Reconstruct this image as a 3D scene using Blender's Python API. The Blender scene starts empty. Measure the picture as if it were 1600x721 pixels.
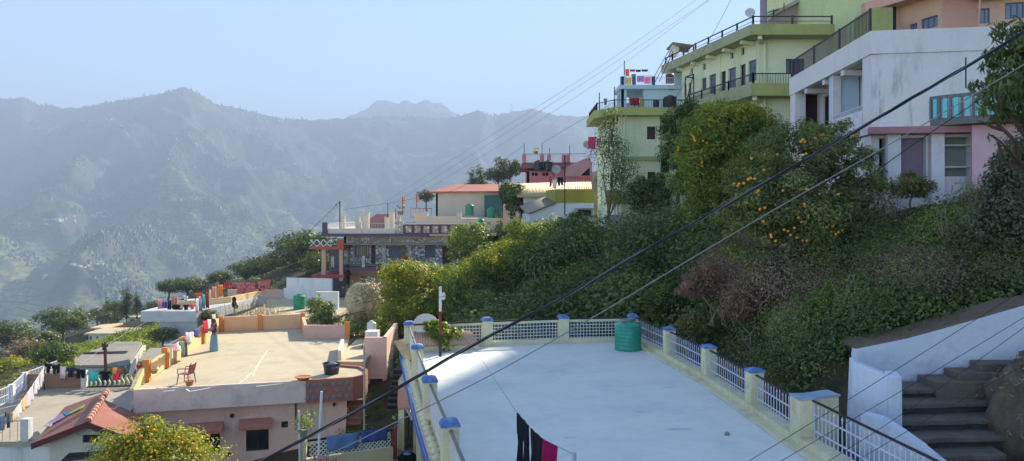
import bpy, math, random
import numpy as np
from mathutils import Vector, Matrix, noise
scene = bpy.context.scene
col = scene.collection
R = math.radians
# ------------------------------------------------ camera, sky, sun
cam_d = bpy.data.cameras.new('camera'); cam = bpy.data.objects.new('camera', cam_d); col.objects.link(cam)
cam.rotation_euler = (R(90), 0, 0)
cam_d.sensor_width = 36; cam_d.lens = 27; cam_d.clip_start = 0.1; cam_d.clip_end = 60000
F, CX, HY = 1200.0, 800.0, 335.0          # the lens in photo pixels and the eye level row
cam_d.shift_y = (HY - 360.5) / 1600
scene.camera = cam
SUN_EL, SUN_AZ = 30.4, 27.7                # azimuth clockwise from +Y
w = bpy.data.worlds.new('World'); scene.world = w; w.use_nodes = True
nt = w.node_tree; bg = nt.nodes['Background']
sky = nt.nodes.new('ShaderNodeTexSky'); sky.sky_type = 'NISHITA'; sky.sun_disc = False
sky.sun_elevation = R(SUN_EL); sky.sun_rotation = R(SUN_AZ); sky.air_density = 1.0; sky.dust_density = 0.0; sky.ozone_density = 1.0; sky.altitude = 1500
nt.links.new(sky.outputs[0], bg.inputs[0]); bg.inputs[1].default_value = 0.08
sl = bpy.data.lights.new('sun', 'SUN'); sl.energy = 4.7; sl.angle = R(0.6); sl.color = (1, 0.88, 0.68)
so = bpy.data.objects.new('sun', sl); col.objects.link(so)
sd = Vector((math.sin(R(SUN_AZ)) * math.cos(R(SUN_EL)), math.cos(R(SUN_AZ)) * math.cos(R(SUN_EL)), math.sin(R(SUN_EL))))
so.rotation_euler = sd.to_track_quat('Z', 'Y').to_euler(); so.location = (30, 30, 60)
scene.view_settings.view_transform = 'Standard'; scene.view_settings.look = 'None'
scene.view_settings.exposure = 1.66; scene.view_settings.gamma = 1
scene.render.engine = 'CYCLES'
cy = scene.cycles
cy.use_denoising = True; cy.max_bounces = 6; cy.diffuse_bounces = 4; cy.glossy_bounces = 2
cy.transmission_bounces = 4; cy.transparent_max_bounces = 8; cy.volume_bounces = 0
cy.caustics_reflective = False; cy.caustics_refractive = False

def W(px, py, D):
    return Vector(((px - CX) / F * D, D, (HY - py) / F * D))

# ------------------------------------------------ tagging
def tag(o, label=None, cat=None, group=None, kind=None):
    if label: o['label'] = label
    if cat: o['category'] = cat
    if group: o['group'] = group
    if kind: o['kind'] = kind
    return o
def thing(name, label, cat, loc=(0, 0, 0), group=None, rz=0):
    o = bpy.data.objects.new(name, None); col.objects.link(o); o.location = loc; o.rotation_euler = (0, 0, rz)
    o.empty_display_size = .2
    return tag(o, label, cat, group)
KIDS = {}
def setparent(o, p):
    if p is None: return
    o.parent = p; KIDS.setdefault(p.name, []).append(o)
    if not p.get('_proto'):
        m = wm(p); o.matrix_parent_inverse = m.inverted()
WMC = {}
def wm(o):
    m = Matrix.Translation(o.location) @ o.rotation_euler.to_matrix().to_4x4() @ Matrix.Diagonal((*o.scale, 1))
    return (wm(o.parent) @ o.matrix_parent_inverse @ m) if o.parent else m
def copy_tree(o, parent=None):
    c = o.copy(); col.objects.link(c)
    if parent is not None:
        c.parent = parent; c.matrix_parent_inverse = o.matrix_parent_inverse.copy()
    for k in KIDS.get(o.name, []): copy_tree(k, c)
    return c

# ------------------------------------------------ materials
MATS = {}
def M(name, c, rough=.85, var=.12, scale=2., bump=.15, stain=None, stain_amt=.5, stain_scale=.8, streak=False, metal=0, trans=0, spec=.3):
    """painted / rendered / metal surface: two octaves of tone variation, optional stains, fine bump"""
    if name in MATS: return MATS[name]
    m = bpy.data.materials.new(name); m.use_nodes = True; MATS[name] = m
    n = m.node_tree.nodes; l = m.node_tree.links; b = n['Principled BSDF']
    b.inputs['Roughness'].default_value = rough; b.inputs['Metallic'].default_value = metal
    b.inputs['Specular IOR Level'].default_value = spec
    tc = n.new('ShaderNodeTexCoord'); geo = n.new('ShaderNodeNewGeometry')
    def nz(s, det=5, src=None, rg=.6):
        t = n.new('ShaderNodeTexNoise'); t.inputs['Scale'].default_value = s; t.inputs['Detail'].default_value = det
        t.inputs['Roughness'].default_value = rg; l.new(src or geo.outputs['Position'], t.inputs['Vector']); return t
    a = nz(scale); a2 = nz(scale * 9, 3)
    ad = n.new('ShaderNodeMath'); ad.operation = 'ADD'; l.new(a.outputs['Fac'], ad.inputs[0]); l.new(a2.outputs['Fac'], ad.inputs[1])
    mr = n.new('ShaderNodeMapRange'); mr.inputs['From Min'].default_value = .65; mr.inputs['From Max'].default_value = 1.35
    mr.inputs['To Min'].default_value = 1 - var; mr.inputs['To Max'].default_value = 1 + var
    l.new(ad.outputs[0], mr.inputs['Value'])
    mu = n.new('ShaderNodeVectorMath'); mu.operation = 'SCALE'; mu.inputs[0].default_value = c[:3]
    l.new(mr.outputs[0], mu.inputs['Scale']); out = mu.outputs[0]
    if stain:
        src = None
        if streak:
            mp = n.new('ShaderNodeMapping'); mp.inputs['Scale'].default_value = (1, 1, .22); l.new(geo.outputs['Position'], mp.inputs[0]); src = mp.outputs[0]
        s = nz(stain_scale, 8, src, .68)
        r = n.new('ShaderNodeValToRGB'); r.color_ramp.elements[0].position = .5; r.color_ramp.elements[1].position = .72
        r.color_ramp.elements[0].color = (0, 0, 0, 1); r.color_ramp.elements[1].color = (stain_amt,) * 3 + (1,)
        l.new(s.outputs['Fac'], r.inputs[0])
        mx = n.new('ShaderNodeMix'); mx.data_type = 'RGBA'; l.new(r.outputs[0], mx.inputs['Factor'])
        l.new(out, mx.inputs[6]); mx.inputs[7].default_value = (*stain, 1); out = mx.outputs[2]
    l.new(out, b.inputs['Base Color'])
    if bump:
        bp = n.new('ShaderNodeBump'); bp.inputs['Strength'].default_value = bump; bp.inputs['Distance'].default_value = .03
        l.new(ad.outputs[0], bp.inputs['Height']); l.new(bp.outputs[0], b.inputs['Normal'])
    if trans:
        tr = n.new('ShaderNodeBsdfTranslucent'); l.new(out, tr.inputs[0])
        ms = n.new('ShaderNodeMixShader'); ms.inputs[0].default_value = trans
        l.new(b.outputs[0], ms.inputs[1]); l.new(tr.outputs[0], ms.inputs[2]); l.new(ms.outputs[0], n['Material Output'].inputs[0])
    return m
def local_stain(m, centre, r0, r1):
    """keep a wall's stain to one patch of the wall"""
    n = m.node_tree.nodes; l = m.node_tree.links; rp_ = [x for x in n if x.type == 'VALTORGB'][0]; geo = [x for x in n if x.type == 'NEW_GEOMETRY'][0]
    d = n.new('ShaderNodeVectorMath'); d.operation = 'DISTANCE'; l.new(geo.outputs['Position'], d.inputs[0]); d.inputs[1].default_value = centre
    mr = n.new('ShaderNodeMapRange'); mr.inputs[1].default_value = r0; mr.inputs[2].default_value = r1; mr.inputs[3].default_value = 1; mr.inputs[4].default_value = .12; l.new(d.outputs['Value'], mr.inputs[0])
    mu = n.new('ShaderNodeMath'); mu.operation = 'MULTIPLY'; tgt = rp_.outputs[0].links[0].to_socket; l.new(rp_.outputs[0], mu.inputs[0]); l.new(mr.outputs[0], mu.inputs[1]); l.new(mu.outputs[0], tgt)
def cloth_mat(c):
    nm = 'cloth_%d_%d_%d' % tuple(int(x * 99) for x in c)
    return M(nm, c, .9, .15, 6, .2, trans=.35)
def leaf_mat(name, dark, light, trans=.3, mid=None):
    if name in MATS: return MATS[name]
    m = bpy.data.materials.new(name); m.use_nodes = True; MATS[name] = m
    n = m.node_tree.nodes; l = m.node_tree.links; b = n['Principled BSDF']
    b.inputs['Roughness'].default_value = .5; b.inputs['Specular IOR Level'].default_value = .35
    at = n.new('ShaderNodeAttribute'); at.attribute_name = 'tint'
    r = n.new('ShaderNodeValToRGB'); e = r.color_ramp.elements
    e[0].color = (*dark, 1); e[1].color = (*light, 1)
    if mid: x = e.new(.55); x.color = (*mid, 1)
    l.new(at.outputs['Fac'], r.inputs[0]); l.new(r.outputs[0], b.inputs['Base Color'])
    tr = n.new('ShaderNodeBsdfTranslucent'); mm = n.new('ShaderNodeVectorMath'); mm.operation = 'MULTIPLY'; mm.inputs[1].default_value = (1.5, 1.5, .6)
    l.new(r.outputs[0], mm.inputs[0]); l.new(mm.outputs[0], tr.inputs[0])
    ms = n.new('ShaderNodeMixShader'); ms.inputs[0].default_value = trans
    l.new(b.outputs[0], ms.inputs[1]); l.new(tr.outputs[0], ms.inputs[2]); l.new(ms.outputs[0], n['Material Output'].inputs[0])
    return m

# ------------------------------------------------ mesh builder
class MB:
    def __init__(s): s.v = []; s.f = []; s.m = []; s.key = {}
    def vi(s, p):
        k = (round(p[0], 4), round(p[1], 4), round(p[2], 4))
        i = s.key.get(k)
        if i is None: i = len(s.v); s.key[k] = i; s.v.append(tuple(p))
        return i
    def poly(s, pts, m=0):
        ids = []
        for p in pts:
            i = s.vi(p)
            if not ids or (ids[-1] != i): ids.append(i)
        if ids[0] == ids[-1]: ids.pop()
        if len(set(ids)) < 3 or len(set(ids)) != len(ids): return
        s.f.append(ids); s.m.append(m)
    def hexa(s, p, m=0):      # p: 4 bottom (ccw from above) + 4 top
        for q in ((3, 2, 1, 0), (4, 5, 6, 7), (0, 1, 5, 4), (1, 2, 6, 5), (2, 3, 7, 6), (3, 0, 4, 7)):
            s.poly([p[i] for i in q], m)
    def box(s, x0, y0, z0, x1, y1, z1, m=0):
        s.hexa([(x0, y0, z0), (x1, y0, z0), (x1, y1, z0), (x0, y1, z0), (x0, y0, z1), (x1, y0, z1), (x1, y1, z1), (x0, y1, z1)], m)
    def cbox(s, c, d, rz=0, m=0, ax=None):
        c = Vector(c); u = Vector((math.cos(rz), math.sin(rz), 0)); v = Vector((-math.sin(rz), math.cos(rz), 0)); k = Vector((0, 0, 1))
        if ax: u, v, k = ax
        P = []
        for z in (-.5, .5):
            for x, y in ((-.5, -.5), (.5, -.5), (.5, .5), (-.5, .5)):
                P.append(c + u * d[0] * x + v * d[1] * y + k * d[2] * z)
        s.hexa(P, m)
    def bar(s, a, b, w, h=None, m=0, up=(0, 0, 1)):
        a = Vector(a); b = Vector(b); k = b - a; L = k.length
        if L < 1e-6: return
        k.normalize(); up = Vector(up)
        if abs(k.dot(up)) > .95: up = Vector((0, 1, 0)) if abs(k.y) < .9 else Vector((1, 0, 0))
        u = k.cross(up).normalized(); v = u.cross(k)
        s.cbox((a + b) / 2, (w, h or w, L), ax=(u, v, k), m=m)
    def prism(s, poly, z0, z1, m=0):     # poly ccw xy; z1 may be a list
        n = len(poly)
        t = [(p[0], p[1], z1[i] if isinstance(z1, (list, tuple)) else z1) for i, p in enumerate(poly)]
        b = [(p[0], p[1], z0) for p in poly]
        s.poly(t, m); s.poly(b[::-1], m)
        for i in range(n): j = (i + 1) % n; s.poly([b[i], b[j], t[j], t[i]], m)
    def slab(s, pts, th, m=0):           # any planar/near planar top outline + thickness down
        t = [Vector(p) for p in pts]; b = [p - Vector((0, 0, th)) for p in t]; n = len(t)
        s.poly(t, m); s.poly(b[::-1], m)
        for i in range(n): j = (i + 1) % n; s.poly([b[i], b[j], t[j], t[i]], m)
    def tube(s, pts, r, n=6, m=0):
        pts = [Vector(p) for p in pts]; K = len(pts)
        rs = r if isinstance(r, (list, tuple)) else [r] * K
        rings = []; pu = None
        for i, p in enumerate(pts):
            k = (pts[min(i + 1, K - 1)] - pts[max(i - 1, 0)]).normalized()
            if pu is None:
                pu = k.cross(Vector((0, 0, 1)));
                if pu.length < .05: pu = k.cross(Vector((0, 1, 0)))
            u = (pu - k * pu.dot(k)).normalized(); pu = u; v = k.cross(u)
            rings.append([p + (u * math.cos(2 * math.pi * j / n) + v * math.sin(2 * math.pi * j / n)) * rs[i] for j in range(n)])
        for i in range(K - 1):
            for j in range(n): s.poly([rings[i][j], rings[i][(j + 1) % n], rings[i + 1][(j + 1) % n], rings[i + 1][j]], m)
        s.poly(rings[0][::-1], m); s.poly(rings[-1], m)
    def lathe(s, c, prof, n=20, m=0, ax=None):
        c = Vector(c); u, v, k = ax or (Vector((1, 0, 0)), Vector((0, 1, 0)), Vector((0, 0, 1)))
        rg = [[c + (u * math.cos(2 * math.pi * j / n) + v * math.sin(2 * math.pi * j / n)) * r + k * z for j in range(n)] for r, z in prof]
        for i in range(len(rg) - 1):
            for j in range(n): s.poly([rg[i][j], rg[i][(j + 1) % n], rg[i + 1][(j + 1) % n], rg[i + 1][j]], m)
        if prof[0][0] > 1e-4: s.poly(rg[0][::-1], m)
        if prof[-1][0] > 1e-4: s.poly(rg[-1], m)
    def build(s, name, mats, parent=None, smooth=False, bevel=0, label=None):
        me = bpy.data.meshes.new(name); me.from_pydata(s.v, [], s.f)
        for q in (mats if isinstance(mats, (list, tuple)) else [mats]): me.materials.append(q)
        me.polygons.foreach_set('material_index', s.m)
        if smooth: me.polygons.foreach_set('use_smooth', [True] * len(s.f))
        me.update()
        o = bpy.data.objects.new(name, me); col.objects.link(o); setparent(o, parent)
        if smooth and smooth != 2:
            try: me.set_sharp_from_angle(angle=R(40))
            except Exception: pass
        if bevel:
            b = o.modifiers.new('bevel', 'BEVEL'); b.width = bevel; b.segments = 2; b.limit_method = 'ANGLE'
        if label: o['label'] = label
        return o
def mesh_np(name, v, f, mats, parent=None, tint=None, smooth=False):
    me = bpy.data.meshes.new(name); nv, (nf, k) = len(v), f.shape
    me.vertices.add(nv); me.vertices.foreach_set('co', np.ascontiguousarray(v, dtype=np.float32).ravel())
    me.loops.add(nf * k); me.loops.foreach_set('vertex_index', np.ascontiguousarray(f, dtype=np.int32).ravel())
    me.polygons.add(nf); me.polygons.foreach_set('loop_start', np.arange(0, nf * k, k, dtype=np.int32))
    if smooth: me.polygons.foreach_set('use_smooth', np.ones(nf, dtype=bool))
    me.update(calc_edges=True)
    for q in (mats if isinstance(mats, (list, tuple)) else [mats]): me.materials.append(q)
    if tint is not None:
        a = me.attributes.new('tint', 'FLOAT', 'FACE'); a.data.foreach_set('value', np.ascontiguousarray(tint, dtype=np.float32))
    o = bpy.data.objects.new(name, me); col.objects.link(o); setparent(o, parent)
    return o

# ------------------------------------------------ vertical wall planes addressed by photo rows/columns
class PL:
    def __init__(s, A, B):
        s.A = Vector(A[:2]); s.B = Vector(B[:2]); d = s.B - s.A; s.L = d.length; s.u = d / s.L; s.n = Vector((s.u.y, -s.u.x))
    def uv(s, px, py=HY):
        k = (px - CX) / F; t = (k * s.A.y - s.A.x) / (s.u.x - k * s.u.y); Y = s.A.y + s.u.y * t
        return t, (HY - py) / F * Y
    def P(s, t, z, off=0):
        q = s.A + s.u * t + s.n * off; return Vector((q.x, q.y, z))
    def rect(s, x0, y0, x1, y1):
        t0 = s.uv(x0)[0]; t1 = s.uv(x1)[0]; xm = (x0 + x1) / 2
        return (min(t0, t1), max(t0, t1), s.uv(xm, y1)[1], s.uv(xm, y0)[1])
def facade(mb, pl, z0, z1, holes=(), th=.25, t0=0, t1=None, m=0):
    t1 = pl.L if t1 is None else t1
    us = sorted({t0, t1, *[min(max(h[i], t0), t1) for h in holes for i in (0, 1)]})
    vs = sorted({z0, z1, *[min(max(h[i], z0), z1) for h in holes for i in (2, 3)]})
    def hole(i, j):
        if i < 0 or j < 0 or i >= len(us) - 1 or j >= len(vs) - 1: return None
        u = (us[i] + us[i + 1]) / 2; v = (vs[j] + vs[j + 1]) / 2
        return any(h[0] < u < h[1] and h[2] < v < h[3] for h in holes)
    for i in range(len(us) - 1):
        for j in range(len(vs) - 1):
            if hole(i, j): continue
            a, b, c, d = us[i], us[i + 1], vs[j], vs[j + 1]; P = pl.P
            mb.poly([P(a, c), P(b, c), P(b, d), P(a, d)], m)
            mb.poly([P(b, c, -th), P(a, c, -th), P(a, d, -th), P(b, d, -th)], m)
            if hole(i - 1, j) is not False: mb.poly([P(a, c, -th), P(a, c), P(a, d), P(a, d, -th)], m)
            if hole(i + 1, j) is not False: mb.poly([P(b, c), P(b, c, -th), P(b, d, -th), P(b, d)], m)
            if hole(i, j - 1) is not False: mb.poly([P(a, c, -th), P(b, c, -th), P(b, c), P(a, c)], m)
            if hole(i, j + 1) is not False: mb.poly([P(a, d), P(b, d), P(b, d, -th), P(a, d, -th)], m)
GLASS = M('window_glass_dark', (.02, .025, .03), .12, .3, 1, 0, spec=.6)
GLASSB = M('window_glass_bluish', (.16, .22, .32), .2, .3, 1.5, 0, spec=.6)
DARK = M('dark_interior', (.012, .012, .014), .95, .2, 2, 0)
def window(parent, pl, h, fm, glass=None, nx=2, ny=1, depth=.12, fw=.05, name='window', grille=0, door=False):
    a, b, c, d = h; mb = MB(); P = pl.P
    def bb(t0, z0, t1, z1, o0, o1):
        mb.hexa([P(t0, z0, o1), P(t1, z0, o1), P(t1, z0, o0), P(t0, z0, o0), P(t0, z1, o1), P(t1, z1, o1), P(t1, z1, o0), P(t0, z1, o0)])
    o0, o1 = -depth - .05, -depth + .03; e = .002
    bb(a + e, c + e, a + fw, d - e, o0, o1); bb(b - fw, c + e, b - e, d - e, o0, o1)
    bb(a + fw, d - fw, b - fw, d - e, o0, o1); bb(a + fw, c + e, b - fw, c + fw, o0, o1)
    for i in range(1, nx): t = a + (b - a) * i / nx; bb(t - fw / 2, c + fw, t + fw / 2, d - fw, o0, o1 - .005)
    for i in range(1, ny): z = c + (d - c) * i / ny; bb(a + fw, z - fw / 2, b - fw, z + fw / 2, o0, o1 - .01)
    for i in range(grille): t = a + (b - a) * (i + .5) / grille; mb.bar(P(t, c + .01, -depth + .07), P(t, d - .01, -depth + .07), .02)
    fr = mb.build(name, fm, parent)
    pb = MB(); s2 = pb
    q = [P(a + fw / 2, c + fw / 2, -depth), P(b - fw / 2, c + fw / 2, -depth), P(b - fw / 2, c + fw / 2, -depth - .03), P(a + fw / 2, c + fw / 2, -depth - .03)]
    q += [Vector((p.x, p.y, d - fw / 2)) for p in q]
    pb.hexa(q); pb.build('door_leaf' if door else 'pane', glass or GLASS, fr)
    return fr
def bars_between(mb, a, b, n, r, z0, z1):
    a = Vector(a); b = Vector(b)
    for i in range(n):
        p = a.lerp(b, (i + .5) / n); mb.bar((p.x, p.y, p.z + z0), (p.x, p.y, p.z + z1), r)
def roofbox(mb, poly, z0, z1, m=0): mb.prism(poly, z0, z1, m)
# ------------------------------------------------ terrain close by: thin plate surface through surveyed spots
CT = [(-25,28,-11.5),(-14,28,-11.2),(-8,25,-10.2),(-2,22,-9.8),(3,20,-9.2),(-33,50,-11.8),(-51,80,-15.5),(-68,110,-21),(-58,104,-20),(-69,126,-22.6),(-62,135,-22),(-91,160,-24),
(-58,140,-13.5),(-36,120,-8.6),(-27,108,-5.5),(-15,120,-1),(-6,95,-1.2),(-1,82,-1.8),(-16,95,-5),(8,140,2.5),(5,92,0.4),(1,61,-1.2),(6.5,61,-1.1),
(8,54,-1),(12,54,-.8),(8,45,-2.6),(2,45,-4.4),(-2,50,-5.8),(-6,45,-7.8),(-9.6,48,-7.4),(-9,37,-8.8),(-7.5,31,-9.6),(0,34,-7.2),(5,32,-6.2),(5,38,-4.5),(-4.5,36,-8.3),
(10,38,-2.8),(13,45,-1),(15,50,.3),(18,36,-.3),(13.5,27,0.1),(10.7,20.5,-2.2),(9.2,22,-2.8),(7.6,24,-4.2),(8.7,30,-3.2),(6.6,18,-5.6),(6.6,25,-5.6),(7.2,20,-4.9),
(8.6,20.3,-3.4),(12,20.3,-2.3),(8.6,17.6,-5.0),(11.3,17.4,-4.6),(12.6,16.4,-3.8),(12,24,-1.),(16,20,-.6),(8,16,-6),(10.5,15.3,-6),(14,15,-2.6),(9,12,-6.4),(11,12,-6.2),(14,10,-3),(6,8,-6.5),(0,10,-9.5),(20,28,1),(20,36,1.5),(22,45,4),(22,55,6),(30,40,8),
(-17,74,-8.4),(-5,71,-7.6),(-2,66,-5),(-20,58,-11),(-28,62,-12.2),(-16,49,-9.5),(-38,62,-13),(-45,45,-16),(-60,60,-20),(-26,38,-11.8),(-30,20,-14),
(-100,100,-34),(-130,160,-45),(-110,240,-62),(-60,220,-48),(-20,220,-30),(10,230,-20),(60,200,10),(60,100,34),(40,80,20),(30,75,12),(48,110,24),(60,30,18),(50,0,8),(-100,30,-38),(-60,0,-24),(-30,0,-14),(0,-5,-8),(20,0,-1),
(30,-30,0),(-30,-40,-14),(-100,-40,-36),(100,50,34),(100,150,30),(120,-30,30),(-170,60,-60),(-180,220,-80),(100,260,-10)]
CTA = np.array(CT, float)
def _k(d): return np.sqrt(d * d + .8)
_n = len(CTA); _A = np.zeros((_n + 3, _n + 3))
_d = np.hypot(CTA[:, None, 0] - CTA[None, :, 0], CTA[:, None, 1] - CTA[None, :, 1]); _A[:_n, :_n] = _k(_d)
_A[:_n, _n] = 1; _A[:_n, _n + 1:] = CTA[:, :2]; _A[_n, :_n] = 1; _A[_n + 1:, :_n] = CTA[:, :2].T
_w = np.linalg.solve(_A, np.concatenate([CTA[:, 2], [0, 0, 0]]))
def ground_np(x, y):
    x = np.asarray(x, float); y = np.asarray(y, float); s = np.full(x.shape, _w[_n])
    s = s + _w[_n + 1] * x + _w[_n + 2] * y
    for i in range(_n): s = s + _w[i] * _k(np.hypot(x - CTA[i, 0], y - CTA[i, 1]))
    return s
def G(x, y): return float(ground_np(np.array([x]), np.array([y]))[0])

rng = np.random.default_rng(7)
def vnoise(x, y, seed=0):      # smooth value noise, numpy
    def h(i, j):
        n = (i * 374761393 + j * 668265263 + seed * 1442695041) & 0x7fffffff
        n = ((n ^ (n >> 13)) * 1274126177) & 0x7fffffff
        return (n ^ (n >> 16)) % 65536 / 65535.0
    xi = np.floor(x).astype(np.int64); yi = np.floor(y).astype(np.int64); fx = x - xi; fy = y - yi
    fx = fx * fx * (3 - 2 * fx); fy = fy * fy * (3 - 2 * fy)
    return (h(xi, yi) * (1 - fx) + h(xi + 1, yi) * fx) * (1 - fy) + (h(xi, yi + 1) * (1 - fx) + h(xi + 1, yi + 1) * fx) * fy
def fbm(x, y, o=5, seed=0, ridged=False):
    s = 0; a = 1; t = 0
    for i in range(o):
        n = vnoise(x * 2 ** i + 13.7 * i, y * 2 ** i - 7.1 * i, seed + i)
        if ridged: n = 1 - abs(2 * n - 1)
        s = s + a * n; t += a; a *= .5
    return s / t
# ---- mountains across the valley: crest lines, every flank falls away from them
def rp(l): return np.array([tuple(W(*q)) for q in l])
RIDGES = [
 (rp([(-700,190,5200),(-400,150,5000),(-200,165,4900),(-60,150,4800),(0,154,4750),(35,152,4700),(60,163,4700),(100,168,4650),(140,165,4600),(175,160,4550),(215,152,4500),(255,145,4500),(285,136,4500),(302,142,4550),(330,160,4600),(380,170,4800),(440,184,5000),(480,187,5100),(540,184,5200),(600,181,5300),(660,181,5400),(700,183,5500),(722,180,5500),(745,171,5500),(768,180,5500),(800,174,5600),(835,171,5600),(860,178,5600),(900,181,5700),(960,180,5800),(1100,175,6000),(1400,160,6200),(1800,150,6200)]), .62),
 (rp([(270,146,4400),(215,200,3950),(150,258,3450),(90,308,3000),(40,345,2600),(-60,400,2200)]), .62),
 (rp([(290,150,4450),(305,205,3900),(292,262,3350),(274,311,2900),(210,358,2500),(147,420,2150),(100,466,1900)]), .58),
 (rp([(440,190,4950),(470,255,4300),(455,330,3500),(420,400,2900),(380,450,2500)]), .45),
 (rp([(560,190,5150),(575,255,4500),(545,330,3700),(510,400,3000)]), .42),
 (rp([(745,176,5450),(720,245,4700),(670,310,4000),(640,380,3400)]), .42),
 (rp([(35,156,4650),(35,215,4200),(5,285,3600),(-60,345,3100)]), .6),
 (rp([(140,170,4550),(120,225,4150),(75,270,3800)]), .66),
 (rp([(355,168,4700),(372,235,4200),(385,300,3600)]), .6),
 (rp([(900,185,5600),(860,260,4700),(800,330,4000)]), .45),
 (rp([(-300,160,4950),(-250,250,4100),(-260,340,3200)]), .6),
]
FAR = [(rp([(480,190,8300),(540,186,8300),(572,176,8300),(590,162,8300),(605,156,8300),(620,163,8300),(633,156,8300),(650,166,8300),(665,158,8300),(684,158,8300),(697,174,8400),(730,190,8400),(800,200,8400)]), .8)]
def tents(x, y, ridges, amp=1.):
    out = np.full(x.shape, -1e9)
    for pl, s in ridges:
        for a, b in zip(pl[:-1], pl[1:]):
            dx, dy = b[0] - a[0], b[1] - a[1]; L2 = dx * dx + dy * dy
            t = np.clip(((x - a[0]) * dx + (y - a[1]) * dy) / L2, 0, 1)
            d = np.hypot(x - a[0] - t * dx, y - a[1] - t * dy)
            z = a[2] + t * (b[2] - a[2]) - s * amp * d * (1 - .00006 * d)
            out = np.maximum(out, z)
    return out
def crest_z0(x, y):
    pl = RIDGES[0][0]; a = pl[:, 0] / pl[:, 1]; return np.interp(x / np.maximum(y, 1), a, pl[:, 2])
def far0(x, y):
    wx = x + 160 * (fbm(x / 520, y / 520, 4, 3) - .5); wy = y + 160 * (fbm(x / 520, y / 520, 4, 9) - .5)
    D = np.hypot(x, y)
    z0 = tents(wx, wy, RIDGES); z1 = tents(x, y, RIDGES)
    top = tents(x, y, RIDGES[:1]); bel = np.clip((crest_z0(x, y) - top) / 190, .04, 1)   # ridgeline stays as surveyed, flanks wander
    bel = np.where(z1 > top + 5, np.clip(bel, .5, 1), bel)
    dz = (fbm(x / 330, y / 330, 6, 21, True) - .62) * 250 + (fbm(x / 70, y / 70, 4, 5) - .5) * 34
    z = z1 + (z0 - z1) * .75 * bel + dz * bel + (fbm(x / 40, y / 40, 3, 15) - .5) * 12
    valley = -330 + (fbm(x / 400, y / 400, 4, 2) - .5) * 60 + np.clip((D - 1500) / 3000, 0, 1) * 120
    k = 40.; z = np.maximum(z, valley) + k * .25 * np.clip(1 - np.abs(z - valley) / k, 0, 1) ** 2
    return z
KM = .7
def far_np(x, y): return far0(x / KM, y / KM) * KM
def crest_z(x, y): return crest_z0(x / KM, y / KM) * KM
def near_big(x, y):
    D = np.hypot(x, y)
    base = -45 - .42 * (D - 240) + (fbm(x / 90, y / 90, 4, 31) - .5) * 22
    hill = np.clip((x + .25 * y - 20) * .45, 0, 260) - np.clip(D - 500, 0, 900) * .25
    return base + hill
def big_np(x, y): return np.maximum(far_np(x, y), near_big(x, y))
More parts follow.
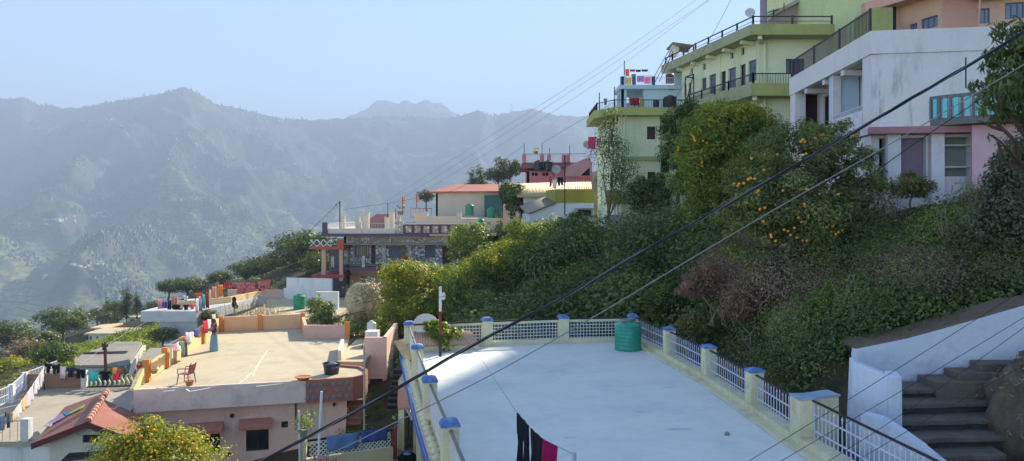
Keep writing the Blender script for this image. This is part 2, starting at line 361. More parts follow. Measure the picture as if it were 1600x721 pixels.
# materials of the land
def land_mat(name, forest, grass, rock, fs, thresh=.5, terr=False):
    m = bpy.data.materials.new(name); m.use_nodes = True
    n = m.node_tree.nodes; l = m.node_tree.links; b = n['Principled BSDF']; b.inputs['Roughness'].default_value = .95; b.inputs['Specular IOR Level'].default_value = .1
    geo = n.new('ShaderNodeNewGeometry')
    def nz(s, d=6, rg=.6):
        t = n.new('ShaderNodeTexNoise'); t.inputs['Scale'].default_value = s; t.inputs['Detail'].default_value = d; t.inputs['Roughness'].default_value = rg
        l.new(geo.outputs['Position'], t.inputs['Vector']); return t
    def ramp(src, p0, p1, c0=(0, 0, 0), c1=(1, 1, 1)):
        r = n.new('ShaderNodeValToRGB'); r.color_ramp.elements[0].position = p0; r.color_ramp.elements[1].position = p1
        r.color_ramp.elements[0].color = (*c0, 1); r.color_ramp.elements[1].color = (*c1, 1); l.new(src, r.inputs[0]); return r.outputs[0]
    def mix(f, a, c):
        x = n.new('ShaderNodeMix'); x.data_type = 'RGBA'; l.new(f, x.inputs['Factor'])
        for s, v in ((6, a), (7, c)):
            if isinstance(v, tuple): x.inputs[s].default_value = (*v, 1)
            else: l.new(v, x.inputs[s])
        return x.outputs[2]
    n1 = nz(fs, 8); n2 = nz(fs * 6, 6, .7); n3 = nz(fs * .6, 8, .65); n4 = nz(fs * 40, 3)
    f2 = ramp(n2.outputs[0], .35, .65, tuple(c * .6 for c in forest), tuple(min(1, c * 1.5) for c in forest))
    g2 = ramp(n4.outputs[0], .3, .7, tuple(c * .7 for c in grass), tuple(c * 1.3 for c in grass))
    if terr:
        sp = n.new('ShaderNodeSeparateXYZ'); l.new(geo.outputs['Position'], sp.inputs[0])
        ma = n.new('ShaderNodeMath'); ma.operation = 'MULTIPLY_ADD'; l.new(n1.outputs[0], ma.inputs[0]); ma.inputs[1].default_value = 60; l.new(sp.outputs[2], ma.inputs[2])
        wv = n.new('ShaderNodeMath'); wv.operation = 'PINGPONG'; l.new(ma.outputs[0], wv.inputs[0]); wv.inputs[1].default_value = 5.5
        dv = n.new('ShaderNodeMath'); dv.operation = 'DIVIDE'; l.new(wv.outputs[0], dv.inputs[0]); dv.inputs[1].default_value = 5.5
        st = ramp(dv.outputs[0], .05, .3, tuple(c * .5 for c in grass), (1, 1, 1)); 
        mm = n.new('ShaderNodeMix'); mm.data_type = 'RGBA'; mm.blend_type = 'MULTIPLY'; mm.inputs['Factor'].default_value = .8; l.new(g2, mm.inputs[6]); l.new(st, mm.inputs[7]); g2 = mm.outputs[2]
    src = n1.outputs[0]
    if terr:
        zz = n.new('ShaderNodeMapRange'); zz.inputs[1].default_value = -190; zz.inputs[2].default_value = 60; zz.inputs[3].default_value = -.16; zz.inputs[4].default_value = .07; l.new(sp.outputs[2], zz.inputs[0])
        za = n.new('ShaderNodeMath'); za.operation = 'ADD'; l.new(src, za.inputs[0]); l.new(zz.outputs[0], za.inputs[1]); src = za.outputs[0]
    c = mix(ramp(src, thresh - .06, thresh + .06), g2, f2)
    sx = n.new('ShaderNodeSeparateXYZ'); l.new(geo.outputs['Normal'], sx.inputs[0])
    a = n.new('ShaderNodeMath'); a.operation = 'MULTIPLY_ADD'; l.new(n3.outputs[0], a.inputs[0]); a.inputs[1].default_value = -1.0; 
    a.inputs[2].default_value = 1.35
    a2 = n.new('ShaderNodeMath'); a2.operation = 'SUBTRACT'; l.new(a.outputs[0], a2.inputs[0]); l.new(sx.outputs[2], a2.inputs[1])
    c = mix(ramp(a2.outputs[0], .16 if terr else .08, .34 if terr else .16), c, rock)
    l.new(c, b.inputs['Base Color'])
    bp = n.new('ShaderNodeBump'); bp.inputs['Strength'].default_value = .8; bp.inputs['Distance'].default_value = .25 / fs * .12; l.new(n2.outputs[0], bp.inputs['Height']); l.new(bp.outputs[0], b.inputs['Normal'])
    return m
def polar_sheet(name, pxs, Ds, fn, mat):
    A, B = np.meshgrid(pxs, Ds); X = (A - CX) / F * B; Y = B
    Z = fn(X, Y); v = np.stack([X, Y, Z], -1).reshape(-1, 3); nx = len(pxs); ny = len(Ds)
    i = np.arange(nx * ny).reshape(ny, nx); f = np.stack([i[:-1, :-1], i[:-1, 1:], i[1:, 1:], i[1:, :-1]], -1).reshape(-1, 4)
    return tag(mesh_np(name, v, f, mat, smooth=True), kind='structure')
mount_mat = land_mat('mountain_land', (.032, .062, .026), (.2, .24, .07), (.11, .105, .075), .005, .45, True)
polar_sheet('mountains', np.linspace(-1100, 1500, 640), np.geomspace(238, 5400, 430), big_np, mount_mat)
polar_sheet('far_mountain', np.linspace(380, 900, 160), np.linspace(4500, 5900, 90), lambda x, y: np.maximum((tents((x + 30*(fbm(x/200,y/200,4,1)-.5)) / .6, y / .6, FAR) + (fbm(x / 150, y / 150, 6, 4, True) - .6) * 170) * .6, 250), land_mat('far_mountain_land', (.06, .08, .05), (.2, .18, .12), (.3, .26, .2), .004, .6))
# near slope sheet (reaches under the mountain sheet's rim)
def near_fn(x, y):
    D = np.hypot(x, y); z = ground_np(x, y) + (fbm(x / 3, y / 3, 4, 8) - .5) * .5
    k = np.clip((D - 190) / 60, 0, 1); return z * (1 - k) + (near_big(x, y) - 1.0) * k
gx = np.concatenate([np.linspace(-320, -60, 40), np.linspace(-59, 40, 200), np.linspace(42, 220, 40)])
gy = np.concatenate([np.linspace(-60, 5, 14), np.linspace(6, 75, 150), np.linspace(76, 300, 80)])
AX, AY = np.meshgrid(gx, gy); Z = near_fn(AX, AY); nx, ny = len(gx), len(gy)
ii = np.arange(nx * ny).reshape(ny, nx)
near_mat = land_mat('hillside_soil', (.045, .05, .022), (.085, .07, .04), (.1, .08, .055), .35, .5)
tag(mesh_np('hillside_ground', np.stack([AX, AY, Z], -1).reshape(-1, 3), np.stack([ii[:-1, :-1], ii[:-1, 1:], ii[1:, 1:], ii[1:, :-1]], -1).reshape(-1, 4), near_mat, smooth=True), kind='structure')

# ------------------------------------------------ the air: one closed box of even haze
hm = bpy.data.materials.new('haze_air'); hm.use_nodes = True; hn = hm.node_tree.nodes; hl = hm.node_tree.links
hn.remove(hn['Principled BSDF']); pv = hn.new('ShaderNodeVolumePrincipled')
pv.inputs['Color'].default_value = (.52, .69, 1.0, 1); pv.inputs['Density'].default_value = 0.00042; pv.inputs['Anisotropy'].default_value = .0
hl.new(pv.outputs[0], hn['Material Output'].inputs['Volume'])
hb = MB(); zs = [v.co.z for o in col.objects if o.type == 'MESH' and o.get('kind') == 'structure' for v in o.data.vertices]
hb.box(-6500, -400, min(zs) - 1, 6500, 6100, max(zs) + 12)
tag(hb.build('haze', hm), kind='stuff')
# ------------------------------------------------ the terrace house just below the camera
CREAM = M('cream_paint', (.74, .69, .47), .8, .12, 3, .2, (.3, .26, .16), .5, 1.1)
CAPB = M('cobalt_cap_paint', (.1, .2, .48), .7, .25, 5, .15, (.6, .62, .62), .8, 3.5)
WIRON = M('white_iron_paint', (.68, .7, .72), .5, .08, 5, 0)
LILAC = M('lilac_iron_paint', (.6, .63, .74), .5, .08, 5, 0)
BIRON = M('black_iron', (.03, .025, .025), .5, .3, 5, 0)
GPIPE = M('grey_galvanised_pipe', (.2, .18, .17), .5, .3, 3, 0, metal=.3)
TFLOOR = M('terrace_floor_paint', (.78, .8, .76), .8, .06, .35, .4, (.56, .59, .61), .6, .45)
house = thing('terrace_house', 'cream house in the foreground with a pale blue flat roof and blue capped railing posts', 'house', (1, 20, -10))
ZT = -5.0
LFT = [(-.25, 10.), (-1.2, 14.8), (-2.0, 18.7), (-2.87, 23.3), (-3.8, 28.3)]
RGT = [(4.85, 30.3), (5.45, 26.7), (5.9, 23.1), (6.17, 19.6), (6.3, 16.9), (6.75, 13), (7.1, 10)]
REAR = [(-3.8, 28.3), (-.95, 29.2), (2.0, 29.95), (4.85, 30.3)]
outl = [RGT[-1]] + RGT[::-1][1:] + REAR[::-1][1:] + LFT[::-1][1:]     # ccw
m_ = MB(); m_.prism(outl, ZT - .22, ZT); m_.build('roof_slab', TFLOOR, house)
# cornice band round the slab, with two blue stripes
def off_line(pts, d):
    out = []
    for i, p in enumerate(pts):
        a = Vector(pts[max(i - 1, 0)]); b = Vector(pts[min(i + 1, len(pts) - 1)]); u = (b - a).normalized(); n = Vector((u.y, -u.x))
        out.append(tuple(Vector(p) + n * d))
    return out
def strip(mb, pts, d0, d1, z0, z1, m=0):     # solid band following pts between two offsets
    A = off_line(pts, d0); B = off_line(pts, d1)
    for i in range(len(pts) - 1):
        q = [(*A[i], z0), (*B[i], z0), (*B[i + 1], z0), (*A[i + 1], z0)]
        mb.hexa(q + [(p[0], p[1], z1) for p in q], m)
LR = LFT + REAR[1:]                       # left then rear: outward is to the left of travel -> negative offset
STR = M('blue_stripe_paint', (.07, .17, .5), .6, .15, 3, 0)
m_ = MB(); strip(m_, LR, -.004, -.34, ZT - .26, ZT - .06); strip(m_, [LFT[0]], 0, 0, 0, 0) if False else None
m_.build('cornice', CREAM, house)
m_ = MB(); strip(m_, LFT, -.345, -.36, ZT - .13, ZT - .075); strip(m_, LFT, -.345, -.36, ZT - .24, ZT - .185); strip(m_, LFT, -.29, -.335, ZT - .058, ZT - .05)
m_.build('cornice_stripe', STR, house)
m_ = MB()
for (a, b) in zip(LFT[:-1], LFT[1:]):
    k = int((Vector(b) - Vector(a)).length / .42)
    for i in range(k):
        p = Vector(a).lerp(Vector(b), (i + .5) / k); u = (Vector(b) - Vector(a)).normalized(); n = Vector((-u.y, u.x)); q = p + n * .13
        m_.lathe((q.x, q.y, ZT - .055), [(.11, 0), (.1, .05), (.05, .1), (0, .11)], 8)
tag(m_.build('scalloped_trim', CREAM, house), kind='stuff')
# curb all round
m_ = MB(); strip(m_, LR, -.004, .16, ZT + .002, ZT + .17); m_.build('curb', CREAM, house)
m_ = MB(); strip(m_, RGT[:6], -.16, .2, ZT + .002, ZT + .2); strip(m_, RGT[:6], .2, .42, ZT - .2, ZT + .06); m_.build('curb', CREAM, house)
# posts with caps
def post(p, dirv, wd=.34, h=1.0, cap='dome'):
    rz = math.atan2(dirv[1], dirv[0]); mb = MB(); mb.cbox((p[0], p[1], ZT + h / 2 + .002), (wd, wd, h), rz)
    for z in (.25, .5, .75): pass
    o = mb.build('parapet_post', CREAM, house, bevel=.015)
    c = MB(); u = Vector((math.cos(rz), math.sin(rz), 0)); v = Vector((-u.y, u.x, 0))
    b0 = [Vector((p[0], p[1], ZT + h + .003)) + (u * a + v * b) * (wd / 2 + .02) for a, b in ((-1, -1), (1, -1), (1, 1), (-1, 1))]
    if cap == 'dome':
        prev = b0
        for s, z in ((1, .035), (.88, .08), (.64, .12), (.3, .145), (.05, .15)):
            cur = [Vector((p[0], p[1], ZT + h + z)) + (q - Vector((p[0], p[1], q.z))) * s for q in b0]
            for i in range(4): c.poly([prev[i], prev[(i + 1) % 4], cur[(i + 1) % 4], cur[i]])
            prev = cur
        c.poly(prev); c.poly(b0[::-1])
    else:
        cur = [Vector((p[0], p[1], ZT + h + .06)) + (q - Vector((p[0], p[1], q.z))) for q in b0]; top = Vector((p[0], p[1], ZT + h + .13)); c.hexa(b0 + cur)
        for i in range(4): c.poly([cur[i], cur[(i + 1) % 4], top])
    c.build('post_cap', CAPB, o); return o
def d2(a, b): v = Vector(b) - Vector(a); return v.normalized()
for i, p in enumerate(LFT):
    u = d2(LFT[max(i - 1, 0)], LFT[min(i + 1, 4)]); n = Vector((u.y, -u.x)); post((p[0] + n.x * .0, p[1]), u, .34, .93)
for i, p in enumerate(REAR[1:3]): post(p, d2(REAR[i], REAR[i + 2]), .38, .95)
post((4.75, 30.2), (1, 0), .38, .95)
for p in RGT[1:4]: post((p[0] + .02, p[1]), (.1, -1), .36, .98, 'pyramid')
# wide end pier where the railing steps down
m_ = MB(); m_.cbox((6.33, 16.75, ZT + .5), (.36, .5, 1.0), .05); m_.hexa([(6.5, 16.62, ZT - .9), (7.2, 16.9, ZT - .9), (7.1, 17.35, ZT - .9), (6.45, 17.0, ZT - .9), (6.5, 16.62, ZT + .995), (7.2, 16.9, ZT + .995), (7.1, 17.35, ZT + .995), (6.45, 17.0, ZT + .995)])
pier = m_.build('wide_pier', CREAM, house, bevel=.02)
m_ = MB(); m_.cbox((6.33, 16.75, ZT + 1.02), (.38, .52, .04), .05); m_.hexa([(6.49, 16.6, ZT + .998), (7.22, 16.88, ZT + .998), (7.12, 17.37, ZT + .998), (6.44, 17.02, ZT + .998), (6.49, 16.6, ZT + 1.036), (7.22, 16.88, ZT + 1.036), (7.12, 17.37, ZT + 1.036), (6.44, 17.02, ZT + 1.036)])
m_.build('pier_cap', M('faded_blue_grey_cap', (.3, .4, .55), .8, .2, 4, .1, (.6, .58, .45), .6, 3), pier)
# left and rear lattice panels
def lattice(a, b, name='railing_panel', rail=GPIPE, beam=False, sp=.125, z0=.17, z1=.84, mat=WIRON, off=0):
    a = Vector(a); b = Vector(b); u = (b - a).normalized(); a += u * .18; b -= u * .18; L = (b - a).length; mb = MB(); n = int(L / sp)
    for i in range(n + 1):
        p = a.lerp(b, i / n); mb.bar((p.x, p.y, ZT + z0), (p.x, p.y, ZT + z1), .022)
    k = int((z1 - z0) / sp)
    for j in range(k + 1):
        z = ZT + z0 + .02 + (z1 - z0 - .04) * j / k; mb.bar((a.x, a.y, z), (b.x, b.y, z), .02, .024)
    o = mb.build(name, mat, house)
    r = MB()
    if beam: r.bar((a.x, a.y, ZT + z1 + .035), (b.x, b.y, ZT + z1 + .035), .07, .07); r.build('top_beam', CREAM, o); r = MB()
    r.tube([(a.x, a.y, ZT + z1 + (.1 if beam else .03)), (b.x, b.y, ZT + z1 + (.1 if beam else .03))], .035, 8); r.build('top_rail', rail, o)
for a, b in zip(LFT[:-1], LFT[1:]): lattice(a, b)
for a, b in zip(REAR[:-1], REAR[1:]): lattice(a, b, rail=BIRON, beam=True, z1=.82)
# right railing with spear heads
def spear_panel(a, b, z0=.22, z1=.92, drop=0., n=None):
    a = Vector(a); b = Vector(b); u = (b - a).normalized(); a += u * .18; b -= u * .2; L = (b - a).length; n = n or int(L / .17); mb = MB()
    for i in range(n):
        p = a.lerp(b, (i + .5) / n); zz = ZT - drop * (i + .5) / n
        if i % 2: lo, hi = z0 + .05, z1 - .12
        else: lo, hi = z0 - .02, z1
        mb.bar((p.x, p.y, zz + lo), (p.x, p.y, zz + hi), .018)
        if i % 2:
            for zc, s in ((hi, 1), (lo, -1)):
                c = Vector((p.x, p.y, zz + zc)); w_ = u * .045; t = Vector((u.y, -u.x, 0)) * .012; w3 = Vector((w_.x, w_.y, 0)); k = Vector((0, 0, s))
                top = c + k * .1
                for sd_ in (1, -1): 
                    q = [c + t * sd_, c + w3 + k * .02, top, c - w3 + k * .02]; mb.poly(q if sd_ > 0 else q[::-1])
                mb.lathe(c - k * .02, [(.0, -.02), (.02, 0), (0, .02)], 6)
    for z in (z0 + .14, z1 - .27):
        mb.bar((a.x, a.y, ZT + z), (b.x, b.y, ZT + z - drop), .02, .03)
    o = mb.build('spear_railing', LILAC, house)
    r = MB(); r.bar((a.x, a.y, ZT + z1 + .01), (b.x, b.y, ZT + z1 + .01 - drop), .05, .035); r.build('top_rail', BIRON, o)
RG2 = [(4.85, 30.2)] + RGT[1:4] + [(6.3, 16.95)]
for a, b in zip(RG2[:-1], RG2[1:]): spear_panel(a, b)
spear_panel((6.45, 16.7), (7.0, 11.6), z1=.98, n=30)
# body of the house below the roof
BODY = M('cream_wall_below', (.55, .5, .32), .85, .15, 1.5, .2, (.25, .22, .15), .6, .7, True)
ins = off_line(LFT, .15); m_ = MB()
wl = PL((-3.75, 28.2), (-.25, 10.0)); wl2 = PL((-3.72, 28.2), (-.28, 10.05))
holes = [(2.2, 3.1, -9.2, -7.2), (5.2, 6.4, -8.2, -6.8), (11, 12.2, -8.2, -6.8)]
facade(m_, wl2, -10.2, ZT - .225, holes, .25)
m_.build('side_wall', BODY, house)
for h in holes: window(house, wl2, h, M('blue_door_paint', (.1, .25, .45), .5, .1), GLASS, 2, 1)
m_ = MB()
for q in ([(-3.5, 28.2), (4.6, 30.05)], [(4.6, 30.05), (6., 17)], [(6., 17), (6.8, 10.1)], [(6.8, 10.1), (-.2, 10.1)]):
    pl = PL(*[q[1], q[0]]) if q[0][0] == -3.5 else PL(q[1], q[0]); facade(m_, pl, -10.2, ZT - .225, (), .2)
m_.build('wall', BODY, house)
# corrugated sheets: over the stair head behind the left corner, and over a porch outside the railing
RUSTC = M('terracotta_corrugated_sheet', (.62, .42, .31), .75, .2, 3, .1, (.3, .2, .16), .5, 2)
def corrugated(name, p00, p10, p11, p01, mat, n=30, amp=.03, parent=None, th=.012, along='u'):
    """ridges run from the p00-p10 edge to the p01-p11 edge"""
    mb = MB(); p00, p10, p11, p01 = map(Vector, (p00, p10, p11, p01)); nrm = (p10 - p00).cross(p01 - p00).normalized()
    K = n * 4; rows = []
    for k in range(K + 1):
        t = k / K; z = amp * math.sin(2 * math.pi * n * t); a = p00.lerp(p10, t) + nrm * z; b = p01.lerp(p11, t) + nrm * z; rows.append((a, b))
    for (a, b), (c, d) in zip(rows[:-1], rows[1:]):
        mb.poly([a, c, d, b]); e = nrm * th; mb.poly([b - e, d - e, c - e, a - e])
        mb.poly([a - e, c - e, c, a]); mb.poly([b, d, d - e, b - e])
    return mb.build(name, mat, parent, smooth=2)
sh = thing('stairhead_roof', 'low terracotta corrugated sheet roof inside the far left corner of the pale blue terrace', 'sheet roof', (-2.3, 28, ZT))
corrugated('corrugated_sheet', (-3.55, 27.55, -4.72), (-1.2, 28.3, -4.78), (-1.55, 28.95, -4.38), (-3.6, 28.15, -4.33), RUSTC, 24, .022, sh)
m_ = MB(); m_.hexa([(-3.5, 27.7, ZT + .003), (-1.25, 28.4, ZT + .003), (-1.5, 28.85, ZT + .003), (-3.5, 28.1, ZT + .003), (-3.5, 27.7, -4.8), (-1.25, 28.4, -4.84), (-1.5, 28.85, -4.46), (-3.5, 28.1, -4.4)]); m_.build('curb_wall', CREAM, sh)
sh2 = thing('porch_roof', 'narrow orange corrugated porch roof hung outside the left terrace railing', 'porch roof', (-4.6, 27, ZT - 1))
corrugated('corrugated_sheet', W(634, 566, 26.4), W(615, 534, 29.0), W(640, 529, 28.7), W(655, 560, 26.2), M('orange_corrugated_sheet', (.6, .42, .22), .7, .15, 3, .1), 14, .03, sh2)
m_ = MB(); a = W(625, 572, 27.0); m_.box(a.x, 26.6, -10, a.x + .2, 28.4, -5.75); m_.build('side_wall', CREAM, sh2)

rnd = random.Random(4); SC = M('scuffed_paint', (.62, .65, .67), .9, .15, 3, .2); GRM = M('grimy_paint', (.5, .51, .5), .9, .2, 3, .2); m_ = MB()
slabo = [o for o in house.children if o.name.startswith('roof_slab')][0]
def ribbon(mb, q, w_, z):
    for a, b in zip(q[:-1], q[1:]):
        a = Vector(a); b = Vector(b); u = (b - a).normalized(); n = Vector((-u.y, u.x)) * w_; mb.poly([(a.x - n.x, a.y - n.y, z), (b.x - n.x, b.y - n.y, z), (b.x + n.x, b.y + n.y, z), (a.x + n.x, a.y + n.y, z)])
for k in range(1):
    x, y = rnd.uniform(-1.5, 5), rnd.uniform(13, 28); an = rnd.uniform(-.4, .4) + (0 if k % 2 else 1.5); q = [(x, y)]
    for i in range(rnd.randint(5, 12)): x += math.cos(an) * .3; y += math.sin(an) * .3; an += rnd.uniform(-.4, .4); q.append((x, y))
    q = [p for p in q if p[0] < 5.0 and p[0] > -.1 * p[1] + .2 and 11 < p[1] < 29]
    if len(q) > 2: mb = MB(); ribbon(mb, q, .006, ZT + .004); mb.build('hairline_crack', GRM, slabo)
mb = MB(); ribbon(mb, [(RGT[i][0] - .42 - .05 * (i % 2), RGT[i][1]) for i in range(1, 7)], .02, ZT + .004); mb.build('water_line', SC, slabo)
mb = MB(); ribbon(mb, [(RGT[i][0] - .22, RGT[i][1]) for i in range(1, 5)], .05, ZT + .0045); mb.build('grimy_edge', GRM, slabo)
for k in range(10):
    x, y = rnd.uniform(-.5, 5), rnd.uniform(12, 28); mb = MB(); L = rnd.uniform(.08, .35); n = 10
    mb.poly([(x + math.cos(a / n * 6.283) * L * (1 + rnd.uniform(-.4, .4)), y + math.sin(a / n * 6.283) * L * .3 * (1 + rnd.uniform(-.4, .4)), ZT + .004) for a in range(n)]); mb.build('worn_patch', SC, slabo)
# ------------------------------------------------ helpers for houses
def shell(parent, poly, z0, z1, mat, holes=None, th=.25, name='wall'):
    mb = MB(); pls = []
    for i in range(len(poly)):
        pl = PL(poly[i], poly[(i + 1) % len(poly)]); pls.append(pl); facade(mb, pl, z0, z1, (holes or {}).get(i, ()), th)
    return mb.build(name, mat, parent), pls
def parapet(parent, pts, z0, h, mat, th=.2, name='parapet', side=0):
    mb = MB(); A = off_line(pts, -th / 2 + side); B = off_line(pts, th / 2 + side)
    hs = h if isinstance(h, (list, tuple)) else [h] * len(pts)
    for i in range(len(pts) - 1):
        q = [(*A[i], z0), (*B[i], z0), (*B[i + 1], z0), (*A[i + 1], z0)]
        t = [(*A[i], z0 + hs[i]), (*B[i], z0 + hs[i]), (*B[i + 1], z0 + hs[i + 1]), (*A[i + 1], z0 + hs[i + 1])]
        mb.hexa(q + t)
    return mb.build(name, mat, parent)
def railing(parent, a, b, h, mat, n=None, r=.02, name='railing', rails=(0.05, 1), z1s=None):
    a = Vector(a); b = Vector(b); mb = MB(); L = (b - a).length; n = n if n is not None else int(L / .14)
    for f in rails: mb.bar(a + Vector((0, 0, h * f)), b + Vector((0, 0, h * f)), r * 1.8)
    for i in range(n + 1):
        p = a.lerp(b, i / max(n, 1)); mb.bar(p + Vector((0, 0, .0)), p + Vector((0, 0, h)), r)
    return mb.build(name, mat, parent)
def pillar(parent, p, w_, z0, z1, mat, name='pillar', rz=0, cap=None):
    mb = MB(); mb.cbox((p[0], p[1], (z0 + z1) / 2), (w_, w_, z1 - z0), rz)
    if cap: mb.cbox((p[0], p[1], z1 + .04), (w_ + .08, w_ + .08, .076), rz)
    return mb.build(name, mat, parent, bevel=.01)
PINKW = M('pink_plaster', (.82, .56, .46), .85, .1, 1.2, .2, (.3, .24, .22), .45, .8, True)
PINKP = M('pale_pink_parapet', (.82, .66, .59), .85, .08, 1.5, .25, (.35, .28, .25), .5, 1.6)
ORPAINT = M('peach_paint', (.85, .52, .3), .8, .1, 1.5, .15, (.5, .4, .3), .4, 1)
ORPIL = M('deep_orange_paint', (.72, .28, .07), .8, .12, 3, .1)
YELP = M('buttery_paint', (.78, .58, .3), .8, .1, 1.5, .15)
ROOFC = M('roof_concrete_pale', (.55, .48, .34), .9, .1, .7, .3, (.3, .27, .21), .6, .5)
ROOFG = M('roof_concrete_grey', (.3, .28, .25), .9, .15, .5, .3, (.15, .14, .12), .6, .35)
WHITEW = M('whitewash', (.74, .75, .76), .85, .08, 1.5, .2, (.25, .24, .22), .6, .9, True)
BRICKR = M('brick_red_paint', (.42, .16, .12), .8, .15, 3, .1)
# ------------------------------------------------ pink house with the big sunlit roof
ZR = -6.9
ph = thing('pink_house', 'pink house with a large sunlit cream roof, orange parapet and red window shades', 'house', (-12, 37, -10.6))
roofpoly = [(-14.75, 30.0), (-8.5, 31.7), (-6.6, 32.5), (-6.35, 33.1), (-6.7, 34.2), (-7.9, 34.7), (-8.55, 39.5), (-9.04, 42.7), (-11.5, 42.9), (-12.7, 46.6), (-17.2, 45.2)]
m_ = MB(); m_.prism(roofpoly, ZR - .2, ZR); rs = m_.build('roof_slab', ROOFC, ph)
# chalky joint lines wandering over the roof
for pts in ([(297,612),(330,606),(372,601)], [(372,601),(384,592),(392,583)], [(395,588),(400,575),(412,557),(418,548)], [(400,604),(440,600),(478,594),(510,585)], [(255,612),(290,608),(297,612)]):
    q = [Vector(W(x, y, -ZR * F / (y - HY))) for x, y in pts]; m_ = MB()
    for a, b in zip(q[:-1], q[1:]): 
        u = (b - a).normalized(); n = Vector((-u.y, u.x, 0)) * .035; m_.poly([a - n + Vector((0, 0, .004)), b - n + Vector((0, 0, .004)), b + n + Vector((0, 0, .004)), a + n + Vector((0, 0, .004))])
    m_.build('mortar_line', M('chalky_mortar', (.72, .68, .58), .9, .1), rs)
fp = [(-14.75, 30.0), (-8.5, 31.7)]
m_ = MB(); A = off_line(fp, .0); B = off_line(fp, .14)
for (x0, y0), (x1, y1), (x2, y2), (x3, y3) in [((A[0]), (B[0]), (B[1]), (A[1]))]:
    q = [(x1, y1), (x2, y2), (x3, y3), (x0, y0)]; m_.hexa([(*p, -7.75) for p in q] + [(*p, ZR + .07) for p in q])
m_.build('front_parapet', PINKP, ph, bevel=.02)
lp = [(-14.75, 30.0), (-14.95, 31.2), (-15.5, 34.6), (-16.2, 39), (-17.1, 45.1)]
parapet(ph, lp, ZR + .002, [.08, .62, .72, .8, .82], YELP, .16, side=-.1)
parapet(ph, [(-17.2, 45.15), (-12.75, 46.55)], ZR + .002, .85, ORPAINT, .16)
parapet(ph, [(-12.6, 46.3), (-11.55, 43.0)], ZR + .002, .7, ORPAINT, .16)
parapet(ph, [(-11.6, 42.8), (-9.2, 42.75)], ZR + .002, .72, M('rose_paint', (.72, .45, .38), .8, .1, 1.5, .15), .18)
parapet(ph, [(-8.7, 39.4), (-8.15, 36.3)], ZR + .002, [.5, .45], PINKP, .16)
for p in ((-15.02, 31.6), (-15.52, 34.4), (-16.0, 37.4), (-16.5, 41.0), (-17.05, 45.05), (-15.0, 45.8), (-12.65, 46.5), (-9.15, 42.7)):
    pillar(ph, p, .26, ZR + .003, ZR + .93, ORPIL, 'parapet_pillar', .1)
# rounded corner balcony with octagon relief
bal = off_line([(-8.5, 31.7), (-7.5, 32.0), (-6.75, 32.25), (-6.42, 32.7), (-6.5, 33.6), (-6.9, 34.3), (-7.9, 34.7)], .12)
cb = parapet(ph, bal, -7.78, .97, BRICKR, .14, 'balcony_front')
gp = M('grey_relief_panel', (.22, .22, .22), .9, .2, 4, .3)
m_ = MB()
for i in range(len(bal) - 5):
    pl = PL(bal[i], bal[i + 1])
    nx = 7 if i == 0 else 4
    nx = max(2, int(pl.L / .21))
    for j in range(nx):
        for k in range(3):
            t = (j + (.5 if k % 2 else .05) + .2) * pl.L / nx; z = -7.58 + k * .27
            if t > pl.L - .08: continue
            c = pl.P(t, z, .075); ax = (Vector((pl.u.x, pl.u.y, 0)), Vector((0, 0, 1)), Vector((pl.n.x, pl.n.y, 0)))
            m_.lathe(c, [(.115, 0), (.1, .02), (.04, .03), (0, .03)], 6, ax=ax)
tag(m_.build('relief_tile', gp, cb), kind='stuff')
for p in ((-8.5, 31.55), (-12.75, 30.4), (-8.35, 39.0), (-8.9, 42.3), (-14.6, 32.2)):
    pass
wallpoly = [(-14.3, 30.35), (-7.0, 32.35), (-7.4, 34.3), (-8.7, 39.5), (-9.2, 42.5), (-11.7, 42.7), (-12.9, 46.3), (-17.0, 45.0)]
fpl = PL(wallpoly[0], wallpoly[1])
w1 = fpl.rect(308, 670, 343.5, 709); w2 = fpl.rect(384.5, 665, 420, 704.5); v1 = fpl.rect(439.5, 658.6, 450, 669); jl = fpl.rect(485, 642, 508.5, 684)
shell(ph, wallpoly, -10.7, ZR - .202, PINKW, {0: [w1, w2, v1, jl]})
BLKF = M('black_window_frame', (.03, .03, .035), .5, .2)
window(ph, fpl, w1, BLKF, nx=2, depth=.1); window(ph, fpl, w2, BLKF, nx=2, depth=.1)
window(ph, fpl, v1, BLKF, nx=1, depth=.12, name='vent')
# pierced lattice screen
m_ = MB(); a, b, c, d = jl; n = 6; s = (b - a) / n; kz = int((d - c) / s)
for i in range(n):
    for j in range(kz):
        x0 = a + i * s; z0 = c + j * (d - c) / kz; P = lambda t, z: fpl.P(t, z, -.04)
        cx, cz = x0 + s / 2, z0 + s / 2
        for p, q in (((x0, z0), (cx, cz)), ((x0 + s, z0), (cx, cz)), ((x0, z0 + s), (cx, cz)), ((x0 + s, z0 + s), (cx, cz))): m_.bar(P(*p), P(*q), .03)
        m_.bar(P(x0, z0), P(x0 + s, z0), .025); m_.bar(P(x0, z0), P(x0, z0 + s), .025)
tag(m_.build('lattice_screen', PINKP, ph), label='pierced lattice screen')
m_ = MB(); m_.hexa([fpl.P(jl[0], jl[2], -.2), fpl.P(jl[1], jl[2], -.2), fpl.P(jl[1], jl[2], -.24), fpl.P(jl[0], jl[2], -.24)] + [fpl.P(jl[0], jl[3], -.2), fpl.P(jl[1], jl[3], -.2), fpl.P(jl[1], jl[3], -.24), fpl.P(jl[0], jl[3], -.24)]); m_.build('screen_backing', DARK, ph)
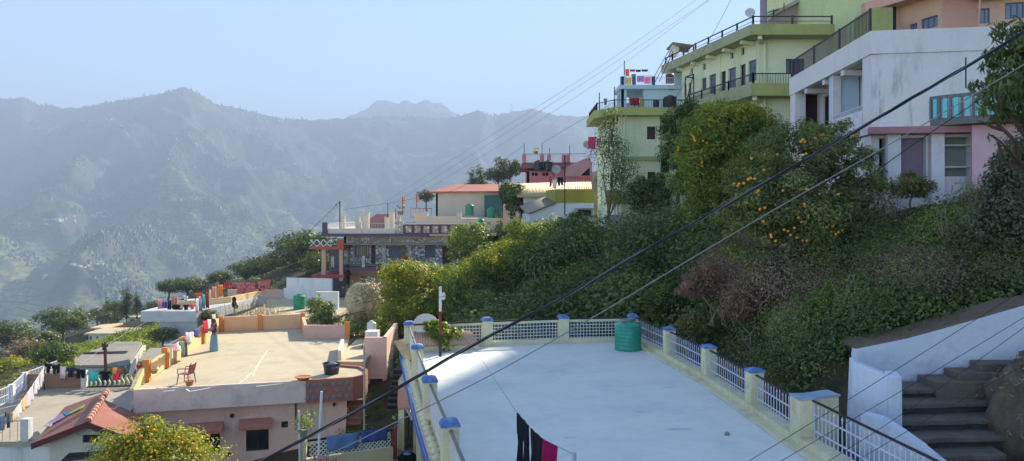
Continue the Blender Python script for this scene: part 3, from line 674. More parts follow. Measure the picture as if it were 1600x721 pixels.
for r in (fpl.rect(296, 660, 349, 674), fpl.rect(374, 653.6, 424, 667)):
    m_ = MB(); a, b, c, d = r; P = fpl.P
    m_.hexa([P(a, c + .1, .003), P(a, c, .5), P(b, c, .5), P(b, c + .1, .003)][::-1] + [P(a, d, .003), P(a, c + .12, .5), P(b, c + .12, .5), P(b, d, .003)][::-1])
    m_.build('window_shade', M('salmon_shade_paint', (.5, .2, .15), .8, .15, 3, .1, (.45, .4, .35), .4, 2), ph, label='red concrete shade above the window')
for (x, y) in ((362.7, 649.5), (357, 710)):
    t, z = fpl.uv(x, y); m_ = MB(); m_.lathe(fpl.P(t, z, .0), [(.09, 0), (.09, .05), (.06, .05), (.055, .01), (0, .01)], 12, ax=(Vector((fpl.u.x, fpl.u.y, 0)), Vector((0, 0, 1)), Vector((fpl.n.x, fpl.n.y, 0)))); m_.build('round_vent', M('vent_brown', (.08, .05, .04), .8), ph)
t, z = fpl.uv(462, 640); m_ = MB(); m_.tube([fpl.P(t, -7.8, .04), fpl.P(t, -8.5, .04)], .03); m_.build('drain_pipe', M('rusty_pipe', (.12, .07, .06), .8), ph)
r = fpl.rect(520, 629, 524, 634); m_ = MB(); m_.hexa([fpl.P(r[0], r[2], .1), fpl.P(r[1], r[2], .1), fpl.P(r[1], r[2], .003), fpl.P(r[0], r[2], .003), fpl.P(r[0], r[3], .1), fpl.P(r[1], r[3], .1), fpl.P(r[1], r[3], .003), fpl.P(r[0], r[3], .003)]); m_.build('wall_lamp', BIRON, ph)
# annex at the rear right
m_ = MB(); m_.box(-8.6, 36.2, -7.15, -7.0, 42.6, -6.95); m_.build('annex_roof', ROOFC, ph)
ap = PL((-7.3, 38.0), (-6.2, 38.0)); dh = (.25, .95, -9.2, -8.15)
m_ = MB(); facade(m_, ap, -9.4, -6.1, [dh], .2); facade(m_, PL((-6.2, 38.0), (-6.4, 43.)), -9.4, -6.1, (), .2); m_.build('annex_wall', PINKW, ph)
m_ = MB(); m_.hexa([ap.P(.25, -9.2, -.1), ap.P(.95, -9.2, -.1), ap.P(.95, -9.2, -.15), ap.P(.25, -9.2, -.15), ap.P(.25, -8.15, -.1), ap.P(.95, -8.15, -.1), ap.P(.95, -8.15, -.15), ap.P(.25, -8.15, -.15)]); m_.build('door', M('dark_red_door', (.08, .02, .02), .6), ph)
m_ = MB(); m_.box(-7.75, 40.5, -6.95, -7.1, 41.3, -6.2); m_.build('water_box', WHITEW, ph)
# red stair at the corner
def stair(name, label, x0, x1, D0, z0, n, dz, dD, mt, mr, D_dir=-1, under=.6, group=None):
    t = thing(name, label, 'steps', ((x0 + x1) / 2, D0, z0 - n * dz), group)
    for i in range(n):
        y = D0 + D_dir * dD * i; z = z0 - dz * i
        mb = MB(); mb.box(x0, y - dD - .02, z - .05, x1, y + .0, z, 0); mb.build('tread', mt, t)
    mb = MB()
    for i in range(n):
        y = D0 + D_dir * dD * i; z = z0 - dz * i; mb.box(x0 + .02, y - dD + .02, z - under, x1 - .02, y - .002, z - .052)
    mb.build('riser_block', mr, t); return t
stair('red_steps', 'narrow flight of brick red steps beside the right corner of the pink house', W(543, 0, 33.5).x, W(568, 0, 33.5).x, 34.0, -8.15, 9, .2, .22, ROOFG, BRICKR)
m_ = MB(); m_.tube([W(569, 541, 31.5), W(569, 672, 31.5)], .04, 8)
for k in range(9): m_.tube([W(569, 550 + k * 14, 31.5) + Vector((-.03, -.02, 0)), W(571, 552 + k * 14, 31.5) + Vector((.07, 0, 0))], .012, 5)
tag(m_.build('rung_pole', M('pale_green_pole', (.4, .45, .4), .6), None), 'tall thin pale pole with short rungs standing at the foot of the red steps', 'pole')
st = stair('stone_steps', 'dark stone steps climbing the alley between the pink house and the terrace', -5.6, -4.75, 36.4, -7.3, 9, .2, .3, M('dark_stone_tread', (.09, .085, .08), .9, .3, 3, .3), M('dark_stone_riser', (.04, .035, .035), .9, .3, 3, .3))
# ------------------------------------------------ courtyard below, with lattice railing
ct = thing('courtyard', 'small paved courtyard with white lattice railing on cream blocks beside the terrace house', 'courtyard', (-5, 25, -8.4))
m_ = MB(); m_.prism([(-6.6, 22.0), (-2.6, 22.0), (-3.2, 25.5), (-3.5, 27.6), (-3.75, 27.4), (-4.0, 26.4), (-3.95, 25.7), (-6.6, 24.45)], -8.5, -8.2); m_.build('floor_slab', M('courtyard_cement', (.3, .28, .25), .9, .15, 1.5, .3, (.5, .5, .48), .6, 3), ct)
BLOCK = M('cream_block', (.55, .52, .33), .85, .12, 2.5, .3)
parapet(ct, [(-6.55, 24.4), (-4.0, 25.65)], -8.6, .83, BLOCK, .2, 'block_wall')
def lat_diag(parent, a, b, z0, z1, s, mat, w_=.022, name='lattice', straight=False):
    a = Vector(a); b = Vector(b); L = (b - a).length; u = (b - a) / L; mb = MB(); H = z1 - z0
    def P(t, z): q = a + u * t; return (q.x, q.y, z)
    if straight:
        for i in range(int(L / s) + 1): mb.bar(P(min(i * s, L), z0), P(min(i * s, L), z1), w_)
        for j in range(int(H / s) + 1): mb.bar(P(0, z0 + j * s), P(L, z0 + j * s), w_)
    else:
        t = -H
        while t < L:
            for sg in (0, 1):
                t0, t1 = max(t, 0), min(t + H, L)
                if t1 > t0:
                    za, zb = z0 + (t0 - t), z0 + (t1 - t)
                    if sg: za, zb = z1 - (t0 - t), z1 - (t1 - t)
                    mb.bar(P(t0, za), P(t1, zb), w_)
            t += s
    return mb.build(name, mat, parent)
lat_diag(ct, (-6.45, 24.45), (-4.05, 25.62), -7.77, -7.25, .14, WIRON)
m_ = MB(); m_.bar((-6.5, 24.42, -7.2), (-4.0, 25.65, -7.2), .06, .07); m_.build('rail', BIRON, ct)
pillar(ct, (-6.62, 24.35), .2, -8.6, -7.05, BLOCK); pillar(ct, (-3.93, 25.72), .14, -8.5, -7.15, M('dark_red_post', (.25, .03, .03), .6), 'post')
cv = [(-3.88, 25.85), (-3.98, 26.3), (-3.95, 26.8), (-3.8, 27.3), (-3.5, 27.75), (-3.0, 28.1)]
for a, b in zip(cv[:-1], cv[1:]): lat_diag(ct, a, b, -8.1, -7.25, .13, WIRON, .02, 'lattice', True)
parapet(ct, cv, -8.5, .38, BLOCK, .14, 'block_wall'); m_ = MB(); m_.tube([(x, y, -7.2) for x, y in cv], .035, 6); m_.build('rail', BIRON, ct)
# ------------------------------------------------ grey roofed house on the far left, and the red gabled shed in front of it
ha = thing('flat_roof_house', 'low house with a wide flat roof at the left edge, white fence posts along it', 'house', (-21, 34, -12))
ZA = -8.65
pa = [(-30, 29.2), (-17.3, 29.2), (-17.0, 33), (-18.1, 38.9), (-24.0, 38.0), (-22.6, 33.6), (-22.5, 31.2), (-30, 31.2)]
pa = [(-22.6, 29.2), (-17.0, 29.2), (-16.6, 33), (-18.0, 38.9), (-24.2, 38.0)]
m_ = MB(); m_.prism(pa, ZA - .2, ZA); m_.build('roof_slab', M('roof_concrete_warm', (.4, .36, .29), .9, .12, .7, .3, (.22, .2, .16), .6, .5), ha)
shell(ha, [(p[0] * .995, p[1] + (.15 if p[1] < 30 else -.1)) for p in pa], -12.5, ZA - .202, WHITEW)
bw = parapet(ha, [(-24.0, 38.0), (-21.4, 38.3)], ZA + .002, .75, M('brown_parapet', (.28, .18, .12), .85, .15, 1.5, .2), .15)
PP = [(-24.05, 37.9), (-22.95, 35.2), (-22.7, 33.4)]
for p in PP: pillar(ha, p, .25, ZA + .003, ZA + .85, WHITEW, 'fence_post', .2)
for a, b in (((-24.3, 41), (-24.05, 37.9)), (PP[0], PP[1]), (PP[1], PP[2]), (PP[2], (-22.3, 30.2))):
    railing(ha, (*a, ZA + .1), (*b, ZA + .1), .72, LILAC, None, .02, rails=(.05, .5, 1))
pillar(ha, (-18.55, 29.35), .3, ZA + .003, ZA + .85, WHITEW, 'fence_post')
m_ = MB(); m_.bar((-18.7, 29.35, ZA + .75), (-22.3, 29.6, ZA + .7), .03)
for k in range(12): m_.bar((-18.9 - k * .29, 29.36, ZA), (-18.9 - k * .29, 29.36, ZA + .72), .015)
m_.build('front_rail', GPIPE, ha)
for x in (-21.35, -18.65): pillar(ha, (x, 38.35 + (x + 21.35) * .13), .25, ZA + .003, ZA + .85, WHITEW, 'balustrade_post', .1)
for k in range(11):
    f = (k + .5) / 11; x = -21.2 + 2.4 * f; y = 38.37 + .33 * f; mb = MB()
    pts = [(x + .07 * math.sin(a * 1.05), y, ZA + .03 + a * .1) for a in range(7)]; mb.tube(pts, .04, 6); mb.build('baluster', WIRON, ha)
m_ = MB(); m_.bar((-21.2, 38.37, ZA + .68), (-18.8, 38.68, ZA + .68), .12, .06); m_.bar((-21.2, 38.37, ZA + .03), (-18.8, 38.68, ZA + .03), .14, .06); m_.build('balustrade_rail', BIRON, ha)
# gabled shed
gh = thing('gabled_shed', 'white walled shed with a rusty red gable roof, left of the pink house', 'shed', (-15, 28, -10.5))
rf, rr_ = Vector((-14.64, 26.5, -7.18)), Vector((-16.4, 31.1, -7.18)); lf, lr = Vector((-16.56, 26.5, -7.93)), Vector((-18.4, 31.6, -7.93)); ef, er = Vector((-12.7, 26.5, -7.9)), Vector((-14.35, 29.9, -7.9)); rr2 = Vector((-15.95, 29.9, -7.18))
RED = M('red_roof_sheet', (.3, .11, .075), .6, .18, 1.2, .15, (.38, .22, .15), .5, 1.2)
m_ = MB(); m_.slab([lf, rf, rr_, lr], .08); m_.build('roof', RED, gh)
m_ = MB(); m_.slab([rf + Vector((.005, 0, 0)), ef, er, rr2 + Vector((.005, 0, 0))], .08); m_.build('roof', RED, gh)
m_ = MB()
for k in range(12):
    a = rf.lerp(rr_, k / 12); b = rf.lerp(rr_, (k + .93) / 12); mb_ = m_; mb_.tube([a + Vector((0, 0, .03)), b + Vector((0, 0, .03))], [.13, .11], 8)
m_.build('ridge_cap', M('ridge_tile', (.42, .2, .15), .7, .15, 2, .1), gh)
m_ = MB(); dz = Vector((0, 0, -.04)); 
for a, b in ((lf, rf), (rf, ef)): m_.hexa([a + dz + Vector((0, -.06, -.14)), b + dz + Vector((0, -.06, -.14)), b + dz + Vector((0, -.01, -.14)), a + dz + Vector((0, -.01, -.14)), a + Vector((0, -.06, .03)), b + Vector((0, -.06, .03)), b + Vector((0, -.01, .03)), a + Vector((0, -.01, .03))])
m_.build('barge_board', M('maroon_board', (.1, .03, .03), .7), gh)
gpl = PL((-16.2, 26.9), (-12.9, 26.9)); wh = gpl.rect(129, 679.5, 160, 693)
m_ = MB(); facade(m_, gpl, -10.6, -8.0, [(wh[0], wh[1], max(wh[2], -8.0), wh[3])], .2)
zz = -8.0
def gz(t): x = -16.2 + t; return -7.27 - abs(x + 14.79) * .385
hts = [0, wh[0], (wh[0] + wh[1]) / 2, wh[1], gpl.L]; hts = sorted(set(hts + [1.41]))
for a, b in zip(hts[:-1], hts[1:]):
    lo = wh[3] if wh[0] - 1e-6 <= a and b <= wh[1] + 1e-6 else -8.0
    if min(gz(a), gz(b)) > lo + .001 or True:
        m_.hexa([gpl.P(a, lo), gpl.P(b, lo), gpl.P(b, lo, -.2), gpl.P(a, lo, -.2), gpl.P(a, max(gz(a), lo + .01)), gpl.P(b, max(gz(b), lo + .01)), gpl.P(b, max(gz(b), lo + .01), -.2), gpl.P(a, max(gz(a), lo + .01), -.2)])
for q0, q1 in (((-16.3, 31.0), (-16.2, 26.9)), ((-12.9, 26.9), (-14.2, 29.8))): facade(m_, PL(q0, q1), -10.6, -8.05, (), .2)
CW = M('cream_white_wall', (.58, .56, .5), .85, .08, 1.5, .2)
m_.build('wall', CW, gh); window(gh, gpl, (wh[0], wh[1], wh[2], wh[3]), BLKF, nx=3, depth=.08)
m_ = MB(); t, z = gpl.uv(144, 671)
for s in (1, -1):
    for j in range(3):
        pts = [gpl.P(t + s * (.06 + .5 * a / 8), z - .12 * j * .6 + .09 * math.sin(a * .55 + j), .012) for a in range(9)]; m_.tube(pts, .012, 5)
m_.build('painted_scroll', M('faded_blue_paint', (.25, .35, .45), .8), gh)
r = gpl.rect(108, 708, 167, 716); m_ = MB(); m_.hexa([gpl.P(r[0], r[2], .5), gpl.P(r[1], r[2] + .2, .5), gpl.P(r[1], r[2] + .2, .004), gpl.P(r[0], r[2], .004)] + [gpl.P(r[0], r[2] + .06, .5), gpl.P(r[1], r[2] + .26, .5), gpl.P(r[1], r[3] + .1, .004), gpl.P(r[0], r[3], .004)]); m_.build('awning', BIRON, gh)
# ------------------------------------------------ long whitewashed block with washing, roof with rugs, small roofs lower down
hb_ = thing('whitewashed_block', 'blank grey white box of a house with washing lines on its roof, left of centre', 'house', (-24, 58, -12))
ZB = -6.95
pb_ = [(-26.6, 55), (-22.6, 55.0), (-21.6, 60), (-21.2, 66), (-26.5, 63)]
m_ = MB(); m_.prism(pb_, ZB - .75, ZB); m_.build('roof_slab', M('blue_grey_whitewash', (.54, .58, .62), .9, .08, 1, .2, (.25, .25, .25), .5, .7), hb_)
shell(hb_, [(-25.5, 55.6), (-22.7, 55.4), (-21.8, 60), (-21.5, 65.7), (-26.2, 62.7)], -12.8, ZB - .752, MATS['blue_grey_whitewash'])
parapet(hb_, [(-25.9, 57), (-23.6, 58.3), (-22.2, 60.5), (-21.4, 65)], ZB + .003, .45, YELP, .2)
hc = thing('rug_roof_house', 'flat roofed house behind the pink one with a long white rear wall', 'house', (-17, 60, -12))
ZC = -7.65
pc_ = [(-21.2, 56), (-13.3, 56), (-13.2, 62.5), (-15, 70.5), (-27, 70.5), (-24.5, 66)]
pc_ = [(-20.6, 56), (-13.3, 56), (-13.2, 62.5), (-14.2, 70.5), (-26, 70.5), (-21.0, 65.9)]
m_ = MB(); m_.prism(pc_, ZC - .25, ZC); m_.build('roof_slab', ROOFC, hc)
shell(hc, [(-20.4, 56.2), (-13.5, 56.2), (-13.4, 62.5), (-14.4, 70.3), (-25.7, 70.3), (-20.8, 65.9)], -12.8, ZC - .252, M('peach_wall_dull', (.5, .42, .34), .85, .1, 1.5, .2, (.3, .26, .2), .5, 1, True))
parapet(hc, [(-26, 70.3), (-20.8, 70.3)], ZC + .002, .75, M('peach_white', (.6, .5, .42), .85, .08, 1, .2, (.3, .25, .2), .5, 1), .25)
parapet(hc, [(-20.8, 70.3), (-18.9, 69)], ZC + .002, .9, WHITEW, .25)
parapet(hc, [(-20.2, 69), (-15.9, 68)], ZC + .002, 1.95, WHITEW, .25, 'rear_wall')
parapet(hc, [(-15.8, 62.0), (-14.0, 62)], ZC - .5, 1.9, WHITEW, .3, 'rear_wall')
hd = thing('small_grey_roof_house', 'small house with a pale grey flat roof just left of the orange parapet', 'house', (-20, 47, -12))
zd = -8.6; pd_ = [(-21.9, 44.9), (-19.6, 44.9), (-20.3, 49.4), (-23.2, 49.4)]
pd_ = [(-21.9, 44.9), (-19.0, 44.9), (-19.9, 49.4), (-23.3, 49.4)]
m_ = MB(); m_.prism(pd_, zd - .16, zd); m_.build('roof_slab', ROOFG, hd)
dpl = PL((-21.4, 45.3), (-19.1, 45.3)); wr = dpl.rect(235, 575, 251, 583)
shell(hd, [(-21.4, 45.3), (-19.1, 45.3), (-20.1, 49.1), (-23.0, 49.1)], -12.6, zd - .162, CW, {0: [wr]}); window(hd, dpl, wr, M('brown_frame', (.2, .1, .07), .7), nx=2)
he = thing('sunken_grey_roof_house', 'long weathered grey roof far below, behind the wooden electricity pole', 'house', (-32, 61, -14))
ze = -11.0; pe_ = [W(117, 571, 56), W(199, 571, 56), W(204, 560, 58.5), W(222, 534, 66.3), W(181, 534, 66.3), W(117, 558, 59.2)]
m_ = MB(); m_.prism([(p.x, p.y) for p in pe_], ze - .25, ze); m_.build('roof_slab', ROOFG, he)
shell(he, [(p.x * .99, p.y * .997 + .2) for p in pe_], -15.5, ze - .252, CW)
m_ = MB(); m_.bar(W(131, 553, 60.5) + Vector((0, 0, .06)), W(199, 551, 60.8) + Vector((0, 0, .06)), .25, .12); m_.build('roof_step', M('dark_cement', (.1, .09, .08), .9), he)
def little_house(name, label, x0, y1, x1, y0, D, depth, wm_, rm_, wins=2, group=None, dropbase=2., cat='house', gable=False):
    a = W(x0, y0, D); b = W(x1, y0, D); zt = W(x0, y1, D).z
    t = thing(name, label, cat, (a.x, D, a.z), group)
    pl = PL((a.x, D), (b.x, D)); H = zt - a.z; hs = []
    for i in range(wins):
        c = pl.L * (i + .5) / wins; ww = min(pl.L / wins * .35, 1.0); hs.append((c - ww / 2, c + ww / 2, a.z + H * .35, a.z + H * .75))
    shell(t, [(a.x, D), (b.x, D), (b.x, D + depth), (a.x, D + depth)], a.z - dropbase, zt, wm_, {0: hs})
    for h in hs: window(t, pl, h, M('brown_frame', (.2, .1, .07), .7), nx=1)
    m_ = MB(); o = .35
    if gable: 
        r_ = H * .5; m_.slab([(a.x - o, D - o, zt), (b.x + o, D - o, zt), (b.x + o, D + depth / 2, zt + r_), (a.x - o, D + depth / 2, zt + r_)], .12); m_.slab([(a.x - o, D + depth / 2 + .01, zt + r_), (b.x + o, D + depth / 2 + .01, zt + r_), (b.x + o, D + depth + o, zt), (a.x - o, D + depth + o, zt)], .12)
    else: m_.box(a.x - o, D - o, zt + .002, b.x + o, D + depth + o, zt + .25)
    m_.build('roof', rm_, t); return t
YHOUSE = M('lemon_wall', (.7, .65, .25), .85, .1)
little_house('village_house', 'long low white house with dark windows among trees beyond the lower left roofs', 136, 523, 179, 535, 130, 6, WHITEW, ROOFC, 4)
little_house('village_house', 'lemon yellow house joined to the long low white one in the lower left distance', 180, 523, 203, 534, 129, 6, YHOUSE, ROOFC, 2)
little_house('village_house', 'small white upper house with a peach roof above the long low white one', 146, 514, 166, 522, 140, 5, WHITEW, ORPAINT, 1)
little_house('village_house', 'tiny white house with a tan roof on the slope left of the whitewashed block', 197, 497, 217, 506, 170, 6, WHITEW, ROOFC, 1)
# ------------------------------------------------ stone faced house in the middle distance
def tile_mat(name, c1, c2, scale, mortar=(.1, .1, .1)):
    m = bpy.data.materials.new(name); m.use_nodes = True; n = m.node_tree.nodes; l = m.node_tree.links; b = n['Principled BSDF']; b.inputs['Roughness'].default_value = .7
    geo = n.new('ShaderNodeNewGeometry'); v = n.new('ShaderNodeTexVoronoi'); v.inputs['Scale'].default_value = scale; l.new(geo.outputs['Position'], v.inputs['Vector'])
    r = n.new('ShaderNodeValToRGB'); r.color_ramp.elements[0].color = (*c1, 1); r.color_ramp.elements[1].color = (*c2, 1); r.color_ramp.elements[0].position = .25; r.color_ramp.elements[1].position = .75
    s = n.new('ShaderNodeSeparateColor'); l.new(v.outputs['Color'], s.inputs[0]); l.new(s.outputs[0], r.inputs[0])
    v2 = n.new('ShaderNodeTexVoronoi'); v2.feature = 'DISTANCE_TO_EDGE'; v2.inputs['Scale'].default_value = scale; l.new(geo.outputs['Position'], v2.inputs['Vector'])
    r2 = n.new('ShaderNodeValToRGB'); r2.color_ramp.elements[0].color = (0, 0, 0, 1); r2.color_ramp.elements[0].position = .02; r2.color_ramp.elements[1].position = .08; l.new(v2.outputs['Distance'], r2.inputs[0])
    x = n.new('ShaderNodeMix'); x.data_type = 'RGBA'; l.new(r2.outputs[0], x.inputs['Factor']); x.inputs[6].default_value = (*mortar, 1); l.new(r.outputs[0], x.inputs[7]); l.new(x.outputs[2], b.inputs['Base Color'])
    bp = n.new('ShaderNodeBump'); bp.inputs['Strength'].default_value = .5; bp.inputs['Distance'].default_value = .03; l.new(r2.outputs[0], bp.inputs['Height']); l.new(bp.outputs[0], b.inputs['Normal'])
    return m
STONEB = tile_mat('blue_grey_stone_cladding', (.2, .22, .27), (.76, .77, .76), 5)
STONEW = tile_mat('pale_stone_cladding', (.46, .43, .37), (.74, .7, .6), 3.2, (.25, .2, .17))
PURP = M('purple_edge_paint', (.14, .08, .15), .7, .15, 2, .1)
PEACHW = M('peach_lower_wall', (.6, .38, .27), .85, .1, 1, .15, (.4, .28, .22), .4, 1)
BEIGE = M('beige_wall', (.66, .57, .46), .85, .08, 1, .15, (.4, .33, .26), .4, .6, True)
SHUT = M('grey_shutter', (.15, .15, .19), .6, .2, 3, .1)
MAR = M('maroon_trim', (.22, .07, .08), .7, .15, 2, .1)
S = thing('stone_faced_house', 'house clad in blue grey stone with purple edged balconies and a white railed roof terrace', 'house', (-10, 76, -8))
fr = PL((-16.22, 74), (-4.2, 74)); H_ = [fr.rect(555, 384, 577, 403), fr.rect(580, 383, 587, 412), fr.rect(608, 384, 634, 403), fr.rect(664, 384, 680, 403), fr.rect(691, 384, 706, 413)]
z_ = lambda y, D: (HY - y) / F * D
zf = z_(413, 74)
m_ = MB(); facade(m_, fr, zf, z_(381, 74), H_, .25); facade(m_, PL((-16.22, 84), (-16.22, 74)), zf, z_(381, 74), (), .25); facade(m_, PL((-4.2, 74), (-4.2, 84)), zf, z_(381, 74), (), .25); m_.build('stone_wall', STONEB, S)
for i, h in enumerate(H_): window(S, fr, h, SHUT if i not in (1, 4) else MAR, SHUT if i in (2, 3) else (GLASS if i == 0 else MATS['dark_red_door']), nx=4 if i in (0, 2, 3) else 1, depth=.1, grille=7 if i in (0, 2, 3) else 0, name='window' if i not in (1, 4) else 'door', door=i in (1, 4))
for px in (541, 600, 640): m_ = MB(); p = W(px, 0, 73.85); m_.box(p.x - .2, 73.8, zf, p.x + .2, 74.1, z_(381, 74)); m_.build('pier', STONEW, S)
m_ = MB(); facade(m_, PL((-16.22, 74), (-2.5, 74)), z_(381, 74) + .003, -1.95, [(4.6, 5.6, -2.75, -2.1), (10., 11, -2.75, -2.1)], .25); facade(m_, PL((-16.22, 84), (-16.22, 74)), z_(381, 74) + .003, -1.95, (), .25); m_.build('upper_stone_band', STONEW, S)
m_ = MB(); m_.box(-16.6, 72.9, z_(383, 73), -4.6, 73.99, z_(380.5, 73)); m_.build('sun_shade_ledge', M('mauve_grey_cement', (.3, .24, .24), .9), S)
m_ = MB(); m_.prism([(-17.9, 72.9), (-1.5, 72.9), (-1.5, 90), (-17.9, 90)], -2.06, -1.9); m_.build('roof_slab', ROOFC, S)
m_ = MB(); m_.box(-18.1, 72.7, -2.12, -7.9, 72.895, -1.84); m_.box(-18.1, 72.9, -2.12, -17.905, 88, -1.84); m_.build('slab_edge', PURP, S)
def D73(px): return (px - CX) / F * 73
m_ = MB(); m_.box(D73(512), 72.95, -1.895, D73(617), 73.08, -1.4); m_.box(-17.85, 73.1, -1.895, -17.7, 88, -1.4); m_.build('white_curb', M('cream_white_curb', (.72, .65, .55), .8, .08), S)
for a, b in ((512, 533), (533, 562), (564, 617)): railing(S, (D73(a), 73.0, -1.4), (D73(b), 73.0, -1.4), .52, WIRON, None, .025)
railing(S, (-17.77, 73.2, -1.4), (-17.77, 87.8, -1.4), .52, WIRON, None, .025)
for px, w2 in ((508, .45), (533, .2), (563, .25)): pillar(S, (D73(px), 73.0), w2, -1.892, -.78, PURP if px == 508 else MATS['cream_white_curb'], 'terrace_post')
for x, y in ((-17.6, 80), (-17.6, 87.8), (-13, 87.8), (-9, 87.8), (-13.2, 81)): pillar(S, (x, y), .45, -1.892, -.35, BEIGE, 'terrace_post', cap=1)
parapet(S, [(-17.6, 88), (-4, 88)], -1.892, 1.0, BEIGE, .2)
m_ = MB(); m_.box(D73(617), 72.92, -1.892, D73(630), 73.3, -.72); m_.build('parapet_block', STONEW, S)
m_ = MB(); m_.box(D73(630) + .003, 72.95, -1.892, D73(730), 73.15, -.98); o_ = m_.build('panel_parapet', MAR, S)
for k in range(7):
    x = D73(634 + k * 14); m_ = MB(); m_.box(x, 72.9, -1.75, x + .55, 72.948, -1.1); m_.build('white_panel', STONEW, o_)
m_ = MB(); m_.box(D73(630), 72.85, -.977, D73(732), 73.25, -.87); m_.build('coping', MATS['cream_white_curb'], S)
# lower balcony
zb = z_(418, 72); m_ = MB(); m_.box(W(517, 0, 72).x, 72, zb - .28, W(640, 0, 72).x, 73.75, zb); m_.build('balcony_slab', PURP, S)
for px in (520, 568): pillar(S, (W(px, 0, 72.1).x, 72.15), .28, zb + .003, zb + 1.05, STONEW, 'balcony_post')
railing(S, (W(522, 0, 72).x, 72.1, zb), (W(597, 0, 72).x, 72.1, zb), .85, BIRON, 26, .02)
m_ = MB(); m_.box(W(597, 0, 72).x, 71.9, zb - .75, W(693, 0, 72).x, 72.1, zb + .38); m_.build('stone_parapet', STONEW, S)
m_ = MB(); m_.box(W(597, 0, 72).x, 71.7, zb + .6, W(693, 0, 72).x, 71.8, zb + .66); m_.bar((W(632, 0, 72).x, 71.75, zb + .38), (W(632, 0, 72).x, 71.75, zb + 1.1), .12); m_.build('parapet_rail', GPIPE, S)
lw = PL((-15.9, 74.1), (-4.2, 74.1)); lh = lw.rect(565, 432, 585, 448)
m_ = MB(); facade(m_, lw, -9, zf - .05, [lh, lw.rect(606, 436, 618, 458)], .25); facade(m_, PL((-15.9, 84), (-15.9, 74.1)), -9, zf - .05, (), .25); facade(m_, PL((-4.2, 74.1), (-4.2, 84)), -9, zf - .05, (), .25); m_.build('lower_wall', PEACHW, S)
window(S, lw, lh, SHUT, GLASSB, nx=3, grille=5); window(S, lw, lw.rect(606, 436, 618, 458), MAR, MATS['dark_red_door'], nx=1, name='door', door=True)
# side porch with red slab
zr = z_(388, 71); xa, xb = W(483, 0, 71).x, W(537, 0, 71).x
m_ = MB(); m_.box(xa, 71, zr - .12, xb, 76, zr + .12); m_.build('porch_slab', M('bright_red_slab', (.45, .09, .06), .6, .15), S)
lat_diag(S, (xa + .05, 71.1), (xb - 1.1, 71.1), zr + .15, zr + .78, .63, WIRON, .07, 'diamond_railing'); m_ = MB(); m_.bar((xa, 71.1, zr + .85), (xb, 71.1, zr + .85), .06); m_.bar((xa, 71.1, zr + .85), (xa, 76, zr + .85), .06); m_.build('rail', BIRON, S)
m_ = MB(); m_.box(W(526, 0, 71).x, 71.05, zr + .123, xb - .02, 71.25, zr + .8); m_.build('red_panel', MATS['bright_red_slab'], S)
pillar(S, (W(506, 0, 71.3).x, 71.4), .4, -6.2, zr - .123, PEACHW); pillar(S, (W(533, 0, 71.3).x, 71.4), .35, -6.2, zr - .123, PEACHW)
m_ = MB(); m_.box(W(486, 0, 71).x, 71.2, -5.9, W(537, 0, 71).x, 76, -5.6); m_.build('lower_porch_slab', MATS['bright_red_slab'], S)
railing(S, (W(488, 0, 71).x, 71.3, -5.6), (W(504, 0, 71).x, 71.3, -5.6), .85, BIRON, 8)
m_ = MB(); m_.box(W(512, 0, 75).x, 75.5, -8, -16.3, 76, zr - .13); m_.build('porch_back_wall', SHUT, S)
# upper step of the terrace and little maroon gable
m_ = MB(); m_.prism([(D73(640) - .2, 79), (-.6, 79), (-.6, 93.8), (D73(640) - 1, 93.8)], -1.89, -.42); m_.build('upper_terrace', BEIGE, S)
parapet(S, [(W(647, 0, 79).x, 79.1), (W(662, 0, 79).x, 79.1)], -.417, .5, ORPAINT, .2); 
for px in (573 + 0, 612, 665, 717): pillar(S, (W(px, 0, 79.2).x, 79.2), .5, -.417 if px > 640 else -1.89, .12, BEIGE, 'terrace_post', cap=1)
parapet(S, [(W(668, 0, 79).x, 79.1), (W(715, 0, 79).x, 79.1)], -.417, .22, BEIGE, .2)
a, b = W(572, 350, 81), W(607, 350, 81); m_ = MB(); ym = 82.5
m_.slab([(a.x, 80.8, -.75), (b.x, 80.8, -.75), (b.x, ym, .02), (a.x + .9, ym, .02)], .07); m_.slab([(a.x + .9, ym + .004, .02), (b.x, ym + .004, .02), (b.x, 84.2, -.75), (a.x, 84.2, -.75)], .07); m_.box(a.x + .3, 81.1, -1.89, b.x - .1, 84, -.9); m_.build('stairhead_gable', MAR, S)
# ------------------------------------------------ long beige building with red roof
L_ = thing('long_beige_building', 'long plain beige building under a low red roof, teal shed at its right end', 'building', (-7, 96, 0))
xl, xr = W(681, 0, 95).x, W(786, 0, 95).x
shell(L_, [(xl, 95), (xr, 95), (xr, 102), (xl, 102)], -2.4, 2.75, BEIGE)
REDR = M('orange_red_roof', (.42, .13, .08), .6, .15, 1, .1, (.5, .28, .2), .4, .7)
m_ = MB(); m_.slab([(xl - .9, 94.4, 2.78), (xr + .2, 94.4, 2.86), (xr + .2, 103, 4.0), (xl + 2, 103, 4.0)], .18); m_.build('roof', REDR, L_)
tx0, tx1 = W(757, 0, 93.5).x, W(784, 0, 93.5).x
m_ = MB(); m_.box(tx0, 93.2, -.4, tx1, 94.95, 2.25); m_.build('teal_shed', M('teal_sheet', (.04, .12, .13), .6, .15), L_)
m_ = MB(); m_.slab([(tx0 - .1, 93, 2.3), (tx1 + .1, 93, 2.4), (tx1 + .1, 94.95, 2.45), (tx0 - .1, 94.95, 2.35)], .06); m_.build('shed_roof', GPIPE, L_)
railing(S, (W(641, 0, 88).x, 88.5, -.417), (W(673, 0, 92).x, 93, -.417), 1.1, M('orange_red_iron', (.6, .16, .08), .6), 5, .05, name='orange_railing')
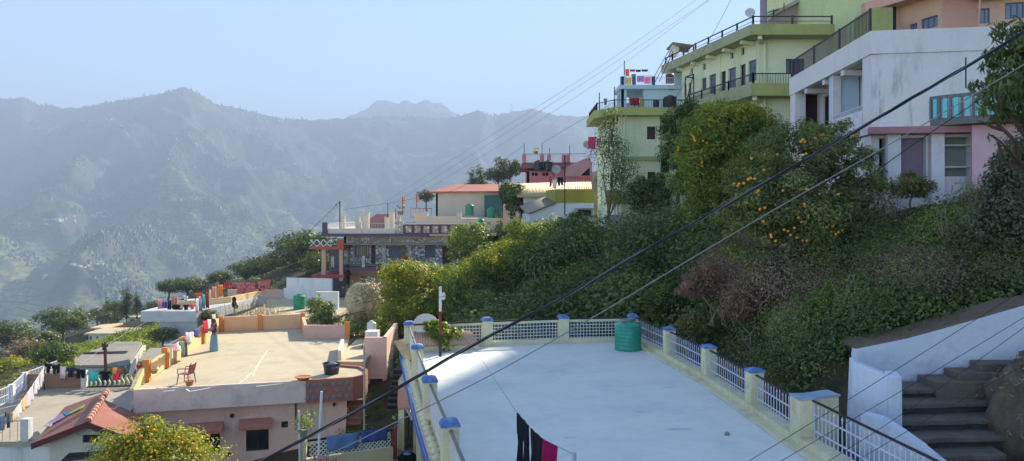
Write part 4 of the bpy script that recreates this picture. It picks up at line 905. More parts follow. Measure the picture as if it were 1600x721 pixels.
# ------------------------------------------------ pink roofed house with tanks (further up)
T = thing('pink_terrace_house', 'pink house with white railed roof terrace and sloping stair wall, behind the corrugated roofs', 'house', (5, 89, 1))
RPK = M('strong_pink_paint', (.58, .2, .24), .8, .12, 1, .15, (.35, .18, .18), .4, .8)
X = lambda px, D=88: (px - CX) / F * D; Zy = lambda y, D=88: (HY - y) / F * D
fp2 = PL((X(823), 88), (X(863), 88)); hh = [fp2.rect(831, 270, 835, 275), fp2.rect(836, 270, 840, 275), fp2.rect(848, 270, 852, 275), fp2.rect(853, 270, 857, 275)]
m_ = MB(); facade(m_, fp2, -.5, Zy(268), hh, .3); facade(m_, PL((X(823), 96), (X(823), 88)), -.5, Zy(268), (), .3); m_.box(X(863) + .002, 88.1, -.5, X(925), 96, Zy(276)); m_.build('wall', RPK, T)
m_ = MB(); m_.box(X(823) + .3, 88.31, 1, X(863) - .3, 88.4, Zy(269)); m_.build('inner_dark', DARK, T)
m_ = MB(); m_.box(X(822), 87.8, Zy(268) + .002, X(866), 93, Zy(266.5)); m_.build('tank_shelf', MAR, T)
m_ = MB(); m_.hexa([(X(811), 87.6, Zy(263.5)), (X(872), 87.6, Zy(263.5)), (X(872), 96, Zy(263.5)), (X(811), 96, Zy(263.5)), (X(818), 88.4, Zy(254)), (X(920), 88.4, Zy(254)), (X(920), 96, Zy(254)), (X(818), 96, Zy(254))]); m_.build('roof_slab', M('dull_maroon_slab', (.25, .1, .1), .8, .15), T)
m_ = MB(); m_.box(X(845), 92.5, Zy(266), X(920), 92.7, Zy(260)); m_.box(X(863), 88.5, Zy(276) + .002, X(884), 92.4, Zy(262)); m_.build('upper_wall', RPK, T)
m_ = MB(); m_.prism([(0, 0), (1, 0), (0, 1)], 0, 1) if False else None
q0 = [(X(884), Zy(276)), (X(925), Zy(276)), (X(925), Zy(258)), (X(921), Zy(246)), (X(905), Zy(252)), (X(884), Zy(262))]
m_.poly([(x, 87.7, z) for x, z in q0]); m_.poly([(x, 88.0, z) for x, z in q0][::-1])
for i in range(len(q0)): j = (i + 1) % len(q0); m_.poly([(q0[i][0], 88., q0[i][1]), (q0[j][0], 88., q0[j][1]), (q0[j][0], 87.7, q0[j][1]), (q0[i][0], 87.7, q0[i][1])])
m_.build('stair_wall', M('dusty_pink_paint', (.55, .3, .32), .8, .12, 1, .15), T)
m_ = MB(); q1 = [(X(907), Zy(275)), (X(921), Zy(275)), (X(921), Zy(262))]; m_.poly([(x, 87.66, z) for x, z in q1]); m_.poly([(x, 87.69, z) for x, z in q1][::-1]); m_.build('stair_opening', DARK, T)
for px in (819, 847, 858, 883, 888): pillar(T, (X(px), 88.5), .45 if px != 883 else .7, Zy(254) + .003, Zy(241.5), RPK, 'terrace_post')
for a, b in ((821, 846), (849, 857), (860, 881), (891, 917)):
    railing(T, (X(a), 88.5, Zy(254)), (X(b), 88.5, Zy(254)), .9, WIRON, None, .03)
m_ = MB(); m_.bar((X(817), 88.5, Zy(240.5)), (X(917), 88.5, Zy(240)), .05); m_.build('top_rail', BIRON, T)
# ------------------------------------------------ low white-blue house with corrugated roofs
B_ = thing('corrugated_roof_house', 'low bluish white house with corrugated roofs and an olive parapet below the pink terrace house', 'house', (4, 63, -1))
BLW = M('bluish_whitewash', (.68, .74, .84), .85, .06, 1, .15, (.35, .38, .42), .4, .8, True)
OLV = M('olive_paint', (.32, .3, .05), .8, .12, 1.2, .15, (.2, .2, .06), .5, 1)
x6 = lambda px, D=62: (px - CX) / F * D; z6 = lambda y, D=62: (HY - y) / F * D
bp_ = PL((x6(826), 62), (x6(928), 62)); wb = bp_.rect(903, 328, 924, 339)
m_ = MB(); facade(m_, bp_, -1.5, z6(334), [wb], .25); t867 = bp_.uv(867)[0]
m_.hexa([bp_.P(0, z6(334)), bp_.P(t867, z6(334)), bp_.P(t867, z6(334), -.25), bp_.P(0, z6(334), -.25), bp_.P(0, z6(333.6)), bp_.P(t867, z6(317.6)), bp_.P(t867, z6(317.6), -.25), bp_.P(0, z6(333.6), -.25)])
facade(m_, bp_, z6(334), z6(317), [wb], .25, t0=t867); facade(m_, PL((x6(814, 66), 68), (x6(826), 62)), -1.5, z6(334), [(1.2, 2.2, -1.2, -.1), (3.0, 4.0, -1.2, -.1)], .25)
m_.build('wall', BLW, B_); window(B_, bp_, wb, BLKF, nx=2); m_ = MB()
p2_ = PL((x6(813, 67), 67), (x6(905, 67), 67)); facade(m_, p2_, -1.2, z6(307, 67), (), .25); facade(m_, PL((x6(813, 67), 72), (x6(813, 67), 67)), -1.2, z6(307, 67), (), .25); m_.build('upper_wall', BLW, B_)
GREYC = M('weathered_grey_sheet', (.33, .29, .25), .7, .2, 2, .1, (.2, .17, .15), .5, 2); CRC = M('cream_corrugated_sheet', (.62, .5, .3), .65, .12, 2, .1, (.4, .3, .18), .4, 1)
corrugated('lean_to_roof', W(811.5, 322.5, 66.5), W(823, 334.5, 61.4), W(868, 317, 61.6), W(853.5, 307.2, 66.6), GREYC, 16, .05, B_)
corrugated('main_roof', W(808, 308.5, 66.2), W(853.5, 307.5, 66.2), W(860, 285.5, 71.5), W(807, 287.5, 71.5), CRC, 22, .05, B_)
corrugated('main_roof', W(853.8, 307, 66.2), W(926, 303, 66.2), W(924, 284.5, 71.5), W(860.3, 285.6, 71.5), CRC, 24, .05, B_)
m_ = MB(); facade(m_, PL((x6(867), 61.9), (x6(928), 61.9)), z6(317), z6(296), (), .15); facade(m_, PL((x6(853, 66), 66), (x6(867), 61.9)), z6(317), z6(296), (), .15); m_.build('olive_parapet', OLV, B_)
m_ = MB(); m_.box(x6(867), 62.06, z6(317.2) - .15, x6(928), 66, z6(317.2)); m_.build('roof_deck', ROOFC, B_)
m_ = MB(); m_.box(x6(898), 61.2, z6(327), x6(928), 61.99, z6(326)); m_.build('window_shade', GPIPE, B_)
pw = thing('pink_side_wall', 'short blank pink wall half hidden by the tree left of the corrugated roof', 'wall', (x6(798, 72), 72, -1)); m_ = MB(); m_.box(x6(786, 72), 72, -1.6, x6(811, 72), 76, z6(300, 72)); m_.build('plaster', PINKW, pw)
bwll = thing('brick_garden_wall', 'low brick garden wall in front of the low bluish white house', 'wall', (1, 59, -1.3)); m_ = MB(); a = W(795, 352, 59); b = W(851, 352, 59); m_.box(a.x, 58.9, -2.2, b.x, 59.2, z6(352, 59)); m_.build('brick_course', tile_mat('garden_brick', (.2, .1, .07), (.3, .2, .14), 4), bwll)
# ------------------------------------------------ big green house up the hill
LG = M('pale_green_paint', (.78, .84, .6), .85, .07, .8, .12, (.32, .4, .24), .45, .7, True)
OB = M('olive_band_paint', (.42, .44, .17), .8, .12, .8, .15, (.16, .18, .08), .5, .6, True)
OBS = M('olive_grey_band', (.42, .44, .27), .85, .12, .8, .15, (.16, .16, .1), .5, .6)
DRAIL = M('dark_bronze_rail', (.06, .045, .05), .5, .2)
z7 = lambda x, y: (1020 + x / 3.276, y / 3.276)
GH = thing('green_house', 'tall pale green house with olive balcony bands stepping up the hill at upper right', 'house', (17, 53, 0))
zR0, zR1, zB0, zB1 = 10.97, 11.6, 7.25, 8.0
lw_ = PL((12.75, 57.7), (15.5, 48.2)); fw_ = PL((15.5, 48.2), (27, 48.2))
def r7(pl, x0, y0, x1, y1): a = z7(x0, y0); b = z7(x1, y1); return pl.rect(a[0], a[1], b[0], b[1])
vents = [r7(lw_, 193, 352, 205, 382), r7(lw_, 256, 327, 270, 360), r7(lw_, 397, 268, 412, 302), r7(lw_, 452, 247, 468, 283)]
wins = [r7(lw_, 160, 432, 172, 495), r7(lw_, 183, 425, 197, 485), r7(lw_, 250, 400, 274, 462), r7(lw_, 288, 382, 323, 480), r7(lw_, 348, 366, 373, 466), r7(lw_, 386, 349, 425, 450), r7(lw_, 447, 331, 475, 438), r7(lw_, 488, 310, 530, 418)]
wins = [(a, b, max(c, zB1 + .02), d) for a, b, c, d in wins]
low = [r7(lw_, 462, 527, 482, 560)]
m_ = MB(); facade(m_, lw_, -2, 11.2, vents + wins + low, .3); fh = r7(fw_, 682, 302, 775, 377); facade(m_, fw_, -2, 18.5, [fh, (4.35 + 4.9, 4.35 + 6, 12.9, 13.9)], .3) if False else None
facade(m_, fw_, -2, 11.2, [fh], .3, t1=4.2); m_.build('wall', LG, GH)
m_ = MB(); tw = fw_.rect(1378, 5, 1390, 15); facade(m_, fw_, -2, 18.5, [tw], .3, t0=4.203, t1=9.2); facade(m_, PL((19.703, 60), (19.703, 48.5)), 11.21, 18.5, (), .3); m_.build('tall_wall', M('yellow_green_paint', (.72, .78, .42), .85, .07, .8, .12, (.4, .45, .25), .4, .7, True), GH)
window(GH, fw_, tw, BLKF, nx=1)
for h in vents + low: window(GH, lw_, h, SHUT, nx=1, name='vent', depth=.15)
for i, h in enumerate(wins): dr = i in (0, 4, 6); window(GH, lw_, h, SHUT if not dr else BLKF, GLASSB if not dr else GLASS, nx=1 if dr else 2, ny=1 if dr else 3, depth=.14, grille=0 if dr else 4, name='door' if dr else 'window')
window(GH, fw_, fh, BLKF, GLASSB, nx=4, ny=1, grille=9, depth=.1)
rl = [(14.7, 47), (19.7, 47), (19.7, 60), (11.8, 60), (12.1, 58.5)]
m_ = MB(); m_.prism(rl, zR0, zR0 + .2); m_.build('roof_slab', OBS, GH)
def band(parent, pts, z0, z1, th, mat, name='band'):
    mb = MB(); A = off_line(pts, 0); B = off_line(pts, th)
    for i in range(len(pts) - 1):
        q = [(*A[i], z0), (*B[i], z0), (*B[i + 1], z0), (*A[i + 1], z0)]; mb.hexa([q[k] for k in (1, 2, 3, 0)] + [(q[k][0], q[k][1], z1) for k in (1, 2, 3, 0)])
    return mb.build(name, mat, parent)
band(GH, [(11.8, 60), (12.1, 58.5), (14.7, 47)], zR0 - .01, zR1, .14, OBS, 'roof_band'); band(GH, [(14.705, 47), (19.69, 47)], zR0 - .01, zR1 + .003, .14, OB, 'roof_band')
bl = [(14.7, 47), (19.7, 47), (19.7, 48.19), (15.49, 48.19), (13.2, 56.0), (12.0, 55.6)]
bl = [(14.7, 47), (19.7, 47), (19.7, 48.19), (15.49, 48.19), (13.0, 56.8), (12.45, 56.7)]
m_ = MB(); m_.prism(bl, zB0, zB0 + .2); m_.build('balcony_slab', OBS, GH)
band(GH, [(12.45, 56.7), (14.7, 47)], zB0 - .01, zB1, .12, OBS, 'balcony_band'); band(GH, [(14.705, 47), (19.69, 47)], zB0 - .01, zB1 + .003, .12, OB, 'balcony_band')
for k in range(5):     # brackets under the slabs
    f = (k + .6) / 5
    a = Vector((14.75, 47.1)).lerp(Vector((12.15, 58.3)), f); b = a + Vector((1.1, .25))
    m_ = MB(); m_.bar((a.x, a.y, zR0 - .12), (b.x, b.y, zR0 - .2), .25, .22); m_.build('slab_bracket', LG, GH)
m_ = MB(); m_.bar((15.2, 47.1, zR0 - .12), (15.6, 48.1, zR0 - .2), .25, .22); m_.build('slab_bracket', LG, GH); m_ = MB(); m_.bar((14.9, 47.2, zB0 - .12), (15.5, 48.1, zB0 - .2), .25, .22); m_.build('slab_bracket', LG, GH)
def railrun(parent, pts, z, h, mat, step=2.0, thin=.14, mids=(.5,), r=.045, name='roof_railing'):
    mb = MB()
    for a, b in zip(pts[:-1], pts[1:]):
        a = Vector(a); b = Vector(b); L = (b - a).length; n = max(1, round(L / step))
        for i in range(n + 1):
            p = a.lerp(b, i / n); mb.bar((p.x, p.y, z), (p.x, p.y, z + h + .06), r * 2.2)
        for f in (1, *mids): mb.bar((a.x, a.y, z + h * f), (b.x, b.y, z + h * f), r * (1.4 if f == 1 else .6))
        if thin:
            n = int(L / thin)
            for i in range(n): p = a.lerp(b, (i + .5) / n); mb.bar((p.x, p.y, z), (p.x, p.y, z + h), .02)
    return mb.build(name, mat, parent)
railrun(GH, [(11.95, 59.7), (12.2, 58.4), (14.78, 47.08), (19.6, 47.08)], zR1, .52, DRAIL, 2.0, 0, (.45,))
railrun(GH, [(14.1, 50.0), (14.78, 47.08), (19.6, 47.08)], zB1, .62, DRAIL, 3, .16, ())
railrun(GH, [(12.8, 55.4), (14.1, 50.0)], zB1, .62, DRAIL, 1.8, .16, (.5,))
m_ = MB()
for x0 in (0, ): 
    for t0 in (1.55, 2.75): m_.bar(lw_.P(t0, zB1, .55), lw_.P(t0, 10.0, .55), .07)
    m_.bar(lw_.P(1.55, 10, .55), lw_.P(2.75, 10, .55), .07); m_.bar(lw_.P(1.55, 10, .55), lw_.P(1.55, 10, .0), .07); m_.bar(lw_.P(1.55, zB1, .55), lw_.P(2.75, 10, .55), .05)
m_.build('balcony_gate_frame', BLKF, GH)
m_ = MB(); m_.tube([lw_.P(5.4, -1, .05), lw_.P(5.4, 10.9, .05)], .06, 6); m_.tube([fw_.P(.35, -1, .08), fw_.P(.35, 10.9, .08)], .09, 8); m_.build('drain_pipe', LG, GH)
# set back upper storey with sloping roof line on the roof
m_ = MB(); k0 = [W(1206, 38, 53), W(1292, 38, 53), W(1292, -28, 53), W(1262, -6, 53), W(1206, 27, 53)]
m_.poly(k0); m_.poly([p + Vector((0, 4, 0)) for p in k0][::-1])
for i in range(5): j = (i + 1) % 5; m_.poly([k0[j], k0[i], k0[i] + Vector((0, 4, 0)), k0[j] + Vector((0, 4, 0))][::-1])
m_.build('upper_storey', M('grey_pink_render', (.38, .3, .3), .85, .12, 1, .15, (.25, .25, .25), .5, 1), GH)
m_ = MB(); m_.bar(W(1197, 28, 52.9), W(1266, -8, 52.9), .5, .22); m_.build('sloping_coping', M('grey_coping', (.4, .4, .42), .8), GH)
m_ = MB(); a = W(1276, 37, 52.95); b = W(1289, 10, 52.95); m_.box(a.x, 52.9, a.z, b.x, 53.1, b.z); m_.build('door', M('rose_door', (.5, .2, .22), .7), GH)
chim = MB(); chim.lathe((W(1193, 0, 50).x, 50, 11.2), [(.22, 0), (.22, 5.2), (.24, 5.2), (.24, 5.5), (0, 5.5)], 16); tag(chim.build('flue_pipe', M('dull_lilac_pipe', (.3, .27, .33), .6, .1), None, smooth=True), 'thick grey vertical flue pipe rising from the top green roof', 'pipe')
# lower block of the green house with its tank terrace
G2 = thing('green_block', 'pale green block with small dark windows and a tank terrace behind an olive parapet', 'house', (9, 57, -1))
zt0, zt1 = 7.1, 7.65
f2 = PL((7.95, 55.8), (10.75, 55.8)); f3 = PL((10.75, 57.0), (13.4, 57.0))
h2 = [f2.rect(1011, 198, 1024, 218), f2.rect(1012, 269, 1024, 280)]
h3 = [f3.rect(1034, 178, 1046, 192), f3.rect(1033, 246, 1046, 270)]; h3[0] = (h3[0][0], h3[0][1], h3[0][2], min(h3[0][3], 7.0))
sf = PL((6.95, 58.4), (7.95, 55.8)); z6b = lambda x, y: (880 + x / 2.577, 80 + y / 2.577)
def r6(pl, x0, y0, x1, y1): a = z6b(x0, y0); b = z6b(x1, y1); return pl.rect(a[0], a[1], b[0], b[1])
hs_ = [r6(sf, 190, 315, 200, 370), r6(sf, 198, 267, 207, 292), r6(sf, 213, 265, 221, 292), r6(sf, 190, 487, 200, 550)]
hs_ = [(max(.1, a), min(sf.L - .1, b), c, d) for a, b, c, d in hs_]
hs_[3] = (hs_[3][0], hs_[3][1], hs_[3][2], hs_[3][3])
m_ = MB(); facade(m_, f2, -1.6, zt0, h2, .3); facade(m_, f3, -1.6, zt0, h3, .3); facade(m_, sf, -1.6, zt0, hs_, .3); facade(m_, PL((10.75, 55.81), (10.75, 57.0)), -1.6, zt0, (), .3); facade(m_, PL((6.95, 62.4), (6.95, 58.4)), -1.6, zt0, [(1, 2, 4, 5.4), (2.6, 3.4, 4, 5.4), (1, 2, .8, 2.2)], .3); m_.build('wall', LG, G2)
MW = M('maroon_shutter', (.09, .04, .05), .7)
for pl, hs in ((f2, h2), (f3, h3), (sf, hs_)):
    for h in hs: window(G2, pl, h, MW, MW if pl is f2 else GLASS, nx=2 if pl is f2 else 1, depth=.1)
tp = [(7.3, 55), (13.3, 55), (13.3, 62.5), (6.2, 62.5), (6.2, 56.8)]
m_ = MB(); m_.prism(tp, zt0, zt0 + .15); m_.build('terrace_slab', OBS, G2)
band(G2, [(6.2, 62.5), (6.2, 56.8), (7.3, 55), (12.7, 55)], zt0 - .02, zt1, .14, OB, 'parapet_band')
railrun(G2, [(6.28, 62.4), (6.28, 56.85), (7.35, 55.1), (12.6, 55.1)], zt1, .55, DRAIL, 1.8, .15, (), .035, 'terrace_railing')
band(G2, [(7.9, 55.79), (10.76, 55.79)], z_(251, 55.6), z_(245, 55.6), .22, OBS, 'floor_ledge')
for p, q in (((964, 190), (960, 352)), ((973, 190), (973, 300))): m_ = MB(); m_.tube([W(p[0], p[1], 55.9), W(q[0], q[1], 55.9)], .06, 6); m_.build('drain_pipe', LG, G2)
m_ = MB(); m_.tube([W(979, 174, 54.9), W(976, 190, 55.5), W(974, 250, 55.55)], .07, 6); m_.build('drain_pipe', LG, G2)
a, b = W(948, 319, 55), W(969, 298, 55); m_ = MB(); m_.box(a.x, 54.9, a.z, b.x + .1, 55.78, b.z); m_.box(b.x - 2.5, 55.8, a.z, a.x + .6, 57.9, b.z) if False else None; m_.build('olive_balcony', OLV, G2)
st_ = thing('entry_steps', 'pale steps with white posts under the small olive balcony of the green block', 'steps', (7.3, 54.8, -1))
for k in range(6): m_ = MB(); m_.box(W(946, 0, 55).x, 54.2 + k * .25, -1.2, W(974, 0, 55).x, 54.46 + k * .25, z_(354, 54.3) + k * .165); m_.build('step', M('pale_grey_step', (.42, .43, .4), .85, .1), st_)
for px in (951, 966): m_ = MB(); p = W(px, 0, 55.3); m_.box(p.x - .07, 55.3, z_(336, 55), p.x + .07, 55.45, z_(319, 55)); m_.build('post', WIRON, st_)
# light blue rooftop room on the tank terrace
BB = thing('light_blue_rooftop_room', 'light blue room with its own railed roof full of washing, standing on the green block', 'house', (10, 60, zt1))
BLP = M('light_blue_paint', (.5, .66, .8), .8, .06, 1, .1)
z1_ = lambda x, y: (930 + x / 6.55, 90 + y / 6.55)
fb = PL((W(971, 0, 59.5).x, 59.5), (W(1068, 0, 59.5).x, 59.5)); op = fb.rect(979, 140, 1005, 168); op = (op[0], op[1], zt0 + .3, op[3])
m_ = MB(); facade(m_, fb, zt0 + .16, z_(140, 59.5), [op, fb.rect(1046, 134.5, 1055, 140)], .2); facade(m_, PL((fb.A.x, 62.2), (fb.A.x, 59.5)), zt0 + .16, z_(140, 59.5), [(.6, 2.1, zt0 + 1.3, z_(144, 59.5))], .2)
facade(m_, PL((fb.A.x, 62.2), (fb.B.x, 62.2)), zt0 + .16, z_(140, 59.5), [(.3, 1, 9.0, z_(144, 59.5)), (1.3, 1.9, 9.0, z_(146, 59.5))], .2); m_.build('wall', BLP, BB)
m_ = MB(); m_.box(fb.A.x - .2, 59.2, z_(140, 59.5) + .002, fb.B.x, 62.4, z_(134, 59.5)); m_.build('roof_slab', BLP, BB)
m_ = MB(); a = W(1053, 134, 59.6); m_.box(a.x, 59.35, a.z + .003, fb.B.x, 59.6, z_(115, 59.5)); m_.build('upper_wall', BLP, BB)
for px in (972, 974.5, 1021): pillar(BB, (W(px, 0, 59.5).x, 59.5), .25, z_(134, 59.5) + .003, z_(120, 59.5), M('deep_blue_post', (.08, .12, .25), .7) if px != 974.5 else BLP, 'post')
railing(BB, (W(975, 0, 59.5).x, 59.5, z_(134, 59.5)), (W(1020, 0, 59.5).x, 59.5, z_(134, 59.5)), .75, LILAC, 20, .02); railing(BB, (W(1023, 0, 59.5).x, 59.5, z_(134, 59.5)), (W(1053, 0, 59.5).x, 59.5, z_(134, 59.5)), .6, LILAC, 12, .02)
m_ = MB(); m_.box(W(1046, 0, 59).x, 59.3, z_(140.5, 59.4), W(1055, 0, 59).x, 59.49, z_(134.5, 59.4)); m_.build('meter_box', GPIPE, BB)
# ------------------------------------------------ pink and peach house at the top right
P_ = thing('pink_hilltop_house', 'pink and peach house with blue shuttered windows at the top right, above the whitewashed house', 'house', (25, 40, 3))
PKA = M('peach_pink_wall', (.76, .5, .36), .85, .06, 1, .12, (.5, .35, .28), .4, .8); PKB = M('salmon_wall', (.74, .42, .35), .85, .06, 1, .12)
z8 = lambda x, y: (1380 + x / 4.805, y / 4.805)
def r8(pl, x0, y0, x1, y1): a = z8(x0, y0); b = z8(x1, y1); return pl.rect(a[0], a[1], b[0], b[1])
pA = PL((20.3, 42.5), (21.6, 38.6)); pB = PL((21.6, 38.6), (23.4, 38.6)); pC = PL((23.4, 38.6), (29, 36.5))
hA = [r8(pA, 195, 180, 255, 222), r8(pA, 283, 130, 410, 215)]; hC = [r8(pC, 695, 65, 800, 178), r8(pC, 915, 20, 1057, 140)]
m_ = MB(); facade(m_, pA, 2, 13, hA, .25); m_.build('wall', PKA, P_)
m_ = MB(); facade(m_, pB, 2, 14, (), .25); m_.build('wall', PKB, P_)
m_ = MB(); facade(m_, pC, 2, 12.5, hC, .25); m_.build('wall', PKA, P_)
BSH = M('blue_shutter', (.1, .16, .3), .6, .15)
for pl, hs in ((pA, hA), (pC, hC)):
    for h in hs: window(P_, pl, h, BSH, GLASSB, nx=3, ny=1)
m_ = MB(); m_.slab([(19.2, 41.8, z_(0, 40) + .35), (21.0, 37.4, z_(0, 40) + .3), (30, 35.2, z_(0, 36) + 1.6), (30, 44, 12.2), (20, 44, 12)], .5); m_.build('roof_slab', PKB, P_)
m_ = MB(); m_.slab([(22.9, 38.0, 10.75), (24.6, 37.4, 10.75), (24.8, 38.0, 10.9), (23.3, 38.6, 10.9)], .08); m_.build('window_shade', BRICKR, P_)
m_ = MB(); m_.tube([W(1529, 40, 37.6), W(1532, -10, 37.6)], .05, 6); m_.build('drain_pipe', PKB, P_)
m_ = MB(); m_.tube([W(1397, 50, 41), W(1397, -20, 41)], .12, 6); m_.build('black_pipe', BIRON, P_)
# ------------------------------------------------ whitewashed house with open balcony, right
Wh = thing('whitewashed_house', 'whitewashed house with a mould stained end wall and open left balcony, at right', 'house', (15, 30, .5))
WW = M('mouldy_whitewash', (.8, .78, .81), .85, .05, 1, .15, (.16, .15, .17), .95, 1.6, True); local_stain(WW, (14.0, 28.0, 3.9), .8, 2.6)
WP = M('lilac_white_paint', (.78, .76, .82), .85, .06, 1, .12, (.3, .28, .3), .4, 1)
zw0, zw1, zfl = 5.83, 6.67, 3.05
A_, Bn, Cn = (13.7, 37.8), (13.1, 28.0), (20.4, 26.75)
m_ = MB(); fpw = PL(Bn, Cn); facade(m_, fpw, zfl + .1, zw0, (), .3); o_ = m_.build('end_wall', WW, Wh)
m_ = MB(); facade(m_, PL((Bn[0] - .05, Bn[1] - .06), (Cn[0], Cn[1] - .06)), zw0 + .002, zw1, (), .25); facade(m_, PL((A_[0] - .05, A_[1]), (Bn[0] - .05, Bn[1] - .06)), zw0 + .002, zw1, (), .25); m_.build('parapet', WW, Wh)
m_ = MB(); m_.prism([(13.3, 28.2), (20.4, 27.0), (20.4, 38), (13.95, 38)], zw0 + .01, zw0 + .25); m_.build('roof_slab', ROOFC, Wh)
m_ = MB(); m_.prism([(13.12, 28.02), (20.4, 26.8), (20.4, 38), (13.72, 37.8)], zfl - .1, zfl + .098); m_.build('floor_slab', WP, Wh)
pl_l = PL(A_, Bn)
m_ = MB(); facade(m_, pl_l, zfl + .1, zw0, [(.7, 4.5, zfl + .1, zw0 - .01), (4.5, 8.95, zfl + .1, zw0 - .01)], .35) if False else None
m_ = MB(); facade(m_, pl_l, zfl + .1, zw0, (), .4, t0=9.0); m_.build('corner_pier', WP, Wh)
m_ = MB(); facade(m_, pl_l, -1, zw0, (), .5, t1=.75); m_.build('far_pillar', WP, Wh)
inn = PL((14.9, 37.5), (14.5, 28.4)); hi = [inn.rect(1257, 135, 1281, 178), inn.rect(1303, 145, 1309, 173)]; hi = [(max(.2, a), b, max(c, zfl + .12), min(d, 5.6)) for a, b, c, d in hi]
hi = [(.8, 4.2, zfl + .12, 5.6), (4.5, 4.8, 4.2, 5.2), (6.2, 6.6, 4.3, 5.2)]
m_ = MB(); facade(m_, inn, zfl + .1, zw0, hi, .2); m_.build('inner_wall', BLW, Wh)
for h in hi: window(Wh, inn, h, M('dark_maroon_frame', (.05, .02, .03), .7), DARK, nx=1)
for t in (2.2, 4.6, 6.8): m_ = MB(); p = pl_l.P(t, 0); m_.bar((p.x + .05, p.y, zw0 - .12), (14.9, p.y + .1, zw0 - .12), .25, .22); m_.build('ceiling_beam', WP, Wh)
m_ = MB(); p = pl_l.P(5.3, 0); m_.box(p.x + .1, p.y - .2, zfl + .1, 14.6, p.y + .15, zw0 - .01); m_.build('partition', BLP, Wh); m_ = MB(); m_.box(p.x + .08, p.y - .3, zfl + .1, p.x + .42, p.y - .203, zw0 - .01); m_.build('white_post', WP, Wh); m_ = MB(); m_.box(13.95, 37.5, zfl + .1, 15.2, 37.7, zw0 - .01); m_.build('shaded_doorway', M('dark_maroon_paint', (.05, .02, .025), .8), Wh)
railing(Wh, pl_l.P(5.4, zfl + .1, -.1), pl_l.P(8.95, zfl + .1, -.1), .95, LILAC, 26, .025, 'balcony_railing'); railing(Wh, pl_l.P(.8, zfl + .1, -.1), pl_l.P(5.2, zfl + .1, -.1), .6, LILAC, 26, .025, 'balcony_railing')
m_ = MB(); m_.hexa([pl_l.P(5.4, zfl + .1, 0), pl_l.P(8.95, zfl + .1, 0), pl_l.P(8.95, zfl + .1, -.08), pl_l.P(5.4, zfl + .1, -.08), pl_l.P(5.4, zfl + .85, 0), pl_l.P(8.95, zfl + .85, 0), pl_l.P(8.95, zfl + .85, -.08), pl_l.P(5.4, zfl + .85, -.08)][::1]); m_.build('balcony_panel', WP, Wh)
railrun(Wh, [(13.75, 37.6), (13.2, 28.3)], zw1, .85, DRAIL, 3.2, .13, (), .035, 'roof_railing')
m_ = MB(); m_.box(14.2, 30.5, zw1 - .4, 18.5, 31, zw1 + .9); m_.build('olive_stair_wall', OB, Wh) if False else None
ob = W(1363, 48, 38), W(1395, 12, 38); m_ = MB(); m_.box(ob[0].x, 38, 5, ob[1].x, 40, ob[1].z); tag(m_.build('olive_yard_wall', OB, None), 'short olive wall at the foot of the tall green wall, beside the pink hilltop house', 'wall')
# ledge, ground floor with pillars, purple door recess and shelf alcove
PLED = M('dusty_rose_ledge', (.45, .22, .25), .8, .12, 2, .1)
m_ = MB(); m_.hexa([(12.9, 27.7, 2.9), (20.4, 26.3, 2.9), (20.4, 26.9, 2.9), (13.1, 28.3, 2.9), (12.9, 27.7, 3.14), (20.4, 26.3, 3.14), (20.4, 26.9, 3.14), (13.1, 28.3, 3.14)]); m_.build('ledge', PLED, Wh)
gf = PL((13.25, 28.35), (20.4, 27.1)); dpx = lambda a, b, c, d: gf.rect(a, c, b, d)
dr_ = [dpx(1363, 1384, 207, 300), dpx(1405, 1447, 206, 279), dpx(1473, 1518, 192, 276)]
dr_ = [(max(a, .05), b, c, min(d, 2.8)) for a, b, c, d in dr_]
m_ = MB(); facade(m_, gf, -1.5, 2.9, dr_, .5); facade(m_, PL((13.8, 38), (13.25, 28.36)), -1.5, 2.9, [(2, 4, .2, 2.2)], .3); m_.build('ground_floor_wall', WP, Wh)
def recess(pl, h, off, mat, name):
    mb = MB(); q = [pl.P(h[0] - .1, h[2] - .1, -off), pl.P(h[1] + .1, h[2] - .1, -off), pl.P(h[1] + .1, h[2] - .1, -off - .05), pl.P(h[0] - .1, h[2] - .1, -off - .05)]
    mb.hexa(q + [Vector((p.x, p.y, h[3] + .1)) for p in q]); return mb.build(name, mat, Wh)
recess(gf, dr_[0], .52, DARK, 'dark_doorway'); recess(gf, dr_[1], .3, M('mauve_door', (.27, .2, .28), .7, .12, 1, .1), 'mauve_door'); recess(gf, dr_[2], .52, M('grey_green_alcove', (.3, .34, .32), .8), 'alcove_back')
for y in (228, 262): t, z = gf.uv(1495, y); m_ = MB(); q = [gf.P(dr_[2][0], z, -.05), gf.P(dr_[2][1], z, -.05), gf.P(dr_[2][1], z, -.5), gf.P(dr_[2][0], z, -.5)]; m_.hexa(q + [p + Vector((0, 0, .05)) for p in q]); m_.build('shelf', WP, Wh)
for px in (1393, 1460): t, z = gf.uv(px); m_ = MB(); q = [gf.P(t - .22, -1.5, .35), gf.P(t + .22, -1.5, .35), gf.P(t + .22, -1.5, .003), gf.P(t - .22, -1.5, .003)]; m_.hexa(q + [Vector((p.x, p.y, 2.898)) for p in q]); m_.build('pillar', WP, Wh)
